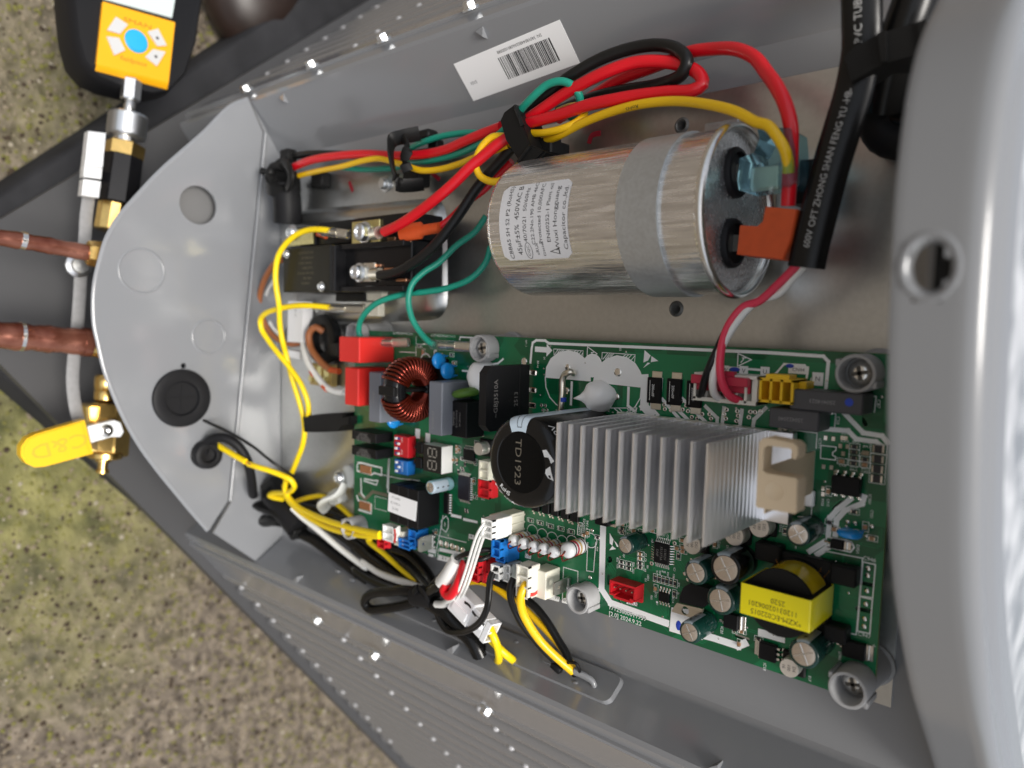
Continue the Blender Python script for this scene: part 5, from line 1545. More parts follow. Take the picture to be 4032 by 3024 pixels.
# motor connector: cream shell; its red plug belongs to the cable
a, b = (100.13,42.71,12.00), (126.50,43.44,12.00)
mu0, mu1 = (100.53,41.22,12.00)[0], (122.43,41.35,12.00)[0]
mv = (112.00,39.82,12.00)[1]
g = G()
g.bx(mu0, mu1 + 3.5, mv - .6, mv + .9, .1, 12); g.bx(mu0, mu1 + 3.5, mv + 9.2, mv + 10.4, .1, 12)
for k in range(6):
    uu = mu0 + (mu1 - mu0 - 1) * k / 5
    g.bx(uu, uu + 1.0, mv, mv + 9.4, .1, 10.5 if k not in (0, 5) else 12)
g.bx(mu0, mu1 + 3.5, mv, mv + 10, .1, 5); g.bx(mu1 + 1.5, mu1 + 3.5, mv - .5, mv + 10.3, .1, 11)
o = make(g, 'motor_header', mat('ivory nylon', (.72, .70, .62), .42), board); o['label'] = 'ivory motor header holding a red plug'
# yellow high voltage connector
a, b = (130.68,48.39,13.00), (140.20,41.63,13.00)
u0_, u1_ = (127.52,48.72,13.00)[0], (140.11,41.34,13.00)[0]
v1_, v0_ = (131.03,52.36,13.00)[1], (140.12,41.07,13.00)[1]
g = G()
g.bx(u0_, u1_, v0_, v0_ + .9, .1, 13); g.bx(u0_, u1_, v1_ - 3.4, v1_ - 2.4, .1, 13)
for k in range(4):
    uu = u0_ + (u1_ - u0_ - .9) * k / 3; g.bx(uu, uu + .9, v0_ + .2, v1_ - 2.6, .1, 13)
g.bx(u0_ + .3, u1_ - .3, v0_ + .3, v1_ - 2.7, .1, 6)
g.bx(u0_ + 2.5, u1_ - 1.5, v1_ - 2.5, v1_ - .8, 7.0, 13.6); g.bx(u0_ + 4, u1_ - 4, v1_ - 2.5, v1_ - 1.2, .1, 8)
o = make(g, 'yellow_connector', yelp, board); o['label'] = 'yellow three way connector marked CN44'
g = G(); g.bx(u1_ - .1, u1_ + 2.6, v0_ + .6, v1_ - 3.2, .1, 8, .2); make(g, 'connector_latch', yelp, o)

# blade terminals
g = G()
q = [(35.85,-50.59,14.00), (36.66,-49.09,6.00), (35.94,-51.60,0.00), (33.77,-57.52,0.00), (36.43,-56.98,14.00)]
pb = Vector((34.36,-55.10,0.00))
g.prism([(0, -3.2), (10, -3.2), (11, -2.5), (11, 2.5), (10, 3.2), (0, 3.2)], -.4, .4, 'w', [circ((7.5, 0), .8, 12)], M=Matrix(((0, 0, 1), (0, 1, 0), (1, 0, 0))))
g.xform(Matrix.Identity(3), (pb.x, pb.y, 1.5))
g.bx(pb.x - .9, pb.x + .9, pb.y - 2.8, pb.y + 2.8, 0, 2.2, .3)
make(g, 'blade_terminal', mat('dull tin', (.62, .62, .58), .35, .9), board)['label'] = 'bare steel blade terminal beside the lower standoff'
g = G(); pb = Vector((-60.28,-55.81,0.00))
g.prism([(0, -4.2), (9, -4.2), (10.5, -3.2), (10.5, 3.2), (9, 4.2), (0, 4.2)], -.4, .4, 'w', [circ((7, 0), .9, 12)], M=Matrix(((0, 0, 1), (0, 1, 0), (1, 0, 0))))
g.xform(Matrix.Identity(3), (pb.x - 1, pb.y, 1.0)); g.bx(pb.x - 2, pb.x, pb.y - 4, pb.y + 4, 0, 1.8, .3)
for k in range(3): g.ball((pb.x + .5, pb.y - 3 + 3 * k, 1.0), 1.0, 10, 6)
make(g, 'blade_terminal', mat('dull tin', (.62, .62, .58), .35, .9), board)['label'] = 'bare steel blade terminal at the lower left of the board'
# small marks
g = G(); g.ball(((92.35,-58.66,0.00)[0], (92.35,-58.66,0.00)[1], .1), (1.3, 2.2, .15), 10, 4); make(g, 'ink_dot', markb, board)
g = G(); c = (133.41,54.24,0.00); g.ball((c[0], c[1], .1), (1.6, .8, .12), 10, 4); c = (111.73,51.55,0.00); g.ball((c[0], c[1], .1), (2.2, .9, .12), 10, 4); make(g, 'ink_dot', markb, board)


# ================================================================== run capacitor strapped to the plate
AX_V, AX_W, RB, RR = 110.5, 14.0, 30.2, 32.0
UL, UR = (14.24,107.75,42.00)[0], (119.46,110.83,14.00)[0] - 2.0
rc = thing('run_capacitor', 'large silver motor run capacitor with grey print label strapped to the plate', 'capacitor', ((UL + UR) / 2, AX_V, -16))
def cy(u, ang, r):
    a = math.radians(ang)
    return (u, AX_V + r * math.cos(a), AX_W + r * math.sin(a))
g = G()
g.lathe((UL, AX_V, AX_W), (1, 0, 0), [(RB - 5, 0), (RB - 2.6, .5), (RB - .8, 2.0), (RB, 4.6), (RB, UR - UL - 3.5), (RB + .7, UR - UL - 2.2)], 96, x=(0, 1, 0))
make(g, 'can', canm, rc, smooth=40)
g = G()
g.lathe((UR - 2.4, AX_V, AX_W), (1, 0, 0), [(RB + .4, 0), (RR - .2, .5), (RR, 1.6), (RR - .5, 2.9), (RR - 1.6, 3.3), (RR - 2.6, 2.6), (RR - 3.2, .6), (RR - 3.8, -3.4), (RR - 5.2, -4.6), (0.01, -4.8)], 96, x=(0, 1, 0))
make(g, 'crimped_rim', steel, rc, smooth=50)
g = G(); g.lathe((UR - 7.0, AX_V, AX_W), (1, 0, 0), [(RR - 4.6, .1), (RR - 6, .25), (.01, .25)], 64)
make(g, 'end_plate', mat('dull tin plate', (.15, .15, .155), .28, .9, var=.04, vscale=200), rc, smooth=40)
su0, su1 = (82.88,109.54,44.00)[0] + 0, (100.34,108.19,44.00)[0]
g = G(); g.lathe((su0, AX_V, AX_W), (1, 0, 0), [(RB + .1, 0), (RB + .9, .1), (RB + .9, su1 - su0 - .1), (RB + .1, su1 - su0)], 96)
make(g, 'strap', strapm, rc, smooth=30)
g = G(); fl = (88.92,150.16,-17.50)
g.bx(su0 + 2, su1 - .5, AX_V + 26, AX_V + 43, -17.9, -16.9, .2); g.lathe((su0 + 9, AX_V + 37, -17), (0, 0, 1), [(3.6, 0), (3.6, 1.2), (2.2, 1.8), (.01, 1.9)], 20)
make(g, 'strap_foot', strapm, rc)
# grey label wrapped round the can with serial text
l0, l1 = (24.23,106.20,44.00)[0], (60.35,104.01,44.00)[0]
def ang_of(p):
    return math.degrees(math.atan2(p[2] - AX_W, p[1] - AX_V))
aT, aB = 62.0, 123.0
g = G()
n = 20
rr_ = 2.0
vs = []; fs = []
ou = rrect(((l0 + l1) / 2, (aT + aB) / 2), l1 - l0, aB - aT, 3.0, 4)
cols = 14
for i in range(cols + 1):
    u = l0 + (l1 - l0) * i / cols
    e = min(u - l0, l1 - u); k = 0 if e > 2 else (2 - math.sqrt(max(0, 4 - (2 - e) ** 2))) * 2
    for j in range(n + 1):
        vs.append(cy(u, aT + k + (aB - aT - 2 * k) * j / n, RB + .07))
fs = [(i * (n + 1) + j, i * (n + 1) + j + 1, (i + 1) * (n + 1) + j + 1, (i + 1) * (n + 1) + j) for i in range(cols) for j in range(n)]
g.add(vs, fs)
lab = make(g, 'rating_label', glabel, rc, smooth=60)
g = G()
Lh = (aB - aT)
def ltext(s, frac, size, a_mid, stretch=1.0):
    size, stretch = size * .82, stretch / .86
    uu = l0 + (l1 - l0) * frac
    # reads from the bottom of the picture to the top: x runs towards smaller angle, y towards smaller u
    text(g, s, size, (0, 0, 0), (1, 0, 0), (0, 1, 0), fn=lambda x, y: cy(uu - y, a_mid - math.degrees(x / RB), RB + .12), stretch=stretch)
ltext('CBB65 SH S2 P2 (RoHS)', .135, 3.5, 92, .93)
ltext('45\u00b5F\u00b15%  450VAC B', .275, 4.3, 91, .82)
ltext('40/70/21  50/60Hz', .39, 3.3, 87, .95)
ltext('C22.2No.190 AMB 46C', .50, 3.0, 86.5, .93)
ltext('Protected 10,000AFC', .605, 3.1, 87, .95)
ltext('EN60252-1 Plant oil', .725, 3.1, 87, 1.0)
ltext('Wuxi Hongguang', .83, 3.5, 92, 1.1)
ltext('Capacitor co.,ltd.', .945, 3.5, 92, 1.1)
ltext('E236365', .62, 1.9, 114.5)
ltext('c\u0052Us', .53, 2.8, 114.5, .9)
ltext('CQC', .40, 2.2, 115.5)
def lring(frac, a, ru, ra, th):
    uu = l0 + (l1 - l0) * frac
    k = 24
    o_ = [cy(uu + ru * math.cos(2 * math.pi * i / k), a + math.degrees(ra * math.sin(2 * math.pi * i / k) / RB), RB + .12) for i in range(k)]
    i_ = [cy(uu + (ru - th) * math.cos(2 * math.pi * i / k), a + math.degrees((ra - th) * math.sin(2 * math.pi * i / k) / RB), RB + .12) for i in range(k)]
    g.add(o_ + i_, [(i, (i + 1) % k, k + (i + 1) % k, k + i) for i in range(k)])
lring(.40, 115.5, 1.9, 3.6, .25)
tri = [(.70, 117), (.84, 114.4), (.84, 119.6)]
P = [cy(l0 + (l1 - l0) * f, a, RB + .12) for f, a in tri]
for i in range(3):
    A_, B_ = Vector(P[i]), Vector(P[(i + 1) % 3]); C_ = (Vector(P[0]) + Vector(P[1]) + Vector(P[2])) / 3
    g.add([A_, B_, B_.lerp(C_, .3), A_.lerp(C_, .3)], [(0, 1, 2, 3)])
make(g, 'label_print', inkm, lab, smooth=0)
# two bushed terminals on the end plate
for k, p in enumerate(((116.21,121.64,14.00), (116.16,98.75,14.00))):
    tv = AX_V + (14.0 if k == 0 else -11.5)
    tw = AX_W + 2.0
    u0_ = UR - 6.8
    g = G(); g.lathe((u0_, tv, tw), (1, 0, 0), [(4.4, 0), (5.2, .6), (5.2, 1.6), (4.4, 2.4), (4.2, 3.4)], 28); b_ = make(g, 'terminal_seat', steel, rc, smooth=60)
    g = G(); g.lathe((u0_ + 3.2, tv, tw), (1, 0, 0), [(8.6, 0), (9.2, .5), (9.2, 2.4), (8.6, 3.4), (7.4, 3.6), (7.0, 2.4), (.01, 2.2)], 32); make(g, 'rubber_bush', blackr, rc, smooth=40)
    g = G(); g.bx(u0_ + 5, u0_ + 12, tv - 3, tv + 3, tw - .4, tw + .4); make(g, 'blade', tin, rc)
T1 = Vector((UR - 3.6, AX_V + 14.0, AX_W + 2.0)); T2 = Vector((UR - 3.6, AX_V - 11.5, AX_W + 2.0))

# black block behind the blue insulator
g = G(); p = (137.94,119.83,8.00); g.box((p[0], p[1], 6), (8, 15, 10), .5)
blk = make(g, 'black_block', black, None, (p[0], p[1], 1)); tag(blk, 'plain black plastic block behind the blue insulator', 'plastic block')

# ================================================================== wires
def wire(name, pts, r, m, label, group=None, n=12):
    g = G(); g.tube(pts, r, n)
    o = make(g, name, m, None, pts[0], smooth=80)
    return tag(o, label, 'wire', group)

GW = 'thick supply wires bundled along the upper wall'
# upper bundle, left part (between gland and second clip)
wire('red_wire', [(-205.6,164.9,2.0),(-178.1,166.7,4.0),(-153.1,166.2,4.0),(-122.2,163.6,4.0),(-94.0,159.2,4.0),(-71.7,157.2,3.0),(-52.4,157.1,4.0),(-37.7,158.5,6.0),(-22.7,159.8,8.0),(-8.4,161.1,9.0)], 2.5, redw, 'thick red wire leaving the black gland at the left', GW)
wire('yellow_wire', [(-195.2,159.6,1.0),(-171.1,159.5,3.0),(-143.6,158.7,5.0),(-119.5,159.2,6.0),(-105.2,158.5,6.0),(-94.1,155.5,5.0),(-82.1,151.9,5.0),(-70.5,148.2,5.0),(-54.6,147.1,5.0),(-38.5,148.0,6.0),(-26.7,149.1,8.0),(-15.2,150.1,9.0),(-2.2,151.4,10.0)], 1.75, yelw, 'yellow wire running just under the red one from the gland', GW)
wire('black_wire', [(-215.3,175.1,-4.0),(-190.4,173.7,-4.0),(-167.5,171.0,-6.0),(-120.5,164.1,-6.0),(-79.4,160.6,-6.0),(-47.0,159.3,-2.0),(-31.6,161.1,0.0),(-14.9,163.9,2.0)], 2.5, bkw, 'thick black wire mostly hidden behind the red wire', GW)
wire('green_wire', [(-157.5,161.6,-6.0),(-139.6,158.7,-8.0),(-123.0,157.1,-8.0),(-108.6,156.1,-8.0),(-90.1,156.3,-4.0),(-68.7,154.1,0.0),(-46.2,154.2,2.0),(-25.6,155.7,6.0),(-11.3,157.2,9.0),(-4.4,159.6,10.0)], 1.75, grnw, 'green wire under the second clip', GW)
wire('green_wire', [(-104.5,163.3,-8.0),(-91.2,165.2,-6.0),(-78.5,166.2,-4.0),(-64.8,167.1,-4.0),(-46.9,166.3,-4.0),(-33.3,164.3,-4.0),(-17.5,163.3,-2.0)], 1.75, grnw, 'green wire arching above the red one right of the second clip', GW)
# behind the third clip: loops over the wall
wire('black_wire', [(-5.1,163.1,4.0),(5.3,166.8,6.0),(18.8,171.1,9.0),(35.0,176.9,10.0),(49.8,181.4,8.0),(63.8,182.9,6.0),(74.8,181.5,6.0),(84.6,177.1,8.0),(90.4,170.9,10.0),(87.7,166.8,9.0),(74.4,166.5,4.0),(57.6,168.5,0.0),(43.4,169.6,-2.0),(30.7,168.5,-2.0),(17.5,166.5,-2.0)], 2.6, bkw, 'thick black wire making the topmost loop above the capacitor', GW)
wire('red_wire', [(-1.4,159.6,8.0),(14.4,163.7,10.0),(29.3,168.4,11.0),(40.9,170.9,12.0),(52.9,173.4,12.0),(66.7,175.2,10.0),(79.9,173.2,8.0),(88.4,170.0,7.0),(94.8,165.6,8.0),(96.9,161.2,9.0),(93.3,159.3,10.0),(82.3,160.3,11.0),(68.6,161.1,12.0),(58.0,161.1,13.0),(46.1,161.2,13.0),(28.7,159.9,12.0),(9.8,159.4,11.0),(-0.5,158.9,9.0)], 2.6, redw, 'thick red wire doubled back in a long hairpin loop', GW)
wire('red_wire', [(12.8,165.0,-8.0),(25.2,168.2,-6.0),(36.9,171.2,-4.0),(51.3,174.4,-2.0),(67.9,175.4,0.0),(79.2,176.0,2.0),(87.9,176.5,4.0),(98.9,174.8,6.0),(110.3,171.1,10.0),(119.6,165.1,14.0),(126.2,157.5,18.0),(131.7,150.8,22.0),(136.1,143.4,24.0),(138.3,136.0,24.0),(138.4,129.0,23.0),(138.1,121.0,22.0),(137.7,114.5,21.0),(137.3,110.5,20.0)], 2.5, redw, 'thick red wire curving down to the orange flag terminal', GW)
wire('green_wire', [(2.1,162.7,11.0),(7.1,165.3,13.0),(15.7,169.0,15.0),(24.5,173.1,15.0),(32.3,173.2,14.0),(37.7,169.9,12.0),(38.1,166.0,9.0),(35.1,163.2,6.0),(27.9,161.2,2.0)], 1.8, grnw, 'short green loop above the third clip', GW)
wire('yellow_wire', [(4.4,157.1,9.0),(12.8,154.6,11.0),(22.7,153.1,13.0),(32.3,153.4,13.0),(38.3,155.7,11.0),(40.0,159.2,8.0),(34.5,164.4,4.0),(27.7,166.0,2.0),(19.0,165.8,0.0)], 1.7, yelw, 'yellow wire end folded beside the third clip', GW)
wire('yellow_wire', [(4.3,152.8,2.0),(15.2,151.6,6.0),(27.4,151.5,10.0),(41.6,154.3,12.0),(58.8,156.1,14.0),(74.9,156.0,16.0),(89.9,154.0,18.0),(105.1,149.5,22.0),(119.2,143.6,26.0),(127.7,138.3,28.0),(132.5,136.1,29.0),(135.9,132.0,29.0),(138.3,127.6,28.0),(138.8,123.4,26.0),(138.7,120.5,25.0)], 1.9, yelw, 'long yellow wire arching over the capacitor to the blue terminal', GW)
wire('yellow_wire', [(-0.5,154.7,12.0),(-9.6,155.3,14.0),(-15.2,150.3,16.0),(-18.2,143.7,16.0),(-16.3,138.0,15.0),(-9.9,134.8,13.0),(-4.7,135.4,11.0),(-1.7,139.2,8.0),(0.5,143.5,4.0)], 1.8, yelw, 'yellow wire curled into a tight loop left of the third clip', GW)
# from the third clip down to the contactor
wire('red_wire', [(0.5,155.0,12.0),(-6.5,151.3,14.0),(-15.6,145.6,16.0),(-20.8,141.5,18.0),(-28.2,135.4,20.0),(-38.1,128.9,22.0),(-53.0,122.5,22.0),(-67.6,117.3,22.0),(-81.6,114.5,21.0)], 2.7, redw, 'thick red wire running down to the upper contactor screw')
wire('red_wire', [(-7.7,146.0,2.0),(-17.3,140.0,2.0),(-24.6,134.2,3.0),(-33.5,128.9,5.0),(-40.3,122.1,8.0),(-45.1,117.4,11.0),(-48.7,115.6,12.0)], 2.0, redw, 'red wire ending in the orange contactor terminal')
wire('black_wire', [(-2.1,150.4,8.0),(-12.8,143.0,8.0),(-23.2,133.4,10.0),(-30.7,122.3,13.0),(-40.2,110.7,16.0),(-53.6,101.3,17.0),(-63.3,96.6,18.0),(-74.6,93.1,18.0),(-84.9,91.7,18.0),(-89.5,91.7,18.0)], 2.6, bkw, 'thick black wire running down to the middle contactor screw')
wire('green_wire', [(-29.9,106.7,-8.0),(-31.1,98.6,-6.0),(-37.1,90.5,-2.0),(-50.4,85.2,2.0),(-64.3,82.9,6.0),(-78.8,81.3,10.0),(-92.6,77.6,14.0),(-105.1,72.0,14.0),(-113.3,64.9,13.0),(-115.2,58.5,12.0),(-111.7,54.6,11.0),(-104.4,54.0,10.0)], 1.7, grnw, 'green wire with the wider curve below the contactor')
wire('green_wire', [(-35.6,123.1,-10.0),(-41.4,115.2,-8.0),(-51.3,108.0,-4.0),(-59.1,98.5,2.0),(-64.7,92.9,8.0),(-68.8,86.5,12.0),(-70.3,78.2,13.0),(-68.5,68.7,12.0),(-64.3,61.4,10.0),(-57.9,56.2,9.0),(-54.0,54.3,8.0)], 1.7, grnw, 'green wire with the steeper curve right of the contactor')
# clear terminals on the green wires
def clear_term(name, a, b, r, label, tail):
    a, b = Vector(a), Vector(b)
    t = thing(name, label, 'terminal', a)
    d = (b - a).normalized()
    g = G(); g.tube([a, a.lerp(b, .5), b], (r, r * .8), 12, spl=False, flat=(0, 0, 1)); make(g, 'clear_sleeve', clear, t, smooth=60)
    g = G(); g.tube([a.lerp(b, .22), a.lerp(b, .40)], r * .55, 10, spl=False); g.tube([a.lerp(b, .40), a.lerp(b, .62)], r * .45, 10, spl=False); g.tube([a.lerp(b, .60), a.lerp(b, .98)], (r * .75, r * .3), 10, spl=False, flat=(0, 0, 1)); make(g, 'crimp', tin, t, smooth=50)
    return t
clear_term('push_on_terminal', (-107.96,53.67,10.00), (-78.46,54.95,6.00), 2.6, 'clear sleeved terminal on the left green wire', None)
clear_term('push_on_terminal', (-57.10,54.54,8.00), (-29.76,54.42,5.00), 2.7, 'clear sleeved terminal on the right green wire', None)

# yellow control wires at the left
GY = 'thin yellow control wires at the lower end of the box'
wire('yellow_wire', [(-139.2,119.1,16.0),(-144.3,119.8,18.0),(-154.1,120.1,20.0),(-164.1,117.9,22.0),(-173.5,112.6,24.0),(-180.9,105.1,25.0),(-184.2,95.0,25.0),(-185.2,85.9,24.0),(-185.5,75.6,22.0),(-190.8,61.2,18.0),(-192.1,49.9,15.0),(-194.4,44.5,12.0),(-193.5,28.1,8.0),(-189.8,9.7,4.0),(-189.2,1.3,2.0),(-187.9,-4.8,2.0)], 1.8, yelw2, 'yellow wire leaving the upper contactor terminal and dropping straight down', GY)
wire('yellow_wire', [(-151.6,73.9,8.0),(-158.7,74.5,12.0),(-167.9,74.7,16.0),(-178.5,74.0,18.0),(-191.5,72.0,20.0),(-205.3,69.1,20.0),(-213.1,65.0,19.0),(-213.8,58.9,18.0),(-208.0,51.0,16.0),(-198.6,42.3,14.0),(-191.4,34.5,11.0),(-182.5,23.8,8.0),(-179.1,11.8,5.0),(-181.7,1.7,3.0),(-186.8,-4.6,2.0)], 1.8, yelw2, 'yellow wire leaving the lower contactor terminal in a wide hook', GY)
wire('yellow_wire', [(-187.4,-3.7,2.0),(-187.8,-11.0,2.0),(-191.7,-18.9,1.0),(-198.9,-28.5,0.0),(-208.9,-39.4,-2.0),(-221.3,-48.0,-6.0)], 1.9, yelw2, 'yellow wire below the small black tie', GY)
wire('yellow_wire', [(-217.2,-31.8,26.0),(-207.7,-32.9,24.0),(-199.6,-34.6,20.0),(-192.7,-36.9,16.0),(-187.6,-39.3,13.0),(-187.5,-43.4,10.0),(-197.9,-50.2,6.0),(-208.7,-53.5,5.0),(-224.7,-56.8,4.0),(-230.1,-59.6,3.0),(-224.4,-60.1,2.0),(-217.6,-60.1,0.0)], 1.9, yelw2, 'yellow wire with stripped gap, knotted round the others', GY)
wire('yellow_sleeve', [(-243.5,-21.8,34.0),(-230.6,-26.0,31.0),(-217.6,-30.0,28.0)], 2.0, yelw2, 'short yellow sleeve ahead of the stripped gap', GY)
g = G(); g.tube([(-219.7,-29.8,28.0),(-212.4,-31.4,27.0)], .5, 8); o = make(g, 'bare_strand', copper, None, None, smooth=60); tag(o, 'bare copper strand between two yellow sleeves', 'wire')
wire('yellow_wire', [(-200.3,-42.7,8.0),(-204.7,-50.7,6.0),(-202.9,-55.0,5.0),(-192.8,-59.5,5.0),(-175.9,-61.1,6.0),(-153.2,-61.1,8.0),(-128.0,-59.7,10.0),(-104.6,-57.4,12.0),(-93.0,-56.1,13.0)], 1.9, yelw2, 'upper yellow wire going to the red and white plug', GY)
wire('yellow_wire', [(-209.2,-48.0,4.0),(-210.2,-56.2,2.0),(-200.9,-61.6,2.0),(-183.8,-65.1,3.0),(-159.6,-66.6,5.0),(-130.8,-64.4,8.0),(-107.6,-60.5,11.0),(-94.3,-57.8,12.0)], 1.9, yelw2, 'lower yellow wire going to the red and white plug', GY)
wire('yellow_wire', [(-210.3,-61.5,-6.0),(-201.1,-58.1,-6.0),(-188.4,-54.2,-5.0),(-178.6,-52.0,-5.0),(-173.5,-53.5,-8.0),(-163.5,-56.5,-9.0),(-152.7,-61.3,-10.0),(-131.3,-71.4,-10.0),(-133.8,-73.4,-10.0),(-116.2,-78.1,-9.0),(-98.3,-83.4,-8.0),(-83.2,-85.8,-6.0),(-71.8,-86.5,-4.0)], 1.7, yelw2, 'yellow wire passing under the white nylon clamp', GY)
wire('white_wire', [(-202.1,-63.4,2.0),(-194.0,-68.3,0.0),(-180.5,-73.5,-2.0),(-155.0,-84.4,-6.0),(-132.2,-90.7,-8.0),(-137.0,-87.7,-8.0),(-120.2,-89.5,-6.0),(-104.2,-88.9,-4.0),(-86.8,-87.2,-2.0),(-71.3,-85.7,0.0)], 2.0, whtw, 'white wire running diagonally to the black tie')
wire('thin_black_wire', [(-257.3,-3.1,42.0),(-242.5,-5.9,40.0),(-229.4,-8.3,38.0),(-212.4,-13.3,34.0),(-200.2,-18.8,30.0),(-195.7,-23.7,26.0),(-190.8,-29.9,20.0),(-189.6,-34.7,14.0),(-190.9,-38.8,8.0)], 1.0, bkw, 'thin black wire from the large grommet')
wire('black_cable', [(-247.8,-28.1,42.0),(-244.3,-20.2,42.0),(-238.4,-16.0,40.0),(-231.3,-14.7,36.0),(-226.1,-19.1,30.0),(-223.9,-29.1,24.0),(-228.8,-42.4,18.0),(-240.3,-58.7,10.0),(-253.4,-63.9,2.0),(-260.2,-73.1,-4.0)], 3.2, blackr, 'black cable from the small grommet curving down')
# black sleeved harness along the lower wall
HB = 'black sleeved cables of the harness along the lower wall'
wire('black_cable', [(-249.0,-68.9,-8.0),(-234.0,-77.0,-8.0),(-216.3,-83.7,-9.0),(-196.3,-87.1,-11.0),(-175.2,-93.1,-13.0),(-155.8,-98.2,-14.0),(-136.1,-101.9,-14.0),(-152.3,-97.1,-14.0),(-131.2,-98.0,-11.0),(-109.0,-96.7,-8.0),(-88.1,-93.0,-4.0),(-71.3,-89.0,0.0)], 4.0, slvbk, 'outermost black sleeved cable nearest the lower wall', HB)
wire('black_cable', [(-221.4,-66.8,-10.0),(-199.7,-70.8,-11.0),(-173.9,-74.8,-12.0),(-153.3,-79.1,-12.0),(-133.7,-85.0,-12.0),(-149.7,-81.2,-12.0),(-133.7,-85.0,-11.0),(-116.1,-87.9,-10.0),(-98.2,-90.2,-8.0),(-75.7,-89.3,-3.0)], 4.2, slvbk, 'black sleeved cable between white and yellow wires', HB)
wire('black_cable', [(-212.8,-66.9,-12.0),(-180.7,-67.4,-13.0),(-156.1,-70.2,-14.0),(-145.1,-74.4,-14.0),(-125.9,-77.8,-14.0),(-108.7,-80.2,-13.0),(-91.2,-82.7,-11.0),(-76.2,-85.0,-7.0),(-64.7,-86.1,-2.0)], 4.2, slvbk, 'black sleeved cable tucked under the board edge', HB)
wire('black_cable', [(-111.0,-73.9,-12.0),(-96.8,-74.3,-12.0),(-85.0,-77.7,-11.0),(-73.4,-81.7,-8.0),(-63.9,-84.1,-3.0)], 3.2, slvbk, 'short black sleeved cable just under the board', HB)
wire('black_loop', [(-67.8,-86.0,4.0),(-78.4,-87.3,6.0),(-90.6,-91.2,7.0),(-103.5,-95.2,7.0),(-112.3,-100.1,7.0),(-115.6,-105.6,6.0),(-112.6,-108.3,5.0),(-98.4,-104.3,4.0),(-84.8,-99.2,3.0),(-72.9,-93.5,2.0),(-68.0,-90.0,2.0)], 2.9, slvbk, 'black sleeved cable folded into a flat loop at the tie')
g = G(); g.tube([(-64.1,-81.1,9.0),(-67.4,-85.3,9.0),(-70.1,-90.6,7.0),(-72.2,-95.6,3.0)], (1.2, 2.6), 8, flat=(0.9, 0.3, 0.4)); g.tube([(-62.2,-81.2,9.0),(-57.2,-82.2,10.0),(-57.4,-86.8,8.0),(-63.7,-93.0,4.0)], (1.2, 2.6), 8, flat=(0.9, 0.3, 0.4))
g.tube([(-70.5,-88.5,5.0),(-62.7,-87.1,5.0),(-56.2,-86.9,4.0)], 6.0, 12)
o = make(g, 'cable_tie', blackr, None, None, smooth=50); tag(o, 'black tie gathering the harness cables into one knot', 'cable tie')
wire('black_cable', [(-61.6,-85.8,6.0),(-49.8,-77.7,10.0),(-42.2,-72.3,12.0),(-39.6,-69.4,12.0)], 2.8, slvbk, 'black sleeve rising from the tie to the white sleeve', HB)
wire('black_cable', [(-61.8,-89.1,4.0),(-54.2,-90.3,4.0),(-45.9,-92.8,3.0),(-39.6,-97.7,2.0),(-33.4,-100.7,1.0),(-27.2,-104.8,0.0),(-24.7,-111.7,-2.0)], 4.6, slvbk, 'black sleeve with small print below the white inline plug', HB)
wire('white_sleeve', [(-39.1,-70.3,14.0),(-32.8,-64.5,16.0),(-28.0,-58.7,17.0),(-24.3,-53.6,17.0)], 4.0, whtw, 'wide white sleeve over the red wire')
wire('red_wire', [(-33.6,-69.0,16.0),(-36.5,-73.7,15.0),(-33.6,-75.8,15.0),(-28.3,-72.2,16.0),(-24.0,-66.5,17.0),(-21.8,-61.1,17.0),(-20.1,-55.9,17.0),(-19.9,-54.3,16.0)], 2.6, redw, 'short red wire bent into a U beside the white sleeve')
for k, (dx, dw, nm) in enumerate(((0, 0, 'leftmost'), (14, -1.5, 'middle'), (26, -3, 'rightmost'))):
    wire('white_wire', [(p[0] + dx * .075, p[1] - dx * .03, p[2] + dw) for p in [(6.9,-25.6,31.0),(6.2,-28.1,33.0),(2.9,-32.3,32.0),(-3.5,-40.2,28.0),(-9.6,-48.2,24.0),(-14.8,-56.0,21.0),(-19.7,-64.3,19.0),(-25.8,-72.1,16.0),(-34.9,-80.1,12.0),(-46.2,-85.9,8.0)]], 0.72, whtw, '%s of the three thin white wires from the tall white plug' % nm, 'thin white wires from the tall plug')
wire('thin_black_wire', [(-57.9,-80.2,6.0),(-48.1,-72.1,10.0),(-36.7,-62.8,14.0),(-27.7,-55.0,17.0),(-18.2,-49.3,19.0),(-11.2,-46.4,18.0),(-7.0,-45.2,15.0),(-4.0,-45.5,11.0)], 1.25, bkw, 'upper thin black wire into the blue plug', 'thin black sensor wires')
wire('thin_black_wire', [(-18.5,-53.7,17.0),(-12.5,-50.6,19.0),(-6.2,-49.1,19.0),(-4.4,-47.9,16.0),(-4.0,-46.6,11.0)], 1.2, bkw, 'lower thin black wire into the blue plug', 'thin black sensor wires')
wire('thin_black_wire', [(-3.6,-54.0,12.0),(-3.8,-57.7,15.0),(-2.9,-63.4,17.0),(-2.6,-70.6,18.0),(-6.8,-79.2,17.0),(-17.3,-88.6,14.0),(-30.5,-96.0,10.0),(-40.5,-98.8,8.0),(-47.1,-95.9,7.0),(-52.0,-91.1,6.0),(-58.8,-88.6,5.0)], 1.15, bkw, 'left thin black wire from the small white plug', 'thin black sensor wires')
wire('thin_black_wire', [(-2.1,-53.9,12.0),(-2.3,-57.9,15.0),(-1.5,-63.6,17.0),(-1.4,-70.9,18.0),(-6.7,-80.6,16.0),(-17.4,-90.2,13.0),(-31.3,-97.2,10.0),(-42.3,-99.6,8.0),(-48.4,-96.9,7.0),(-52.9,-92.0,6.0)], 1.15, bkw, 'right thin black wire from the small white plug', 'thin black sensor wires')
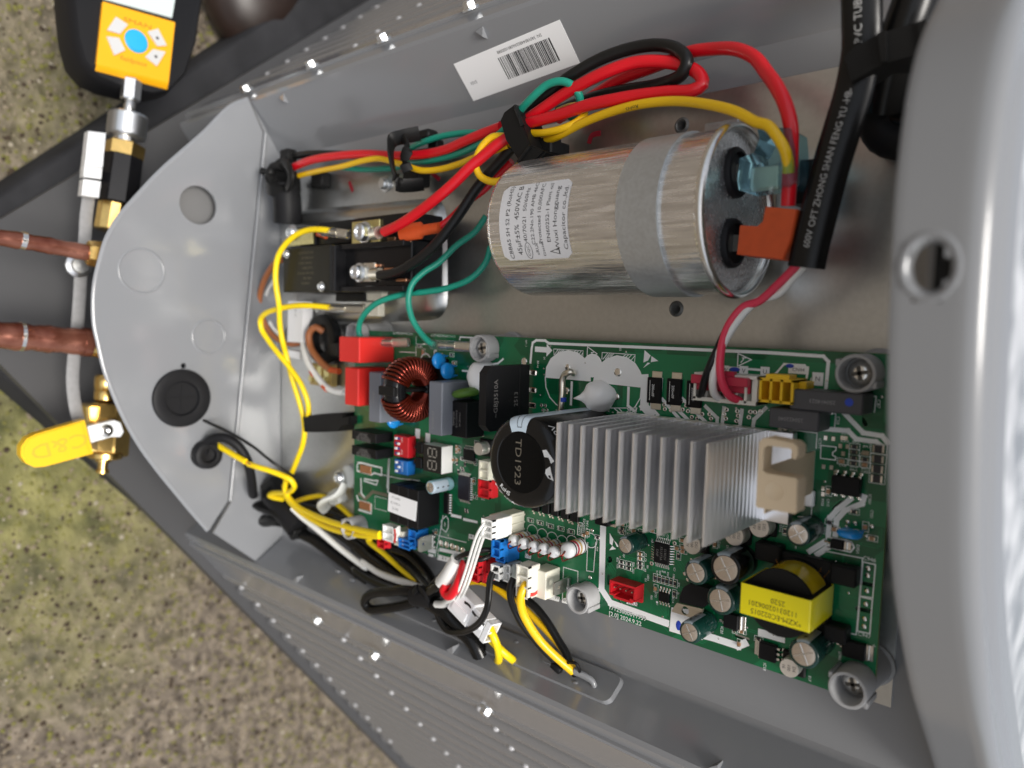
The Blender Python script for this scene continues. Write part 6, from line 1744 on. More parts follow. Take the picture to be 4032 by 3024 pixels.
# yellow and black leads of the lower plug
wire('yellow_wire', [(19.5,-55.1,13.0),(19.8,-57.3,17.0),(19.1,-62.3,18.0),(18.9,-69.1,16.0),(20.6,-76.0,13.0),(23.5,-84.4,8.0),(27.6,-90.4,4.0),(31.7,-95.6,0.0),(34.8,-100.2,-4.0)], 2.1, yelw, 'foremost yellow wire from the large plug into the wall slot')
wire('black_wire', [(9.3,-56.3,12.0),(9.1,-59.8,14.0),(9.3,-65.5,14.0),(10.8,-72.6,12.0),(14.0,-80.1,9.0),(18.2,-87.0,5.0),(22.5,-93.4,1.0),(24.5,-97.2,-2.0)], 1.8, bkw, 'black wire with print from the large plug')
wire('yellow_wire', [(-44.6,-78.4,-6.0),(-37.5,-74.7,-6.0),(-29.8,-73.3,-7.0),(-21.3,-74.2,-8.0),(-12.1,-77.5,-9.0),(-2.3,-79.9,-9.0),(6.4,-83.8,-9.0),(15.7,-88.6,-9.0),(24.0,-93.8,-9.0),(29.9,-98.0,-8.0),(32.2,-99.9,-7.0)], 1.8, yelw, 'yellow wire arching behind the plugs to the wall slot')
wire('black_wire', [(-23.1,-70.5,-8.0),(-13.1,-72.3,-9.0),(-2.5,-74.7,-9.0),(6.2,-77.5,-9.0),(14.0,-82.8,-9.0),(21.7,-90.4,-9.0),(27.7,-95.2,-8.0),(30.7,-98.6,-7.0)], 2.1, bkw, 'thick black wire arching beside the hidden yellow wire')
g = G(); g.tube([(28.1,-101.2,-5.0),(33.8,-95.2,-1.0),(39.3,-93.3,0.0),(40.3,-96.5,-2.0),(35.8,-102.3,-6.0),(28.8,-106.1,-8.0),(25.9,-104.7,-8.0)], .8, 8); g.box((25.69,-100.98,-3.00), (6, 3.4, 3.4), .5, -20)
o = make(g, 'cable_tie', blackr, None, None, smooth=50); tag(o, 'thin black tie closing the wires at the wall slot', 'cable tie')
g = G(); g.tube([(35.9,-99.9,-4.0),(40.7,-100.6,-5.0),(44.7,-102.1,-6.0),(45.5,-104.2,-7.0)], (1.6, 2.6), 10, flat=(0, 0.8, 0.6))
o = make(g, 'slot_hook', paint, casing, smooth=60)
# yellow pair from the inline connector
wire('yellow_wire', [(-8.6,-87.5,9.0),(-6.1,-91.0,9.0),(-5.0,-96.7,7.0),(-7.3,-104.0,3.0),(-12.5,-110.2,-2.0),(-18.7,-111.7,-6.0),(-21.8,-109.2,-7.0)], 2.1, yelw2, 'left yellow wire bent under from the inline plug')
wire('yellow_wire', [(-12.4,-93.2,7.0),(-8.3,-96.3,6.0),(-4.5,-100.0,4.0),(-2.4,-104.3,0.0),(-3.4,-107.5,-4.0)], 2.1, yelw2, 'right yellow wire from the inline plug')

# ---- plugs on the cables
def plug(name, label, c, d, m, holes=2, cav=True, ch=.35):
    t = thing(name, label, 'plug', (c[0], c[1], c[2] - d[2] / 2))
    g = G()
    u0_, u1_, v0_, v1_, w0_, w1_ = c[0] - d[0] / 2, c[0] + d[0] / 2, c[1] - d[1] / 2, c[1] + d[1] / 2, c[2] - d[2] / 2, c[2] + d[2] / 2
    g.bx(u0_, u1_, v0_, v1_, w0_, w1_ - 2.4, ch)
    t_ = .8
    for k in range(holes + 1):
        vv = v0_ + (v1_ - v0_ - t_) * k / holes
        g.bx(u0_, u1_, vv, vv + t_, w1_ - 2.6, w1_)
    g.bx(u0_, u0_ + t_, v0_, v1_, w1_ - 2.6, w1_ - .03); g.bx(u1_ - t_, u1_, v0_, v1_, w1_ - 2.6, w1_ - .03)
    make(g, 'housing', m, t)
    g = G(); g.bx(u0_ + 1.4, u1_ - 1.4, v0_ - 1.0, v0_ + .05, w0_ + 1, w1_ - 4, .25); make(g, 'latch', m, t)
    return t
p = (5.65,-22.39,32.00); q = (8.91,-32.38,32.00)
plug('tall_plug', 'tall white plug with thin white wires on the cream header', (p[0] + 3.6, (p[1] + q[1]) / 2 - .5, 25), (7.0, abs(p[1] - q[1]) * .92, 14), whtp, 3)
p = (-1.93,-42.93,15.00); plug('blue_plug', 'blue plug with two black wires', (p[0] + 3, p[1] + .4, 13.5), (6.0, 9.0, 6), bluep, 2)
p = (-3.41,-56.01,13.00); plug('small_white_plug', 'small white two way plug with thin black wires', (p[0] + 2.6, p[1] + .6, 11.5), (6.0, 7.6, 6), whtp, 2)
p = (-16.88,-57.03,14.00); plug('red_plug', 'red plug near the lower board edge', (p[0] + 3, p[1], 13), (6.5, 12, 6), redp, 3)
pq = (11.51,-50.74,17.00); pr = (27.24,-58.67,17.00)
lp = plug('large_plug', 'large ivory plug with yellow and black wires and red ink streak', ((pq[0] + pr[0]) / 2 + .3, (pq[1] + pr[1]) / 2 + .8, 13.5), (7.4, 15.5, 9), mat('ivory nylon', (.72, .70, .62), .42), 3)
g = G(); s_ = (ORG[lp.name]); pp = (pq[0] + pr[0]) / 2 + .3 + 3.74
g.tube([(pp, (pq[1] + pr[1]) / 2 - 5, 16), (pp, (pq[1] + pr[1]) / 2 - 5.4, 13), (pp, (pq[1] + pr[1]) / 2 - 4.6, 10)], (.05, .9), 8, flat=(0, 1, 0)); make(g, 'ink_streak', mat('red ink', (.7, .05, .04), .5), lp)
p = (-90.50,-54.66,13.00); plug('white_plug', 'white plug with red ink streak and two yellow wires', (p[0] + 5, p[1] + .6, 10.5), (9.5, 9, 5.5), whtp, 2)
g = G(); p = (-79.19,-54.16,13.40); g.tube([(p[0] - .4, p[1] + 4, 13.3), (p[0] + .4, p[1], 13.35), (p[0] - .4, p[1] - 4, 13.3)], (.9, .06), 8, flat=(0, 0, 1)); o = make(g, 'ink_streak', mat('red ink', (.7, .05, .04), .5), bpy.data.objects['white_plug'])
p = (-95.23,-62.45,10.00); plug('red_plug', 'small red plug at the lower left under the yellow wires', (p[0], p[1], 8), (7, 6.5, 5), redp, 2)
p = (-74.36,-58.35,9.00); plug('blue_plug', 'blue plug at the lower left of the board', (p[0], p[1], 8), (10, 5.5, 5), bluep, 2)

# inline white connector lying across the harness
ca, cb = Vector((-33.85,-78.36,8.00)), Vector((-6.83,-88.77,10.00))
il = thing('inline_plug', 'white inline plug lying diagonally over the harness with yellow wires', 'plug', ca)
d = (cb - ca); L_ = d.length; d.normalize()
Z_ = Vector((-.25, .25, 1)); Z_ = (Z_ - d * Z_.dot(d)).normalized(); Y_ = Z_.cross(d)
M3 = Matrix((d, Y_, Z_)).transposed()
g = G(); g.box((ca + cb) / 2 - d * L_ * .22, (L_ * .56, 13.5, 8.5), .5, m=M3); g.box((ca + cb) / 2 - d * L_ * .2 + Z_ * 4.2 - Y_ * 2, (L_ * .40, 5, 1.6), .3, m=M3)
make(g, 'socket_half', mat('white plug nylon', (.86, .87, .88), .35), il)
g = G()
cc_ = (ca + cb) / 2 + d * L_ * .27
g.box(cc_ - d * 2, (L_ * .42, 11.4, 7.4), .4, m=M3)
for s in (-1, 0, 1): g.box(cc_ + d * (L_ * .21 + .2) + Y_ * s * 5.2, (L_ * .1, .9, 7.6), m=M3)
for s in (-1, 1): g.box(cc_ + d * (L_ * .21 + .2) + Z_ * s * 3.5, (L_ * .1, 11.3, .8), m=M3)
g.box(cc_ + Z_ * 4.3 + Y_ * 1.0, (L_ * .2, 4, 1.6), .3, m=M3); g.box(cc_ - Y_ * 6.2, (L_ * .22, 1.4, 4), .3, m=M3)
make(g, 'plug_half', mat('white plug nylon', (.86, .87, .88), .35), il)
g = G(); g.tube([ca.lerp(cb, .32) + Z_ * 4.35 + Y_ * 4, ca.lerp(cb, .45) + Z_ * 4.3 + Y_ * 4.6, ca.lerp(cb, .58) + Z_ * 3.9 + Y_ * 3.0, ca.lerp(cb, .9) + Z_ * 3.9 + Y_ * 2.4], (.7, .12), 8, flat=Z_); make(g, 'latch_gap', inkm, il)
# white wires' end cap near the tie
wire('white_sleeve', [(-49.9,-87.0,8.0),(-43.4,-84.9,9.0),(-36.0,-80.0,11.0),(-31.5,-76.6,12.0)], 2.0, whtw, 'white sleeve end against the tie')

# ---- flat black PVC tube, its clip and the pink, white and black leads
def ptxt(g, s, size, p0, p1, off, stretch=1.1):
    a_, b_ = Vector(p0), Vector(p1)
    dd = (b_ - a_).normalized(); nz = Vector((0, 0, 1)); nz = (nz - dd * nz.dot(dd)).normalized(); yy = nz.cross(dd)
    c_ = a_.lerp(b_, .5) + nz * off
    text(g, s, size, c_, dd, yy, stretch=stretch)
pts = [(153.2,212.9,16.0),(156.6,182.0,20.0),(157.1,168.3,18.0),(157.0,160.2,16.0),(155.5,147.3,16.0),(153.4,135.4,18.0),(150.5,122.2,19.0),(147.7,106.3,20.0),(145.4,94.2,20.0),(144.7,89.0,20.0)]
g = G(); g.tube(pts, (6.2, 3.0), 20, flat=(0.15, 0, 1))
pv = make(g, 'flat_tube', pvcb, None, pts[0], smooth=80); tag(pv, 'flattened black tube printed with grey capitals down the right', 'tube')
g = G()
tm = spline(pts, 1.0)
def on_tube(frac, y, lift, w_=6.2, h_=3.0):
    i = max(1, min(len(tm) - 2, int(frac * (len(tm) - 1))))
    f = frac * (len(tm) - 1) - i
    p_ = tm[i].lerp(tm[i + 1], max(0, min(1, f)))
    T_ = (tm[i + 1] - tm[i - 1]).normalized()
    Y2 = Vector((0.15, 0, 1)); Y2 = (Y2 - T_ * Y2.dot(T_)).normalized(); X2 = Y2.cross(T_).normalized()
    ang = math.asin(max(-.99, min(.99, y / w_)))
    return p_ + X2 * y + Y2 * (h_ * math.cos(ang) + lift)
TL = sum((tm[i + 1] - tm[i]).length for i in range(len(tm) - 1))
def tube_text(s, frac, size, stretch=1.0):
    # letters run up the tube (against its direction), their tops to the left
    text(g, s, size, (0, 0, 0), (1, 0, 0), (0, 1, 0), fn=lambda x, y: on_tube(frac - x / TL, (-y - .6) * 1.0, .06), stretch=stretch)
tube_text('600V OFT ZHONG SHAN FENG YU -HB-', .735, 3.1, .95)
tube_text('PVC TUBING', .335, 3.4, 1.02)
make(g, 'tube_print', mat('grey print', (.42, .42, .41), .5), pv, smooth=0)
g = G(); g.tube([(144.9,91.1,19.0),(144.7,88.5,18.0)], (5.4, 2.4), 16, flat=(.15, 0, 1), spl=False)
wire('pink_wire', [(145.1,96.7,18.0),(143.1,93.3,18.0),(139.3,89.1,17.0),(132.3,82.9,15.0),(126.2,77.9,14.0),(120.3,75.7,14.0),(116.1,69.4,16.0),(114.8,63.0,18.0),(114.5,55.0,19.0),(114.8,47.4,17.0),(116.6,42.4,14.0),(119.1,40.3,10.0)], 1.55, pinkw, 'pinkish red motor wire from the flat tube')
wire('white_wire', [(145.8,95.2,17.0),(143.2,91.3,16.0),(138.7,86.3,15.0),(132.5,80.5,13.0),(125.0,78.0,13.0),(120.4,73.2,14.0),(117.1,67.4,16.0),(114.7,61.3,18.0),(112.4,54.2,18.0),(111.0,47.7,17.0),(110.3,42.8,14.0),(111.0,40.2,10.0)], 1.5, whtw, 'white motor wire from the flat tube')
wire('thin_black_wire', [(116.9,71.8,10.0),(113.7,67.1,13.0),(112.6,60.6,17.0),(111.0,54.8,19.0),(107.8,48.6,17.0),(104.6,42.8,13.0),(101.0,39.9,9.0)], 1.45, bkw, 'black motor wire behind the pink one')
g = G()
g.bx(mu0 - .3, mu1 + 1.0, mv + 6.2, mv + 9.6, 10.6, 14.2, .3); g.bx(mu0 + 8, mu1 - 5, mv + 9.4, mv + 11.6, 10, 13.2, .3); g.bx(mu0, mu1 + .8, mv + 3.6, mv + 6.5, 9.8, 11.6, .3)
o = make(g, 'motor_plug', mat('rose plastic', (.46, .03, .06), .38), None, (mu0 + 10, mv + 6, 10)); tag(o, 'rose red latch plug seated in the ivory motor header', 'plug')
# second tube and looped cable behind the clip
wire('black_cable', [(175.8,203.7,6.0),(171.9,180.5,8.0),(169.0,169.9,8.0),(165.5,161.2,6.0),(162.1,153.3,2.0),(159.3,144.3,-3.0)], 7.2, pvcb, 'second black tube curving behind the clip')
wire('black_cable', [(173.0,167.1,0.0),(166.5,161.2,0.0),(161.5,153.7,-2.0),(156.4,147.0,-6.0),(156.4,140.7,-8.0),(159.1,135.8,-8.0),(163.4,133.6,-8.0),(171.4,133.0,-8.0)], 6.4, blackr, 'black cable loop beside the lid')
wire('black_cable', [(170.7,139.0,-6.0),(163.7,141.1,-8.0),(160.1,143.7,-8.0),(158.9,147.4,-6.0),(162.9,154.9,-2.0),(170.4,164.7,0.0)], 4.6, pvcb, 'thinner black cable inside the loop')
g = G()
a_, b_ = (154.64,153.47,24.00), (177.73,155.44,24.00)
cl = [(153.49,156.15,24.00), (155.62,158.26,24.00), (163.41,161.29,24.00), (176.78,162.33,24.00), (178.51,158.59,24.00), (177.90,152.72,24.00), (165.08,151.75,24.00), (155.97,147.90,24.00)]
g.prism([p[:2] for p in cl], 5, 21); 
ob = make(g, 'cable_clip', black, None, (cl[0][0], cl[0][1], 5), smooth=30)
tag(ob, 'wide black cable clip round the tubes at the upper right', 'cable clip')
g = G(); q = [(163.43,161.01,24.00), (165.82,161.28,24.00), (166.66,151.98,24.00), (165.08,151.75,24.00)]; g.prism([p[:2] for p in q], 20.9, 22.4); q = [(174.56,161.93,24.00), (176.79,162.19,24.00), (178.26,158.65,24.00), (177.89,152.86,24.00), (176.03,152.73,24.00)]; g.prism([p[:2] for p in q], 20.9, 21.8); make(g, 'clip_rib', black, ob, smooth=30)

# ---- blue and orange insulated terminals on the capacitor
bt = thing('blue_terminal', 'translucent blue flag terminal on the upper capacitor post', 'terminal', T1)
a_, b_ = (121.96,120.78,20.00), (139.48,133.26,24.00)
wv = T1.z + 8
g = G()
out = [(121.85,119.66,20.00), (122.32,126.88,20.00), (127.34,128.19,20.00), (129.11,132.39,20.00), (128.08,136.01,20.00), (133.50,135.69,20.00), (139.46,134.52,20.00), (140.48,127.78,20.00), (140.74,117.73,20.00), (138.95,115.89,20.00), (133.30,116.12,20.00), (122.56,116.02,20.00)]
g.prism([p[:2] for p in out], 12, 27.5)
q0 = len(g.v)
make(g, 'insulator', bluetr, bt, smooth=30)
g = G(); g.tube([(136.53,124.86,20.00), (136.71,121.73,20.00)], 2.9, 12, spl=False); g.tube([(136.74,121.10,20.00), (136.98,117.02,20.00)], 3.2, 12, spl=False); g.box((129.77,120.44,20.00), (12, 8, 1.6), .4); make(g, 'crimp', tin, bt)
ot = thing('orange_terminal', 'orange flag insulator on the lower capacitor post', 'terminal', T2)
out = [(120.92,94.17,18.00), (121.60,104.40,18.00), (128.18,103.66,18.00), (130.12,105.15,18.00), (130.84,110.24,18.00), (141.80,108.43,18.00), (140.31,98.48,18.00), (137.96,91.76,18.00)]
g = G(); g.prism([p[:2] for p in out], 9, 23); cx = sum(p[0] for p in out) / len(out); cyy = sum(p[1] for p in out) / len(out)
g.prism([(cx + (p[0] - cx) * .97, cyy + (p[1] - cyy) * .97) for p in out], 22.9, 23.6)
make(g, 'insulator', orng, ot, smooth=30)

# ================================================================== contactor
ct = thing('contactor', 'black two pole contactor with rating plate and screw terminals', 'contactor', (-176.92,98.89,-12.00))
CWF = 20.0
a_, b_ = (-183.90,110.43,20.00), (-132.38,82.85,20.00)
e_ = (-117.43,82.79,-8.00)
g = G(); g.bx(a_[0], b_[0], b_[1], a_[1], -11, CWF, .6); make(g, 'body', black, ct)
c_ = (-82.96,92.22,16.00)
g = G(); uR = (-69.18,92.40,8.00)[0]
g.bx(b_[0] - .2, uR, b_[1], a_[1] + 0.2, -11, 12, .6); g.bx(b_[0], b_[0] + 4, b_[1] + .3, a_[1] - .3, 11.5, 19.6, .5); g.bx(b_[0] + 4, uR - 1, a_[1] - 3.4, a_[1] - .2, 11.5, 17, .4); g.bx(b_[0] + 4, uR - 1, b_[1] + .2, b_[1] + 3.2, 11.5, 17, .4)
make(g, 'terminal_block', blackg, ct)
g = G(); g.bx(a_[0] + 1, b_[0] - 1, b_[1] + 1, a_[1] - 1, CWF, CWF + .12); pl_ = make(g, 'rating_plate', mat('plate olive black', (.013, .012, .007), .4, spec=.25), ct)
g = G()
for k in range(7):
    text(g, ('CONTACTOR', '2P 30A 24V', 'COIL 24VAC', 'LINE 277V', 'FLA 30 LRA 150', 'RES 40A', '50/60Hz')[k], 2.0, ((a_[0] + b_[0]) / 2 + (k % 2) * 2, a_[1] - 4 - k * (a_[1] - b_[1] - 8) / 6.4, CWF + .16), (1, 0, 0), (0, 1, 0), stretch=1.3)
make(g, 'plate_print', mat('dim bronze print', (.11, .095, .055), .5), pl_, smooth=0)
def screwhead(c, r, parent, m=zinc, hexa=False, name='screw'):
    g = G()
    g.lathe(c, (0, 0, 1), [(r * 1.25, -.6), (r * 1.25, 0), (r, .05), (r * .96, r * .45), (r * .7, r * .72), (r * .5, r * .74), (r * .42, r * .4), (.001, r * .38)], 6 if hexa else 20)
    return make(g, name, m, parent, smooth=40)
screwhead((-178.94,106.52,20.40), 2.2, ct); screwhead((-141.11,85.82,20.40), 2.4, ct)
# screw clamps: middle pole and upper pole
s1 = (-111.86,93.85,16.00)
g = G(); g.box((s1[0] + 5, s1[1], 13.4), (17, 11, 1.4), .3); make(g, 'lug', tin, ct)
g = G(); g.lathe((s1[0], s1[1], 13.8), (0, 0, 1), [(5.6, 0), (5.6, 1.0), (4.2, 1.2), (4.2, 4.0), (3.6, 4.9), (2.6, 4.9), (2.0, 4.0), (.01, 3.9)], 12); make(g, 'clamp_screw', zinc, ct, smooth=30)
g = G(); p = (-93.84,92.40,17.00); g.tube([(p[0] - 3, p[1], 17), (p[0] + 5, p[1], 18)], (3.4, 2.8), 12, flat=(0, 0, 1), spl=False); make(g, 'wire_barrel', tin, ct)
for p in ((-86.98,95.28,14.00), (-76.49,88.92,14.00), (-98.54,97.53,14.00)):
    g = G(); g.box((p[0], p[1], 12.6), (9, 1.8, 1.4), .3); make(g, 'contact_strip', copper, ct)
up0, up1 = (-120.98,109.36,15.00), (-95.27,123.16,15.00)
g = G(); g.bx((-120.95,125.98,15.00)[0], (-69.55,111.04,8.00)[0], a_[1] + .4, (-112.71,125.38,15.00)[1], -11, 12, .6); make(g, 'terminal_block', blackg, ct)
g = G(); g.bx(up0[0], up1[0], (-112.55,109.21,15.00)[1], (-112.69,123.18,15.00)[1], 11.9, 13.4, .3); make(g, 'terminal_plate', ybrass, ct)
s2 = (-108.72,116.38,17.00)
g = G(); g.lathe((s2[0] + 1, s2[1], 13.4), (0, 0, 1), [(6.4, 0), (6.4, 1.0), (5.0, 1.2), (5.0, 4.6), (4.2, 5.6), (3.0, 5.6), (2.4, 4.4), (.01, 4.3)], 12); make(g, 'clamp_screw', zinc, ct, smooth=30)
g = G(); p = (-90.28,114.50,20.00); g.tube([(p[0] - 5, p[1], 18), (p[0] + 3, p[1], 20)], (3.6, 3.0), 12, flat=(0, 0, 1), spl=False); make(g, 'wire_barrel', tin, ct)
g = G(); p0_, p1_ = (-192.98,111.75,14.00), (-163.30,124.16,14.00)
g.bx(p0_[0], p1_[0], p0_[1] + .5, p1_[1], -2, 10, .5); make(g, 'terminal_block', blackg, ct)
g = G(); g.bx(p0_[0] + .5, p1_[0] - .5, p0_[1] + 1, p1_[1] - 1, 10, 11.4, .3); make(g, 'terminal_plate', ybrass, ct)
screwhead((p0_[0] + 7, (p0_[1] + p1_[1]) / 2 + 3, 12), 4.2, ct, name='clamp_screw', hexa=False)
g = G(); g.bx(p1_[0], (-125.40,113.62,12.00)[0], p0_[1] + .5, (-151.43,125.95,12.00)[1], -10, 8, .5); make(g, 'barrier', black, ct)
for p in ((-85.95,111.76,12.00), (-73.08,109.91,12.00)):
    g = G(); g.box((p[0], p[1], 12.2), (7, 1.8, 1.0), .2); make(g, 'contact_strip', copper, ct)
g = G(); q0 = [(-160.56,82.30,-4.00), (-130.00,81.90,-4.00)]; g.bx(q0[0][0], q0[1][0], b_[1] - 5, b_[1] + .1, -11, -3, .5); make(g, 'coil_foot', black, ct)
# orange sleeve of the second red wire
oa, obb = (-45.83,115.27,13.00), (-74.03,113.98,15.00)
t = thing('orange_terminal', 'orange insulated terminal on the contactor', 'terminal', obb)
g = G(); g.tube([oa, Vector(oa).lerp(Vector(obb), .45), Vector(oa).lerp(Vector(obb), .5), obb], 3.0, 14, spl=False, rf=lambda f: (2.9, 2.9) if f < .4 else (4.6, 3.0), flat=(0, 0, 1)); make(g, 'insulator', orng, t, smooth=40)
# clear terminals on the yellow wires
clear_term('push_on_terminal', (-147.63,119.21,17.00), (-124.89,116.50,13.00), 2.9, 'clear sleeved terminal on the upper yellow wire', None)
g = G(); g.cyl((-155.90,118.55,13.00), (-147.20,116.49,13.00), 1.6); o = make(g, 'terminal_insert', orng, None, None); tag(o, 'orange insert showing under the upper clear terminal', 'terminal')
clear_term('push_on_terminal', (-163.22,73.64,9.00), (-128.98,73.41,-2.00), 2.9, 'clear sleeved terminal on the lower yellow wire', None)
g = G(); p0_ = Vector((-135.10,72.88,-4.00)); p1_ = Vector((-117.29,73.14,-8.00)); g.box((p0_ + p1_) / 2, ((p1_ - p0_).length, 8, 5), .5); g.box((p0_ + p1_) / 2 + Vector((0, 9, -1)), ((p1_ - p0_).length * 1.2, 7, 5), .6); o = make(g, 'ivory_block', crm, None, None); tag(o, 'ivory terminal block below the contactor', 'terminal block')

# brown and white wires with tag, left of the board
wire('brown_wire', [(-216.1,106.2,0.0),(-222.7,103.9,2.0),(-232.8,97.1,2.0),(-244.5,87.7,0.0),(-251.4,78.6,-2.0),(-251.7,67.5,-4.0),(-247.0,57.6,-6.0),(-235.3,50.5,-8.0),(-222.2,48.3,-9.0),(-208.6,49.4,-10.0)], 2.0, brnw, 'brown wire curving down the left beside the contactor')
wire('white_wire', [(-235.7,92.6,-4.0),(-247.9,84.9,-6.0),(-254.4,77.6,-8.0),(-253.2,67.5,-9.0),(-247.9,59.5,-10.0),(-241.9,54.0,-12.0)], 1.2, whtw, 'white wire inside the brown curve')
wire('brown_wire', [(-184.0,58.0,-10.0),(-187.0,60.8,-6.0),(-191.2,56.8,-4.0),(-190.3,48.5,-4.0),(-183.1,41.7,-4.0),(-174.2,36.6,-4.0),(-166.4,33.5,-4.0)], 2.3, brnw, 'short brown wire with orange end by the red cases')
wire('white_wire', [(-204.8,52.1,-8.0),(-197.3,44.1,-4.0),(-188.1,35.3,-2.0),(-179.1,28.7,-2.0),(-169.5,22.8,-2.0),(-158.9,20.1,-3.0),(-152.0,20.4,-4.0)], 2.1, whtw, 'white wire with orange rings going to the board')
for p, q, lb_ in (((-185.03,31.88,-2.00), (-181.80,29.53,-2.00), 'orange ring higher up the white wire, farther from its end'), ((-171.55,23.36,-2.00), (-167.38,21.26,-2.00), 'orange ring next to the clear end of the white wire')):
    g = G(); g.tube([p, q], 2.25, 12, spl=False); o = make(g, 'orange_ring', orng, None, None); tag(o, lb_, 'wire marker', 'orange rings on the white wire')
g = G(); g.cyl((-168.98,33.85,-4.00), (-157.11,33.30,-4.00), 2.0, 2.0); o = make(g, 'terminal_insert', orng, None, None); tag(o, 'orange end on the short brown wire', 'terminal')
g = G()
q = [(-217.10,78.09,-4.00), (-199.15,77.82,-4.00), (-200.00,50.07,-4.00), (-217.97,49.97,-4.00)]
g.prism([p[:2] for p in q], -12, -4); o = make(g, 'tag_label', labelm, None, None); tag(o, 'small white wire tag with faint print left of the board', 'tag')
g = G()
p = Vector((-207.66,69.87,-3.90)); text(g, '45-21', 2.6, (p.x, p.y, -3.9), (0, -1, 0), (1, 0, 0)); make(g, 'tag_print', ginkm, o, smooth=0)
g = G(); q = [(-222.37,44.34,-6.00), (-205.48,43.31,-6.00), (-206.56,38.49,-6.00), (-223.50,39.42,-6.00)]; g.prism([p[:2] for p in q], -11, -6); o = make(g, 'tag_label', labelm, None, None); tag(o, 'second white tag just above the brass terminals', 'tag')
# brass terminal strip in front of the red cases
g = G(); p = (-189.59,28.61,-12.00)
g.box((p[0], p[1], -14), (26, 15, 5), .5)
tb_ = thing('terminal_strip', 'brass terminal strip left of the red capacitors', 'terminal strip', (p[0], p[1], -17))
make(g, 'base_block', mat('amber block', (.50, .36, .12), .4), tb_)
for k in range(3):
    g = G(); g.box((p[0] - 8 + 8 * k, p[1] + 1, -11), (5, 10, 1.2), .3); g.box((p[0] - 8 + 8 * k, p[1] - 3, -9.4), (4, 4, 2), .3); make(g, 'brass_tab', ybrass, tb_)
# black round clamp behind the brown wire
g = G(); c_ = Vector((-186.07,52.78,-12.00))
torus(g, (c_.x, c_.y, -12), 13, 4.2, 4.0, 28, 8); g.box((c_.x + 17, c_.y - 6, -12), (10, 9, 8), .6)
o = make(g, 'cable_clamp', black, None, None); tag(o, 'black ring clamp left of the upper red capacitor', 'cable clip')

# ================================================================== clips and glands
def clip(name, label, pts, w0, w1, rib=None):
    g = G()
    c_ = Vector((sum(p[0] for p in pts) / len(pts), sum(p[1] for p in pts) / len(pts)))
    g.prism([p[:2] for p in pts], w0, w1)
    g.prism([(c_.x + (p[0] - c_.x) * .93, c_.y + (p[1] - c_.y) * .93) for p in pts], w1 - .05, w1 + .8)
    o = make(g, name, black, None, (pts[0][0], pts[0][1], w0), smooth=30)
    return tag(o, label, 'cable clip')
# second clip: an open C seen from the side
g = G()
g.tube([(-75.59,169.00,2.00), (-81.38,167.00,8.00), (-86.30,164.86,12.00), (-85.45,158.63,14.00), (-83.61,150.20,14.00), (-83.34,144.73,12.00), (-85.51,141.83,8.00), (-82.80,142.03,2.00), (-78.69,143.36,-4.00)], (1.3, 4.2), 10, flat=(.25, .8, .6), step=2)
g.tube([(-78.96,165.05,10.00), (-73.31,159.03,12.00), (-76.37,152.94,12.00), (-75.45,147.47,10.00)], (1.2, 3.2), 10, flat=(0, 1, .2), step=2)
g.box((-89.22,147.19,-8.00), (14, 9, 10), 1.0); g.box((-80.20,170.00,-6.00), (14, 5, 8), 1.0); g.box((-77.77,165.33,-12.00), (8, 6, 6), .8)
o = make(g, 'cable_clip', black, None, (-93.84,148.29,-12.00), smooth=40); tag(o, 'open black cable clip nearer the gland on the upper bundle', 'cable clip')
# third clip round the whole bundle
c3 = [(-1.59,161.06,18.00), (0.73,164.52,18.00), (7.22,167.09,18.00), (12.20,157.55,18.00), (17.59,147.27,18.00), (26.67,143.05,18.00), (18.37,137.68,18.00), (10.01,142.10,18.00), (2.28,151.77,18.00)]
o = clip('cable_clip', 'large black cable clip gripping all wires beside the capacitor', c3, 2, 17)
g = G(); p = (16.71,148.60,6.00); g.box((p[0], p[1], 5), (12, 8, 8), .8); p = (18.54,148.40,2.00); g.box((p[0], p[1], -2), (7, 6, 8), .6); make(g, 'clip_foot', black, o)
g = G()
for a_2, b_2 in (((8.70,164.92,18.00), (13.16,156.38,18.00)), ((18.06,146.87,18.00), (10.90,140.61,18.00))):
    g.tube([(a_2[0], a_2[1], 18), (b_2[0], b_2[1], 18)], (.9, 1.0), 8, spl=False, flat=(0, 0, 1))
make(g, 'clip_rib', black, o)
# gland at the left end of the bundle
gl = thing('cable_gland', 'bulky black cable gland where the supply wires enter', 'gland', (-241.50,149.93,-17.00))
g = G()
g.tube([(-220.60,131.52,-6.00), (-218.94,140.14,-5.00), (-218.24,148.24,-4.00), (-219.46,156.47,-3.00)], 9.5, 22, spl=False); make(g, 'gland_body', blackr, gl, smooth=40)
g = G(); g.tube([(-222.09,153.26,-4.00), (-219.75,157.38,-2.00), (-217.00,160.89,0.00)], 11.5, 24, spl=False); g.tube([(-217.02,156.92,6.00), (-222.82,162.61,6.00), (-220.58,167.11,5.00), (-210.74,167.14,4.00)], 3.0, 10); g.ball((-235.20,166.37,4.00), 2.6, 10, 6); g.tube([(-234.19,166.46,4.00), (-224.25,165.14,4.00)], 1.6, 8, spl=False); make(g, 'gland_nut', black, gl, smooth=30)
g = G(); g.tube([(-219.81,167.52,2.00), (-208.84,168.42,4.00), (-199.07,163.96,6.00), (-196.71,157.78,6.00), (-204.22,152.40,4.00)], (2.0, 4.2), 10, flat=(1, .2, .3)); g.box((-212.97,175.00,-2.00), (10, 8, 8), 1); make(g, 'wire_collar', black, gl, smooth=40)
g = G(); g.box((-192.97,158.49,-14.00), (13, 10, 8), 1.2); g.lathe((-192.36,157.72,-16.00), (0, 0, 1), [(5, 0), (5, 3), (3, 4)], 18); o = make(g, 'clip_foot', black, gl, smooth=40)
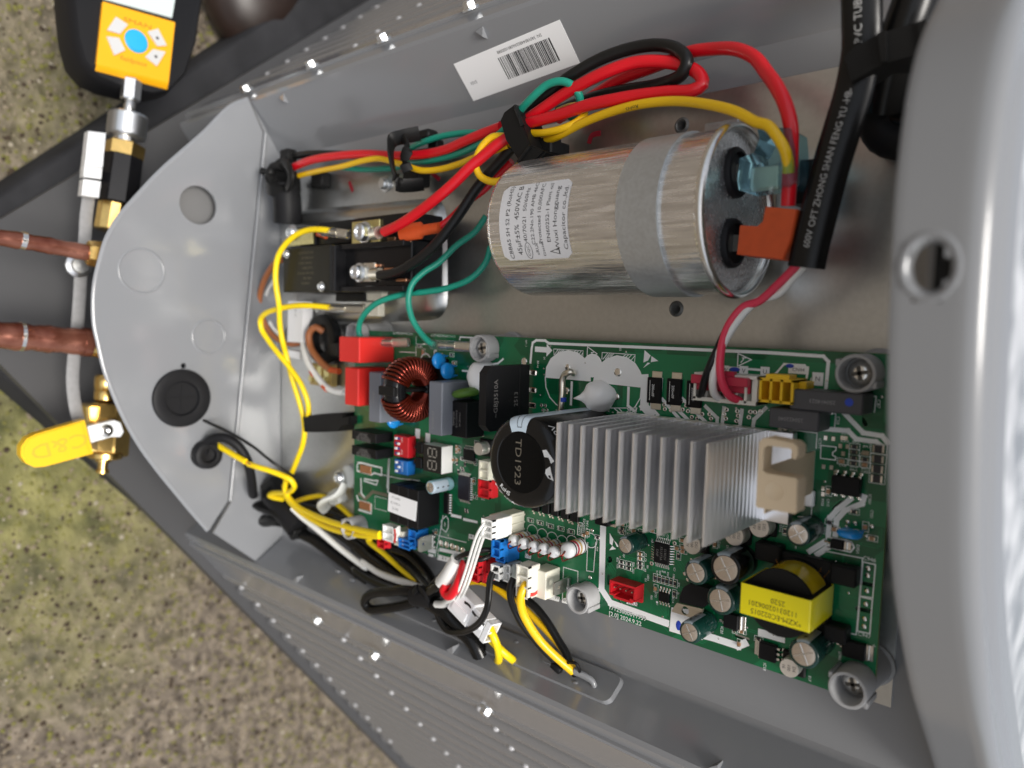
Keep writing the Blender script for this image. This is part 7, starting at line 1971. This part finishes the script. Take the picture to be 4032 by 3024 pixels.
# second black gland at the lower corner
gl = thing('cable_gland', 'bulky black cable gland at the lower corner of the box', 'gland', (-254.04,-76.98,-17.00))
g = G()
g.tube([(-208.83,-79.96,-8.00), (-217.35,-73.35,-6.00), (-227.70,-67.16,-5.00), (-239.21,-62.68,-6.00)], 9.5, 22, spl=False); make(g, 'gland_body', blackr, gl, smooth=40)
g = G(); g.box((-241.30,-57.24,-8.00), (20, 14, 14), 2, 30); g.tube([(-249.21,-70.31,0.00), (-240.30,-71.35,0.00), (-225.46,-71.18,0.00), (-216.78,-73.82,-2.00)], (3, 6), 12, flat=(0, 0, 1)); g.tube([(-255.07,-81.12,-4.00), (-248.16,-83.00,-3.00), (-236.74,-80.01,-3.00), (-227.32,-78.98,-4.00)], 4.0, 12); g.box((-213.50,-82.92,-8.00), (12, 9, 12), 1.2, -30); make(g, 'gland_nut', black, gl, smooth=30)
# tie on the yellow pair
yc = [(-185.44,1.41,8.00), (-170.48,4.87,8.00), (-139.94,9.11,8.00), (-139.63,6.29,8.00), (-132.84,7.71,8.00), (-132.51,2.63,8.00), (-139.29,1.33,8.00), (-144.68,-3.24,8.00), (-169.81,-6.81,8.00), (-183.76,-8.30,8.00)]
o = clip('cable_clip', 'small black clip holding the two yellow wires', yc, -6, 4.5)
# white nylon clamp with screw
nc = thing('nylon_clamp', 'white nylon cable clamp screwed down beside the board', 'cable clip', (-166.23,-39.42,-16.00))
g = G()
p = (-155.14,-35.55,-8.00); g.lathe((p[0], p[1], -17.5), (0, 0, 1), [(8, 0), (8.2, 4), (7.4, 8), (6.0, 9)], 24)
g.tube([(-156.10,-40.26,-8.00), (-156.88,-45.40,-5.00), (-159.67,-48.45,-2.00), (-164.96,-50.90,0.00), (-172.05,-55.62,-2.00), (-176.64,-60.65,-8.00)], (2.0, 4.6), 12, flat=(.4, .2, 1)); g.box((-165.57,-50.66,-9.00), (12, 10, 8), 1.2, 25)
make(g, 'clamp_body', milky, nc, smooth=40)
screwhead((-159.36,-36.54,-6.00), 4.0, nc)

# ---- grey standoffs that hold the board
GS = 'grey nylon standoffs holding the circuit board'
def standoff(name, c, r, h, label, screw=True, base=True):
    t = thing(name, label, 'standoff', (c[0], c[1], -17.8), GS)
    g = G(); g.lathe((c[0], c[1], 0.05), (0, 0, 1), [(r, 0), (r, h - .4), (r - .3, h), (r - 1.15, h), (r - 1.35, h - .3), (r - 1.4, 2.2), (.01, 2.2)], 40)
    a_ = [(c[0] + (r + .3) * math.cos(math.radians(q_)), c[1] + (r + .3) * math.sin(math.radians(q_))) for q_ in (150, 330)]
    for (x_, y_) in a_: g.bx(x_ - .8, x_ + .8, y_ - 1.2, y_ + 1.2, .1, h - .4, .3)
    make(g, 'collar', post, t, smooth=40)
    g = G(); g.lathe((c[0], c[1], -17.9), (0, 0, 1), [(r + 1.6, 0), (r + 1.6, 1.2), (r + .6, 2.0), (r - .4, 16.1)], 36); make(g, 'base', post, t, smooth=40)
    if screw:
        g = G(); rs = r - 2.2
        g.lathe((c[0], c[1], 2.3), (0, 0, 1), [(rs, 0), (rs, .8), (rs * .93, 1.9), (rs * .7, 2.9), (rs * .4, 3.3), (.01, 3.35)], 28)
        sc = make(g, 'screw', steel, t, smooth=50)
        g = G()
        for q_ in (0, 90): g.box((c[0], c[1], 5.5), (rs * 1.1, rs * .3, .6), .05, rot=12 + q_)
        make(g, 'cross_recess', mat('recess', (.10, .095, .085), .45, .6), sc)
    return t
standoff('standoff', (159.69,53.42,0.00), 6.8, 10, 'grey standoff with cross screw at the upper right corner')
standoff('standoff', (164.2, -57.0), 6.6, 11.5, 'grey standoff with cross screw at the lower right corner')
standoff('standoff', (45.6, -58.0), 6.4, 9.5, 'grey standoff with cross screw midway along the lower edge')
standoff('standoff', (-21.6, 54.2), 6.9, 8, 'grey standoff with cross screw at the upper edge by the bridge rectifier')
standoff('standoff', (-128.34,57.81,0.00), 7.0, 7, 'grey standoff behind the upper red capacitor', False)
standoff('standoff', (-127.60,-60.66,0.00), 6.6, 11, 'pale standoff at the lower left corner under the yellow wires', False)

# ---- serial sticker on the upper wall
TLs, TRs, BRs, BLs = (Vector(p) for p in ((-55.87,203.15,-3.30), (17.94,207.17,-0.47), (20.92,190.34,-12.34), (-51.76,186.14,-15.30)))
sk_t = thing('serial_sticker', 'white serial number sticker with barcode stuck on the upper wall', 'sticker', BLs)
ex, ey = ((BRs - BLs) + (TRs - TLs)) / 2, ((TLs - BLs) + (TRs - BRs)) / 2
nz = ex.cross(ey).normalized()
if nz.z < 0: nz = -nz
g = G()
def spt(x, y, k=0): return BLs + ex * x + ey * y + nz * k
q = [(0, 0), (1, 0), (1, 1), (0, 1)]
g.add([spt(*p_) for p_ in q] + [spt(*p_, .12) for p_ in q], [(0, 1, 2, 3), (4, 5, 6, 7), (0, 1, 5, 4), (1, 2, 6, 5), (2, 3, 7, 6), (3, 0, 4, 7)])
make(g, 'sticker_paper', labelm, sk_t, smooth=0)
g = G(); rb = random.Random(5); x = .40
while x < .86:
    wdt = rb.choice((.004, .004, .008, .012)); g.add([spt(x, .20, .17), spt(x + wdt, .20, .17), spt(x + wdt, .74, .17), spt(x, .74, .17)], [(0, 1, 2, 3)]); x += wdt + rb.choice((.004, .006, .010))
make(g, 'barcode', inkm, sk_t, smooth=0, kind='stuff')
g = G(); text(g, 'SN: 340V8044803A60801000088', ey.length * .105, spt(.62, .86, .17), -ex, -ey, stretch=1.0); text(g, '0101', ey.length * .12, spt(.09, .42, .17), -ex, -ey)
make(g, 'serial_print', mat('dark grey ink', (.08, .08, .08), .5), sk_t, smooth=0)
# plate screw between the clips
g = G(); p = (-129.04,150.43,-17.00); g.lathe((p[0], p[1], -18), (0, 0, 1), [(5, 0), (5, .8), (3.6, 1.0), (3.6, 3.2), (2.8, 4.0), (.01, 4.0)], 12); make(g, 'screw', zinc, casing, smooth=30)

g = G(); p = Vector((70.08,154.62,16.00)); q = Vector((72.46,154.76,16.00)); q0 = Vector((67.74,154.45,16.00))
text(g, 'RoHS', 2.0, tuple(p + Vector((.75, .2, 1.78))), tuple(q0 - q), tuple((q0 - q).cross(Vector((.4, .1, -1)))), stretch=1.3)
make(g, 'wire_print', inkm, [o_ for o_ in bpy.data.objects if o_.get('label') == 'long yellow wire arching over the capacitor to the blue terminal'][0], smooth=0)


# ================================================================== ground, pad and what stands outside
def ground_mat():
    m = bpy.data.materials.new('mossy concrete')
    m.use_nodes = True
    nt = m.node_tree; N = nt.nodes; L = nt.links
    b = N['Principled BSDF']
    tc = N.new('ShaderNodeTexCoord')
    big = N.new('ShaderNodeTexNoise'); big.inputs['Scale'].default_value = 5.5; big.inputs['Detail'].default_value = 6; big.inputs['Roughness'].default_value = 0.62
    fine = N.new('ShaderNodeTexNoise'); fine.inputs['Scale'].default_value = 90; fine.inputs['Detail'].default_value = 6
    vor = N.new('ShaderNodeTexVoronoi'); vor.inputs['Scale'].default_value = 120
    mid = N.new('ShaderNodeTexNoise'); mid.inputs['Scale'].default_value = 28; mid.inputs['Detail'].default_value = 4
    for q in (big, fine, vor, mid): L.new(tc.outputs['Object'], q.inputs['Vector'])
    r1 = N.new('ShaderNodeValToRGB')
    r1.color_ramp.elements[0].position = 0.33; r1.color_ramp.elements[0].color = (0.045, 0.034, 0.024, 1)
    r1.color_ramp.elements[1].position = 0.7; r1.color_ramp.elements[1].color = (0.225, 0.185, 0.138, 1)
    L.new(fine.outputs['Fac'], r1.inputs['Fac'])
    r2 = N.new('ShaderNodeValToRGB')
    r2.color_ramp.elements[0].position = 0.3; r2.color_ramp.elements[0].color = (0.034, 0.039, 0.009, 1)
    r2.color_ramp.elements[1].position = 0.72; r2.color_ramp.elements[1].color = (0.27, 0.25, 0.092, 1)
    L.new(mid.outputs['Fac'], r2.inputs['Fac'])
    # moss grows on the side away from the wall (towards +X, -Y)
    sep = N.new('ShaderNodeSeparateXYZ'); L.new(tc.outputs['Object'], sep.inputs['Vector'])
    # two mossy areas, fading outwards
    dst = []
    for cx_, cy_, r_ in ((0.075, -0.085, 0.20), (-0.24, -0.07, 0.16)):
        cmb = N.new('ShaderNodeCombineXYZ'); cmb.inputs[0].default_value = cx_; cmb.inputs[1].default_value = cy_
        d_ = N.new('ShaderNodeVectorMath'); d_.operation = 'DISTANCE'
        L.new(tc.outputs['Object'], d_.inputs[0]); L.new(cmb.outputs[0], d_.inputs[1])
        m_ = N.new('ShaderNodeMath'); m_.operation = 'MULTIPLY_ADD'; m_.inputs[1].default_value = -1.0 / r_; m_.inputs[2].default_value = 1.05 if cx_ > 0 else 0.62
        L.new(d_.outputs['Value'], m_.inputs[0]); dst.append(m_)
    ma = N.new('ShaderNodeMath'); ma.operation = 'MAXIMUM'
    L.new(dst[0].outputs[0], ma.inputs[0]); L.new(dst[1].outputs[0], ma.inputs[1])
    mx0 = N.new('ShaderNodeMath'); mx0.operation = 'MULTIPLY_ADD'; mx0.inputs[1].default_value = 1.6; mx0.inputs[2].default_value = -0.80
    L.new(big.outputs['Fac'], mx0.inputs[0])
    sm = N.new('ShaderNodeMath'); sm.operation = 'ADD'; sm.use_clamp = True
    L.new(ma.outputs[0], sm.inputs[0]); L.new(mx0.outputs[0], sm.inputs[1])
    mix = N.new('ShaderNodeMix'); mix.data_type = 'RGBA'
    L.new(sm.outputs[0], mix.inputs['Factor']); L.new(r1.outputs['Color'], mix.inputs['A']); L.new(r2.outputs['Color'], mix.inputs['B'])
    L.new(mix.outputs['Result'], b.inputs['Base Color'])
    b.inputs['Roughness'].default_value = 0.85
    bp = N.new('ShaderNodeBump'); bp.inputs['Strength'].default_value = 1.0; bp.inputs['Distance'].default_value = 0.006
    L.new(fine.outputs['Fac'], bp.inputs['Height'])
    L.new(bp.outputs['Normal'], b.inputs['Normal'])
    return m
gm = ground_mat()
me = bpy.data.meshes.new('ground')
S = 60
me.from_pydata([(-S, -S, 0), (S, -S, 0), (S, S, 0), (-S, S, 0)], [], [(0, 1, 2, 3)])
me.materials.append(gm)
ground = bpy.data.objects.new('ground', me)
COL.objects.link(ground)
ground['kind'] = 'structure'

# exposed aggregate: stones set in the slab where the picture shows it
def stones(seed, n, area, mats):
    rnd = random.Random(seed)
    g = G()
    for i in range(n):
        v = rnd.uniform(area[0], area[1]); w = rnd.uniform(area[2], area[3])
        r = rnd.choice((.7, .9, 1.1, 1.1, 1.4, 1.4, 1.8, 2.4)) * rnd.uniform(.8, 1.25)
        g.cur = rnd.choice((0, 0, 0, 0, 0, 0, 0, 0, 0, 0, 0, 0, 1, 1, 1, 1, 1, 1, 1, 1, 4, 4, 4, 4, 4, 4, 4, 4, 4, 4, 4, 4, 4, 4, 4, 2, 2))
        a = rnd.uniform(0, 3.1); ca, sa = math.cos(a), math.sin(a)
        e = rnd.uniform(.6, 1)
        vs = []
        hh = r * rnd.uniform(.3, .6)
        for (rr, h) in ((1, -.3), (.85, .6), (.35, 1.0)):
            for k in range(6):
                t = k * math.pi / 3 + h
                x, y = rr * r * math.cos(t), rr * r * e * math.sin(t)
                vs.append((GROUND_U + h * hh, v + x * ca - y * sa, w + x * sa + y * ca))
        fs = []
        for L in range(2):
            for k in range(6):
                fs.append((L * 6 + k, L * 6 + (k + 1) % 6, L * 6 + 6 + (k + 1) % 6, L * 6 + 6 + k))
        fs.append(tuple(12 + k for k in range(6)))
        g.add(vs, fs)
    return g
sts = [mat('stone tan', (0.20, 0.165, 0.115), .8, spec=.2), mat('stone brown', (0.05, 0.036, 0.024), .8, spec=.2), mat('stone pale', (0.30, 0.265, 0.20), .6), mat('stone white', (0.50, 0.48, 0.43), .5), mat('stone olive', (0.145, 0.138, 0.04), .8, spec=.2)]
g = stones(3, 17000, (-560, 60, -420, 160), sts)
gr = make(g, 'aggregate', sts, None, (GROUND_U, 0, 0), smooth=60, kind='stuff')
g = stones(4, 9000, (120, 460, -260, 160), sts)
gr = make(g, 'aggregate', sts, None, (GROUND_U, 200, 0), smooth=60, kind='stuff')

# black equipment pad under the unit
padm = mat('black pad plastic', (0.022, 0.022, 0.024), 0.75, spec=.25, var=0.35, vscale=25, bump=0.3, bscale=250)
ta2, tb2 = Vector((-.74, -.67)).normalized(), Vector((.66, -.75)).normalized()
PA, PB = Vector((25, 121)), Vector((145, 119))
XX = meet(PA, ta2, PB, tb2)
outl = [tuple(XX + ta2 * 700), tuple(XX + ta2 * 14), tuple(XX + (ta2 + tb2) * 3), tuple(XX + tb2 * 14), tuple(XX + tb2 * 560), tuple(XX + tb2 * 560 + ta2 * 700)]
cx = Vector(outl[0]).lerp(Vector(outl[4]), .5)
g = G()
rings = []
for (k, u) in ((1.02, GROUND_U + 1), (1.012, -404), (1.006, -399), (1.0, -397)):
    rings.append([(u, cx.x + (p[0] - cx.x) * k, cx.y + (p[1] - cx.y) * k) for p in outl])
n = len(outl)
fs = []
for L in range(3):
    for i in range(n):
        fs.append((L * n + i, L * n + (i + 1) % n, (L + 1) * n + (i + 1) % n, (L + 1) * n + i))
fs.append(tuple(3 * n + i for i in range(n)))
g.add([p for r_ in rings for p in r_], fs)
padb = make(g, 'equipment_pad', padm, None, (GROUND_U, 60, 60), smooth=40)
tag(padb, 'black plastic equipment pad lying on the concrete under the unit', 'pad')
# feet between pad and base pan
for p in ((XX + (ta2 + tb2) * 70), (XX + ta2 * 330 + tb2 * 60), (XX + tb2 * 330 + ta2 * 60)):
    g = G(); g.cyl((-398, p.x, p.y), (-371, p.x, p.y), 20, 17, 16)
    make(g, 'foot', mat('rubber foot', (.02, .02, .02), .6), casing)



# ================================================================== service valves, pipes and gauge below the box
UV = -300.0
gg_ = thing('gauge', 'digital gauge in a black rubber boot with orange keypad face', 'gauge', (-330.00,254.78,46.55))
bodyo = [(-306.00,284.21,97.79), (-306.00,261.69,96.73), (-306.00,244.83,95.24), (-306.00,230.73,91.47), (-306.00,222.68,83.82), (-306.00,219.97,71.76), (-306.00,219.64,47.40), (-306.00,224.62,35.77), (-306.00,239.85,23.63), (-306.00,264.75,15.48), (-306.00,295.43,10.62), (-306.00,315.74,7.96)]
g = G()
P = [(p[1], p[2]) for p in bodyo]
cx = (sum(p[0] for p in P) / len(P), sum(p[1] for p in P) / len(P))
rings = [(1.0, -340), (1.03, -330), (1.03, -314), (1.0, -308), (.95, -305.5)]
vs = []
for k, u in rings: vs += [(u, cx[0] + (p[0] - cx[0]) * k, cx[1] + (p[1] - cx[1]) * k) for p in P]
n = len(P)
g.add(vs, [(L * n + i, L * n + (i + 1) % n, (L + 1) * n + (i + 1) % n, (L + 1) * n + i) for L in range(len(rings) - 1) for i in range(n)] + [tuple(4 * n + i for i in range(n)), tuple(range(n))])
make(g, 'rubber_boot', blackr, gg_, smooth=50)
orgf = mat('orange keypad', (.82, .38, .006), .38)
def uprism(name, pts, u0, u1, m, parent, smooth=30):
    g = G(); g.prism([(p[1], p[2]) for p in pts], u0, u1, 'u'); return make(g, name, m, parent, smooth=smooth)
uprism('keypad_face', [(-303.00,271.28,79.83), (-303.00,272.48,32.45), (-303.00,229.98,37.65), (-303.00,230.16,84.69)], -306, -303, orgf, gg_)
g = G()
tp = [(-303.00,230.16,84.69), (-303.00,229.98,37.65)]; bt_ = [(-312.00,225.52,83.11), (-312.00,224.17,35.46)]
m1 = [(-305.00,226.36,84.93), (-305.00,225.54,37.82)]
g.add([tp[0], tp[1], m1[0], m1[1], bt_[0], bt_[1], (-330, bt_[0][1], bt_[0][2]), (-330, bt_[1][1], bt_[1][2])], [(0, 1, 3, 2), (2, 3, 5, 4), (4, 5, 7, 6)])
make(g, 'rounded_chin', orgf, gg_, smooth=60)
uprism('display', [(-302.00,284.53,77.06), (-302.00,272.75,79.02), (-302.00,274.66,34.80), (-302.00,290.59,31.97)], -306, -302.4, mat('pale lcd', (.55, .62, .60), .15), gg_)
g = G(); c = (-302.00,278.95,58.13); text(g, '28', 14, (-302.2, c[1] + 8, c[2]), tuple(Vector((-302.00,274.41,38.66)) - Vector((-302.00,273.31,77.30))), tuple(Vector((-302.00,281.58,77.12)) - Vector((-302.00,272.35,78.46)))); make(g, 'display_digits', mat('lcd digits', (.12, .35, .42), .4), gg_, smooth=0)
btm = mat('grey keys', (.52, .52, .51), .4)
for pts in ([(750, 108), (828, 160), (775, 220), (692, 195)], [(690, 235), (770, 245), (810, 325), (740, 358)], [(1022, 185), (1080, 295), (1030, 302), (955, 205)], [(990, 318), (1072, 335), (1015, 428), (940, 368)]):
    pass
for q in (((-302.00,263.67,72.33), (-302.00,260.81,64.76), (-302.00,253.22,70.12), (-302.00,253.33,78.11)), ((-302.00,249.31,78.39), (-302.00,250.57,70.66), (-302.00,243.63,66.88), (-302.00,238.42,73.82)), ((-302.00,264.21,44.95), (-302.00,254.53,38.98), (-302.00,252.21,45.37), (-302.00,260.07,51.98)), ((-302.00,249.45,48.55), (-302.00,250.09,39.90), (-302.00,238.73,46.12), (-302.00,242.86,53.83))):
    uprism('key', q, -303.1, -301.6, btm, gg_)
for c in ((-301.00,257.63,45.48), (-301.00,244.88,46.75)):
    g = G(); g.lathe((-301.6, c[1], c[2]), (1, 0, 0), [(1.0, .1), (.01, .15)], 12); make(g, 'key_mark', inkm, gg_)
g = G(); c = (-302.00,251.85,59.25); g.lathe((-303.1, c[1], c[2]), (1, 0, 0), [(7.6, 0), (7.6, .8), (6.8, 1.0), (6.6, 1.6), (.01, 1.9)], 32); make(g, 'round_key', mat('sky blue key', (.02, .36, .62), .35), gg_, smooth=40)
g = G(); c = (-302.00,238.16,61.02); dx = Vector((-302.00,237.52,51.86)) - Vector((-302.00,237.77,69.95)); dy = Vector((-302.00,251.85,59.25)) - Vector((-302.00,235.34,62.07))
text(g, 'fieldpiece', 4.6, (-302.9, c[1], c[2]), dx, dy); c = (-302.00,263.86,58.01); text(g, 'SMAN', 4.4, (-302.9, c[1], c[2]), dx, dy, stretch=1.6); make(g, 'face_print', mat('brown print', (.30, .13, .01), .5), gg_, smooth=0)

hose = thing('hose_coupler', 'knurled silver coupler joining the gauge to the brass valve', 'coupler', (-300.00,205.69,65.42))
def lat(name, a, b, r0, r1, m, parent, n=24, prof=None, smooth=40):
    a, b = Vector(a), Vector(b)
    g = G(); L = (b - a).length
    g.lathe(a, b - a, prof(L) if prof else [(r0 * .9, 0), (r0, .8), (r1, L - .8), (r1 * .9, L)], n)
    return make(g, name, m, parent, smooth=smooth)
lat('hex_nut', (-304.00,226.08,61.98), (-304.00,211.90,63.56), 6.3, 6.3, zinc, hose, 6, smooth=20)
lat('stem', (-304.00,212.41,63.55), (-304.00,201.89,64.76), 3.6, 3.6, steel, hose)
a, b = Vector((-304.00,202.41,64.75)), Vector((-304.00,186.59,66.76))
g = G(); L = (b - a).length
X_, Y_2, D_ = G.frame(b - a)
vs = []; nn_, mm_ = 44, 13
for i in range(mm_ + 1):
    h = L * i / mm_
    for k in range(nn_):
        th = 2 * math.pi * (k + (i % 2) * .5) / nn_
        r = 11.6 * (.93 if i in (0, mm_) else 1.0) + (.9 if (k + i) % 2 == 0 else -.6)
        vs.append(a + D_ * h + X_ * r * math.cos(th) + Y_2 * r * math.sin(th))
g.add(vs, [(i * nn_ + k, i * nn_ + (k + 1) % nn_, (i + 1) * nn_ + (k + 1) % nn_, (i + 1) * nn_ + k) for i in range(mm_) for k in range(nn_)] + [tuple(range(nn_)), tuple(mm_ * nn_ + k for k in range(nn_))])
make(g, 'knurled_ring', zinc, hose, smooth=15)
lat('collar', (-304.00,186.74,67.06), (-304.00,181.78,67.76), 7.5, 7.5, steel, hose)
bv = thing('ball_valve', 'ball valve with black body and brass hexagon ends beside the silver lever', 'valve', (-304.00,156.01,70.87))
lat('brass_hex', (-304.00,182.46,66.84), (-304.00,172.37,68.54), 12.4, 12.4, brass, bv, 6, smooth=20)
lat('valve_body', (-304.00,173.41,68.52), (-304.00,140.68,73.36), 13, 13.4, blackg, bv, 8, smooth=25)
lat('brass_end', (-304.00,141.03,74.64), (-304.00,122.05,77.99), 10.5, 10.5, brass, bv, 12, smooth=20)
lv = thing('lever', 'bright silver flat lever standing beside the black valve', 'lever', (-296.00,165.18,89.89))
for q in (((-292.00,183.59,94.33), (-292.00,184.32,83.85), (-292.00,161.85,86.31), (-292.00,161.72,97.02)), ((-296.00,161.98,95.96), (-296.00,162.02,85.08), (-296.00,154.90,85.90), (-296.00,154.72,96.58)), ((-292.00,152.61,97.96), (-292.00,152.72,87.64), (-292.00,141.91,89.00), (-292.00,142.17,99.30))):
    uprism('lever_plate', q, q[0][0] - 7, q[0][0], mat('bright lever', (.88, .89, .90), .28, .5), lv)
# grey strap
g = G(); g.tube([(-306.00,144.21,90.24), (-306.00,130.83,92.15), (-306.00,114.48,93.47), (-306.00,99.17,95.70), (-306.00,73.56,97.81), (-306.00,55.09,99.56), (-306.00,38.66,101.64), (-306.00,20.14,103.02), (-306.00,1.35,101.43), (-306.00,-12.55,98.18), (-306.00,-25.51,95.62)], (3.8, .55), 12, flat=(1, 0, .15), step=4)
o = make(g, 'steel_strap', mat('brushed strap', (.22, .22, .222), .6, .2, var=.08, vscale=300), None, None, smooth=60); tag(o, 'curved grey steel strap passing under both copper pipes', 'strap')
g = G(); p = (-300.00,97.74,98.92); g.lathe((p[0] - 3, p[1], p[2]), (1, 0, 0), [(8, 0), (8, 2), (5.5, 3.5), (5, 6), (.01, 6.5)], 12); o = make(g, 'screw', zinc, None, None, smooth=25); tag(o, 'shiny wet screw on the grey steel strap', 'screw')

# copper pipes
cop = mat('weathered copper', (.11, .024, .013), .22, .55, vscale=48, col2='9c6a58', bump=.15, bscale=200, rvar=.12, detail=3)
def pipe(name, pts, r, lab, jr):
    t = thing(name, lab, 'pipe', pts[-1])
    g = G(); g.tube(pts, r, 24, step=3, rf=lambda f: (r * (1 + .05 * math.sin(23 * f) + .03 * math.sin(61 * f + 1)), r * (1 + .05 * math.sin(19 * f + 2)))); make(g, 'tube', cop, t, smooth=60)
    return t
pp = pipe('copper_pipe', [(-262.00,109.02,163.04), (-262.00,108.39,152.13), (-262.00,106.67,132.98), (-262.00,103.40,105.18)], 4.9, 'thin reddish copper pipe, the upper of the two', 5)
g = G(); p0_, p1_ = (-262.00,108.02,142.32), (-262.00,107.57,139.63); g.tube([p0_, p1_], 5.5, 20, spl=False); make(g, 'solder_ring', solder, pp)
lat('brass_flare', (-262.00,103.59,107.35), (-262.00,102.85,96.79), 7.5, 8.5, brass, pp, 6, smooth=20)
pp = pipe('copper_pipe', [(-286.00,53.48,159.45), (-286.00,52.40,147.94), (-286.00,50.21,125.19), (-286.00,47.84,100.61)], 8.4, 'thick purplish copper pipe, the lower of the two', 9)
g = G(); p0_, p1_ = (-286.00,51.65,137.99), (-286.00,51.46,135.96); g.tube([p0_, p1_], 9.0, 24, spl=False); make(g, 'solder_ring', solder, pp)
g = G(); p0_, p1_ = (-286.00,48.05,103.34), (-286.00,47.62,98.32); g.tube([p0_, p1_], 9.4, 24, spl=False); make(g, 'pipe_collar', cop, pp)
lat('brass_flare', (-286.00,47.63,98.78), (-286.00,46.00,85.66), 9.0, 9.8, brass, pp, 16, smooth=20)

# brass service valve with yellow lever
sv = thing('service_valve', 'brass service valve with yellow coated lever at the lower left', 'valve', (-310.00,-11.41,81.17))
lat('valve_cap', (-312.00,23.98,79.69), (-312.00,5.13,80.60), 15, 15, brass, sv, 20, prof=lambda L: [(6, 0), (7.6, 2), (7.6, L * .5), (6.8, L * .55), (7.6, L * .62), (7.6, L * .9), (5, L)])
lat('valve_body', (-318.00,3.79,76.96), (-318.00,-34.61,78.81), 15.5, 14, brass, sv, 6, smooth=20)
g = G(); p = Vector((-312.00,-2.32,89.17)); g.box((p.x, p.y, p.z), (16, 14, 12), 1.5); make(g, 'side_boss', brass, sv)
g = G(); a_ = [(-293.00,6.00,90.73), (-293.00,4.79,80.85), (-293.00,-27.20,84.18), (-293.00,-25.28,93.35)]; g.prism([(p[1], p[2]) for p in a_], -306, -293, 'u'); make(g, 'hex_flat', brass, sv)
lat('lower_ring', (-312.00,-29.94,81.36), (-312.00,-34.68,81.96), 11, 11, brass, sv, 20)
lat('bleed_stem', (-312.00,-33.81,82.75), (-312.00,-45.36,84.00), 6, 5, brass, sv, 16, prof=lambda L: [(5, 0), (5, L * .25), (3.2, L * .3), (3.2, L * .7), (4.2, L * .75), (4.2, L * .92), (2, L)])
g = G(); q = [(-284.00,-7.04,102.10), (-284.00,-4.41,85.53), (-284.00,-6.31,81.68), (-284.00,-12.77,79.84), (-284.00,-15.93,81.87), (-284.00,-15.33,87.69), (-284.00,-17.94,100.04)]
g.prism([(p[1], p[2]) for p in q], -290, -284, 'u'); make(g, 'lever_hub', mat('white lever paint', (.78, .80, .80), .25), sv)
g = G(); p = (-284.00,-10.86,90.95); g.lathe((-284, p[1], p[2]), (1, 0, 0), [(4.6, 0), (4.4, 1.0), (2.0, 1.4), (.01, .6)], 12); make(g, 'lever_screw', steel, sv, smooth=25)
e0, e1 = Vector((-284.00,-13.68,101.80)), Vector((-284.00,-19.39,129.76))
dd = (e1 - e0).normalized(); yy = Vector((0, -dd.z, dd.y))
g = G()
w_ = 12.5
prof = []
for sgn in (1,):
    pts = [e0 + yy * w_ * .92, e1 + yy * w_ * .86]
    for k in range(7):
        a = math.pi / 2 - math.pi * k / 6
        pts.append(e1 + dd * (w_ * .86 * math.cos(a)) + yy * (w_ * .86 * math.sin(a)))
    pts.append(e0 - yy * w_ * .92)
g.prism([(p.y, p.z) for p in pts], -291, -282.5, 'u')
cx = sum((p.y for p in pts)) / len(pts), sum((p.z for p in pts)) / len(pts)
g.prism([(cx[0] + (p.y - cx[0]) * .93, cx[1] + (p.z - cx[1]) * .9) for p in pts], -282.6, -281.4, 'u')
hd = make(g, 'lever_grip', mat('yellow grip', (.82, .50, .01), .34), sv, smooth=40)
g = G(); text(g, 'C&D', 13, tuple(e0.lerp(e1, .62) + Vector((2.75, 0, 0))), -dd * -1, tuple(-yy) if False else tuple(yy), stretch=1.25); make(g, 'grip_emboss', mat('yellow emboss', (.62, .40, .02), .4), hd, smooth=0)

# dark object at the top edge, lying on the concrete
g = G(); c = (-425.00,371.18,-96.35)
g.ball(c, (34, 62, 50), 24, 12)
o = make(g, 'boot_toe', mat('dark brown leather', (.022, .013, .010), .4, var=.3, vscale=30), None, (GROUND_U, c[1], c[2]), smooth=80)
tag(o, 'dark brown rounded boot toe on the concrete at the top edge', 'boot')

# grommets in the bottom panel
gr1 = thing('grommet', 'large black rubber grommet with slit centre in the bottom panel', 'grommet', (-250, 11.7, 56.2))
g = G(); g.lathe((-251, 11.7, 56.2), (1, 0, 0), [(15.2, -6), (15.2, 1.4), (18.6, 1.6), (19.4, 2.6), (19.0, 4.2), (16.5, 5.0), (11.5, 4.4), (10.6, 2.4), (.01, 2.2)], 40); make(g, 'rubber_ring', blackr, gr1, smooth=50)
g = G(); g.bx(-249.0, -248.2, 11.2, 12.2, 46.5, 66); g.bx(-249.0, -248.25, 2, 21, 55.8, 56.6); make(g, 'slit_rib', blackr, gr1)
gr2 = thing('grommet', 'small black cable bushing near the lower corner of the bottom panel', 'grommet', (-250, -27.6, 40.9))
g = G(); g.lathe((-251, -27.6, 40.9), (1, 0, 0), [(7.8, -4), (7.8, 1.4), (9.6, 1.6), (10.0, 5), (9.2, 9.5), (7, 10.5), (5, 10), (4.6, 7), (.01, 6.5)], 30); make(g, 'rubber_ring', blackr, gr2, smooth=50)
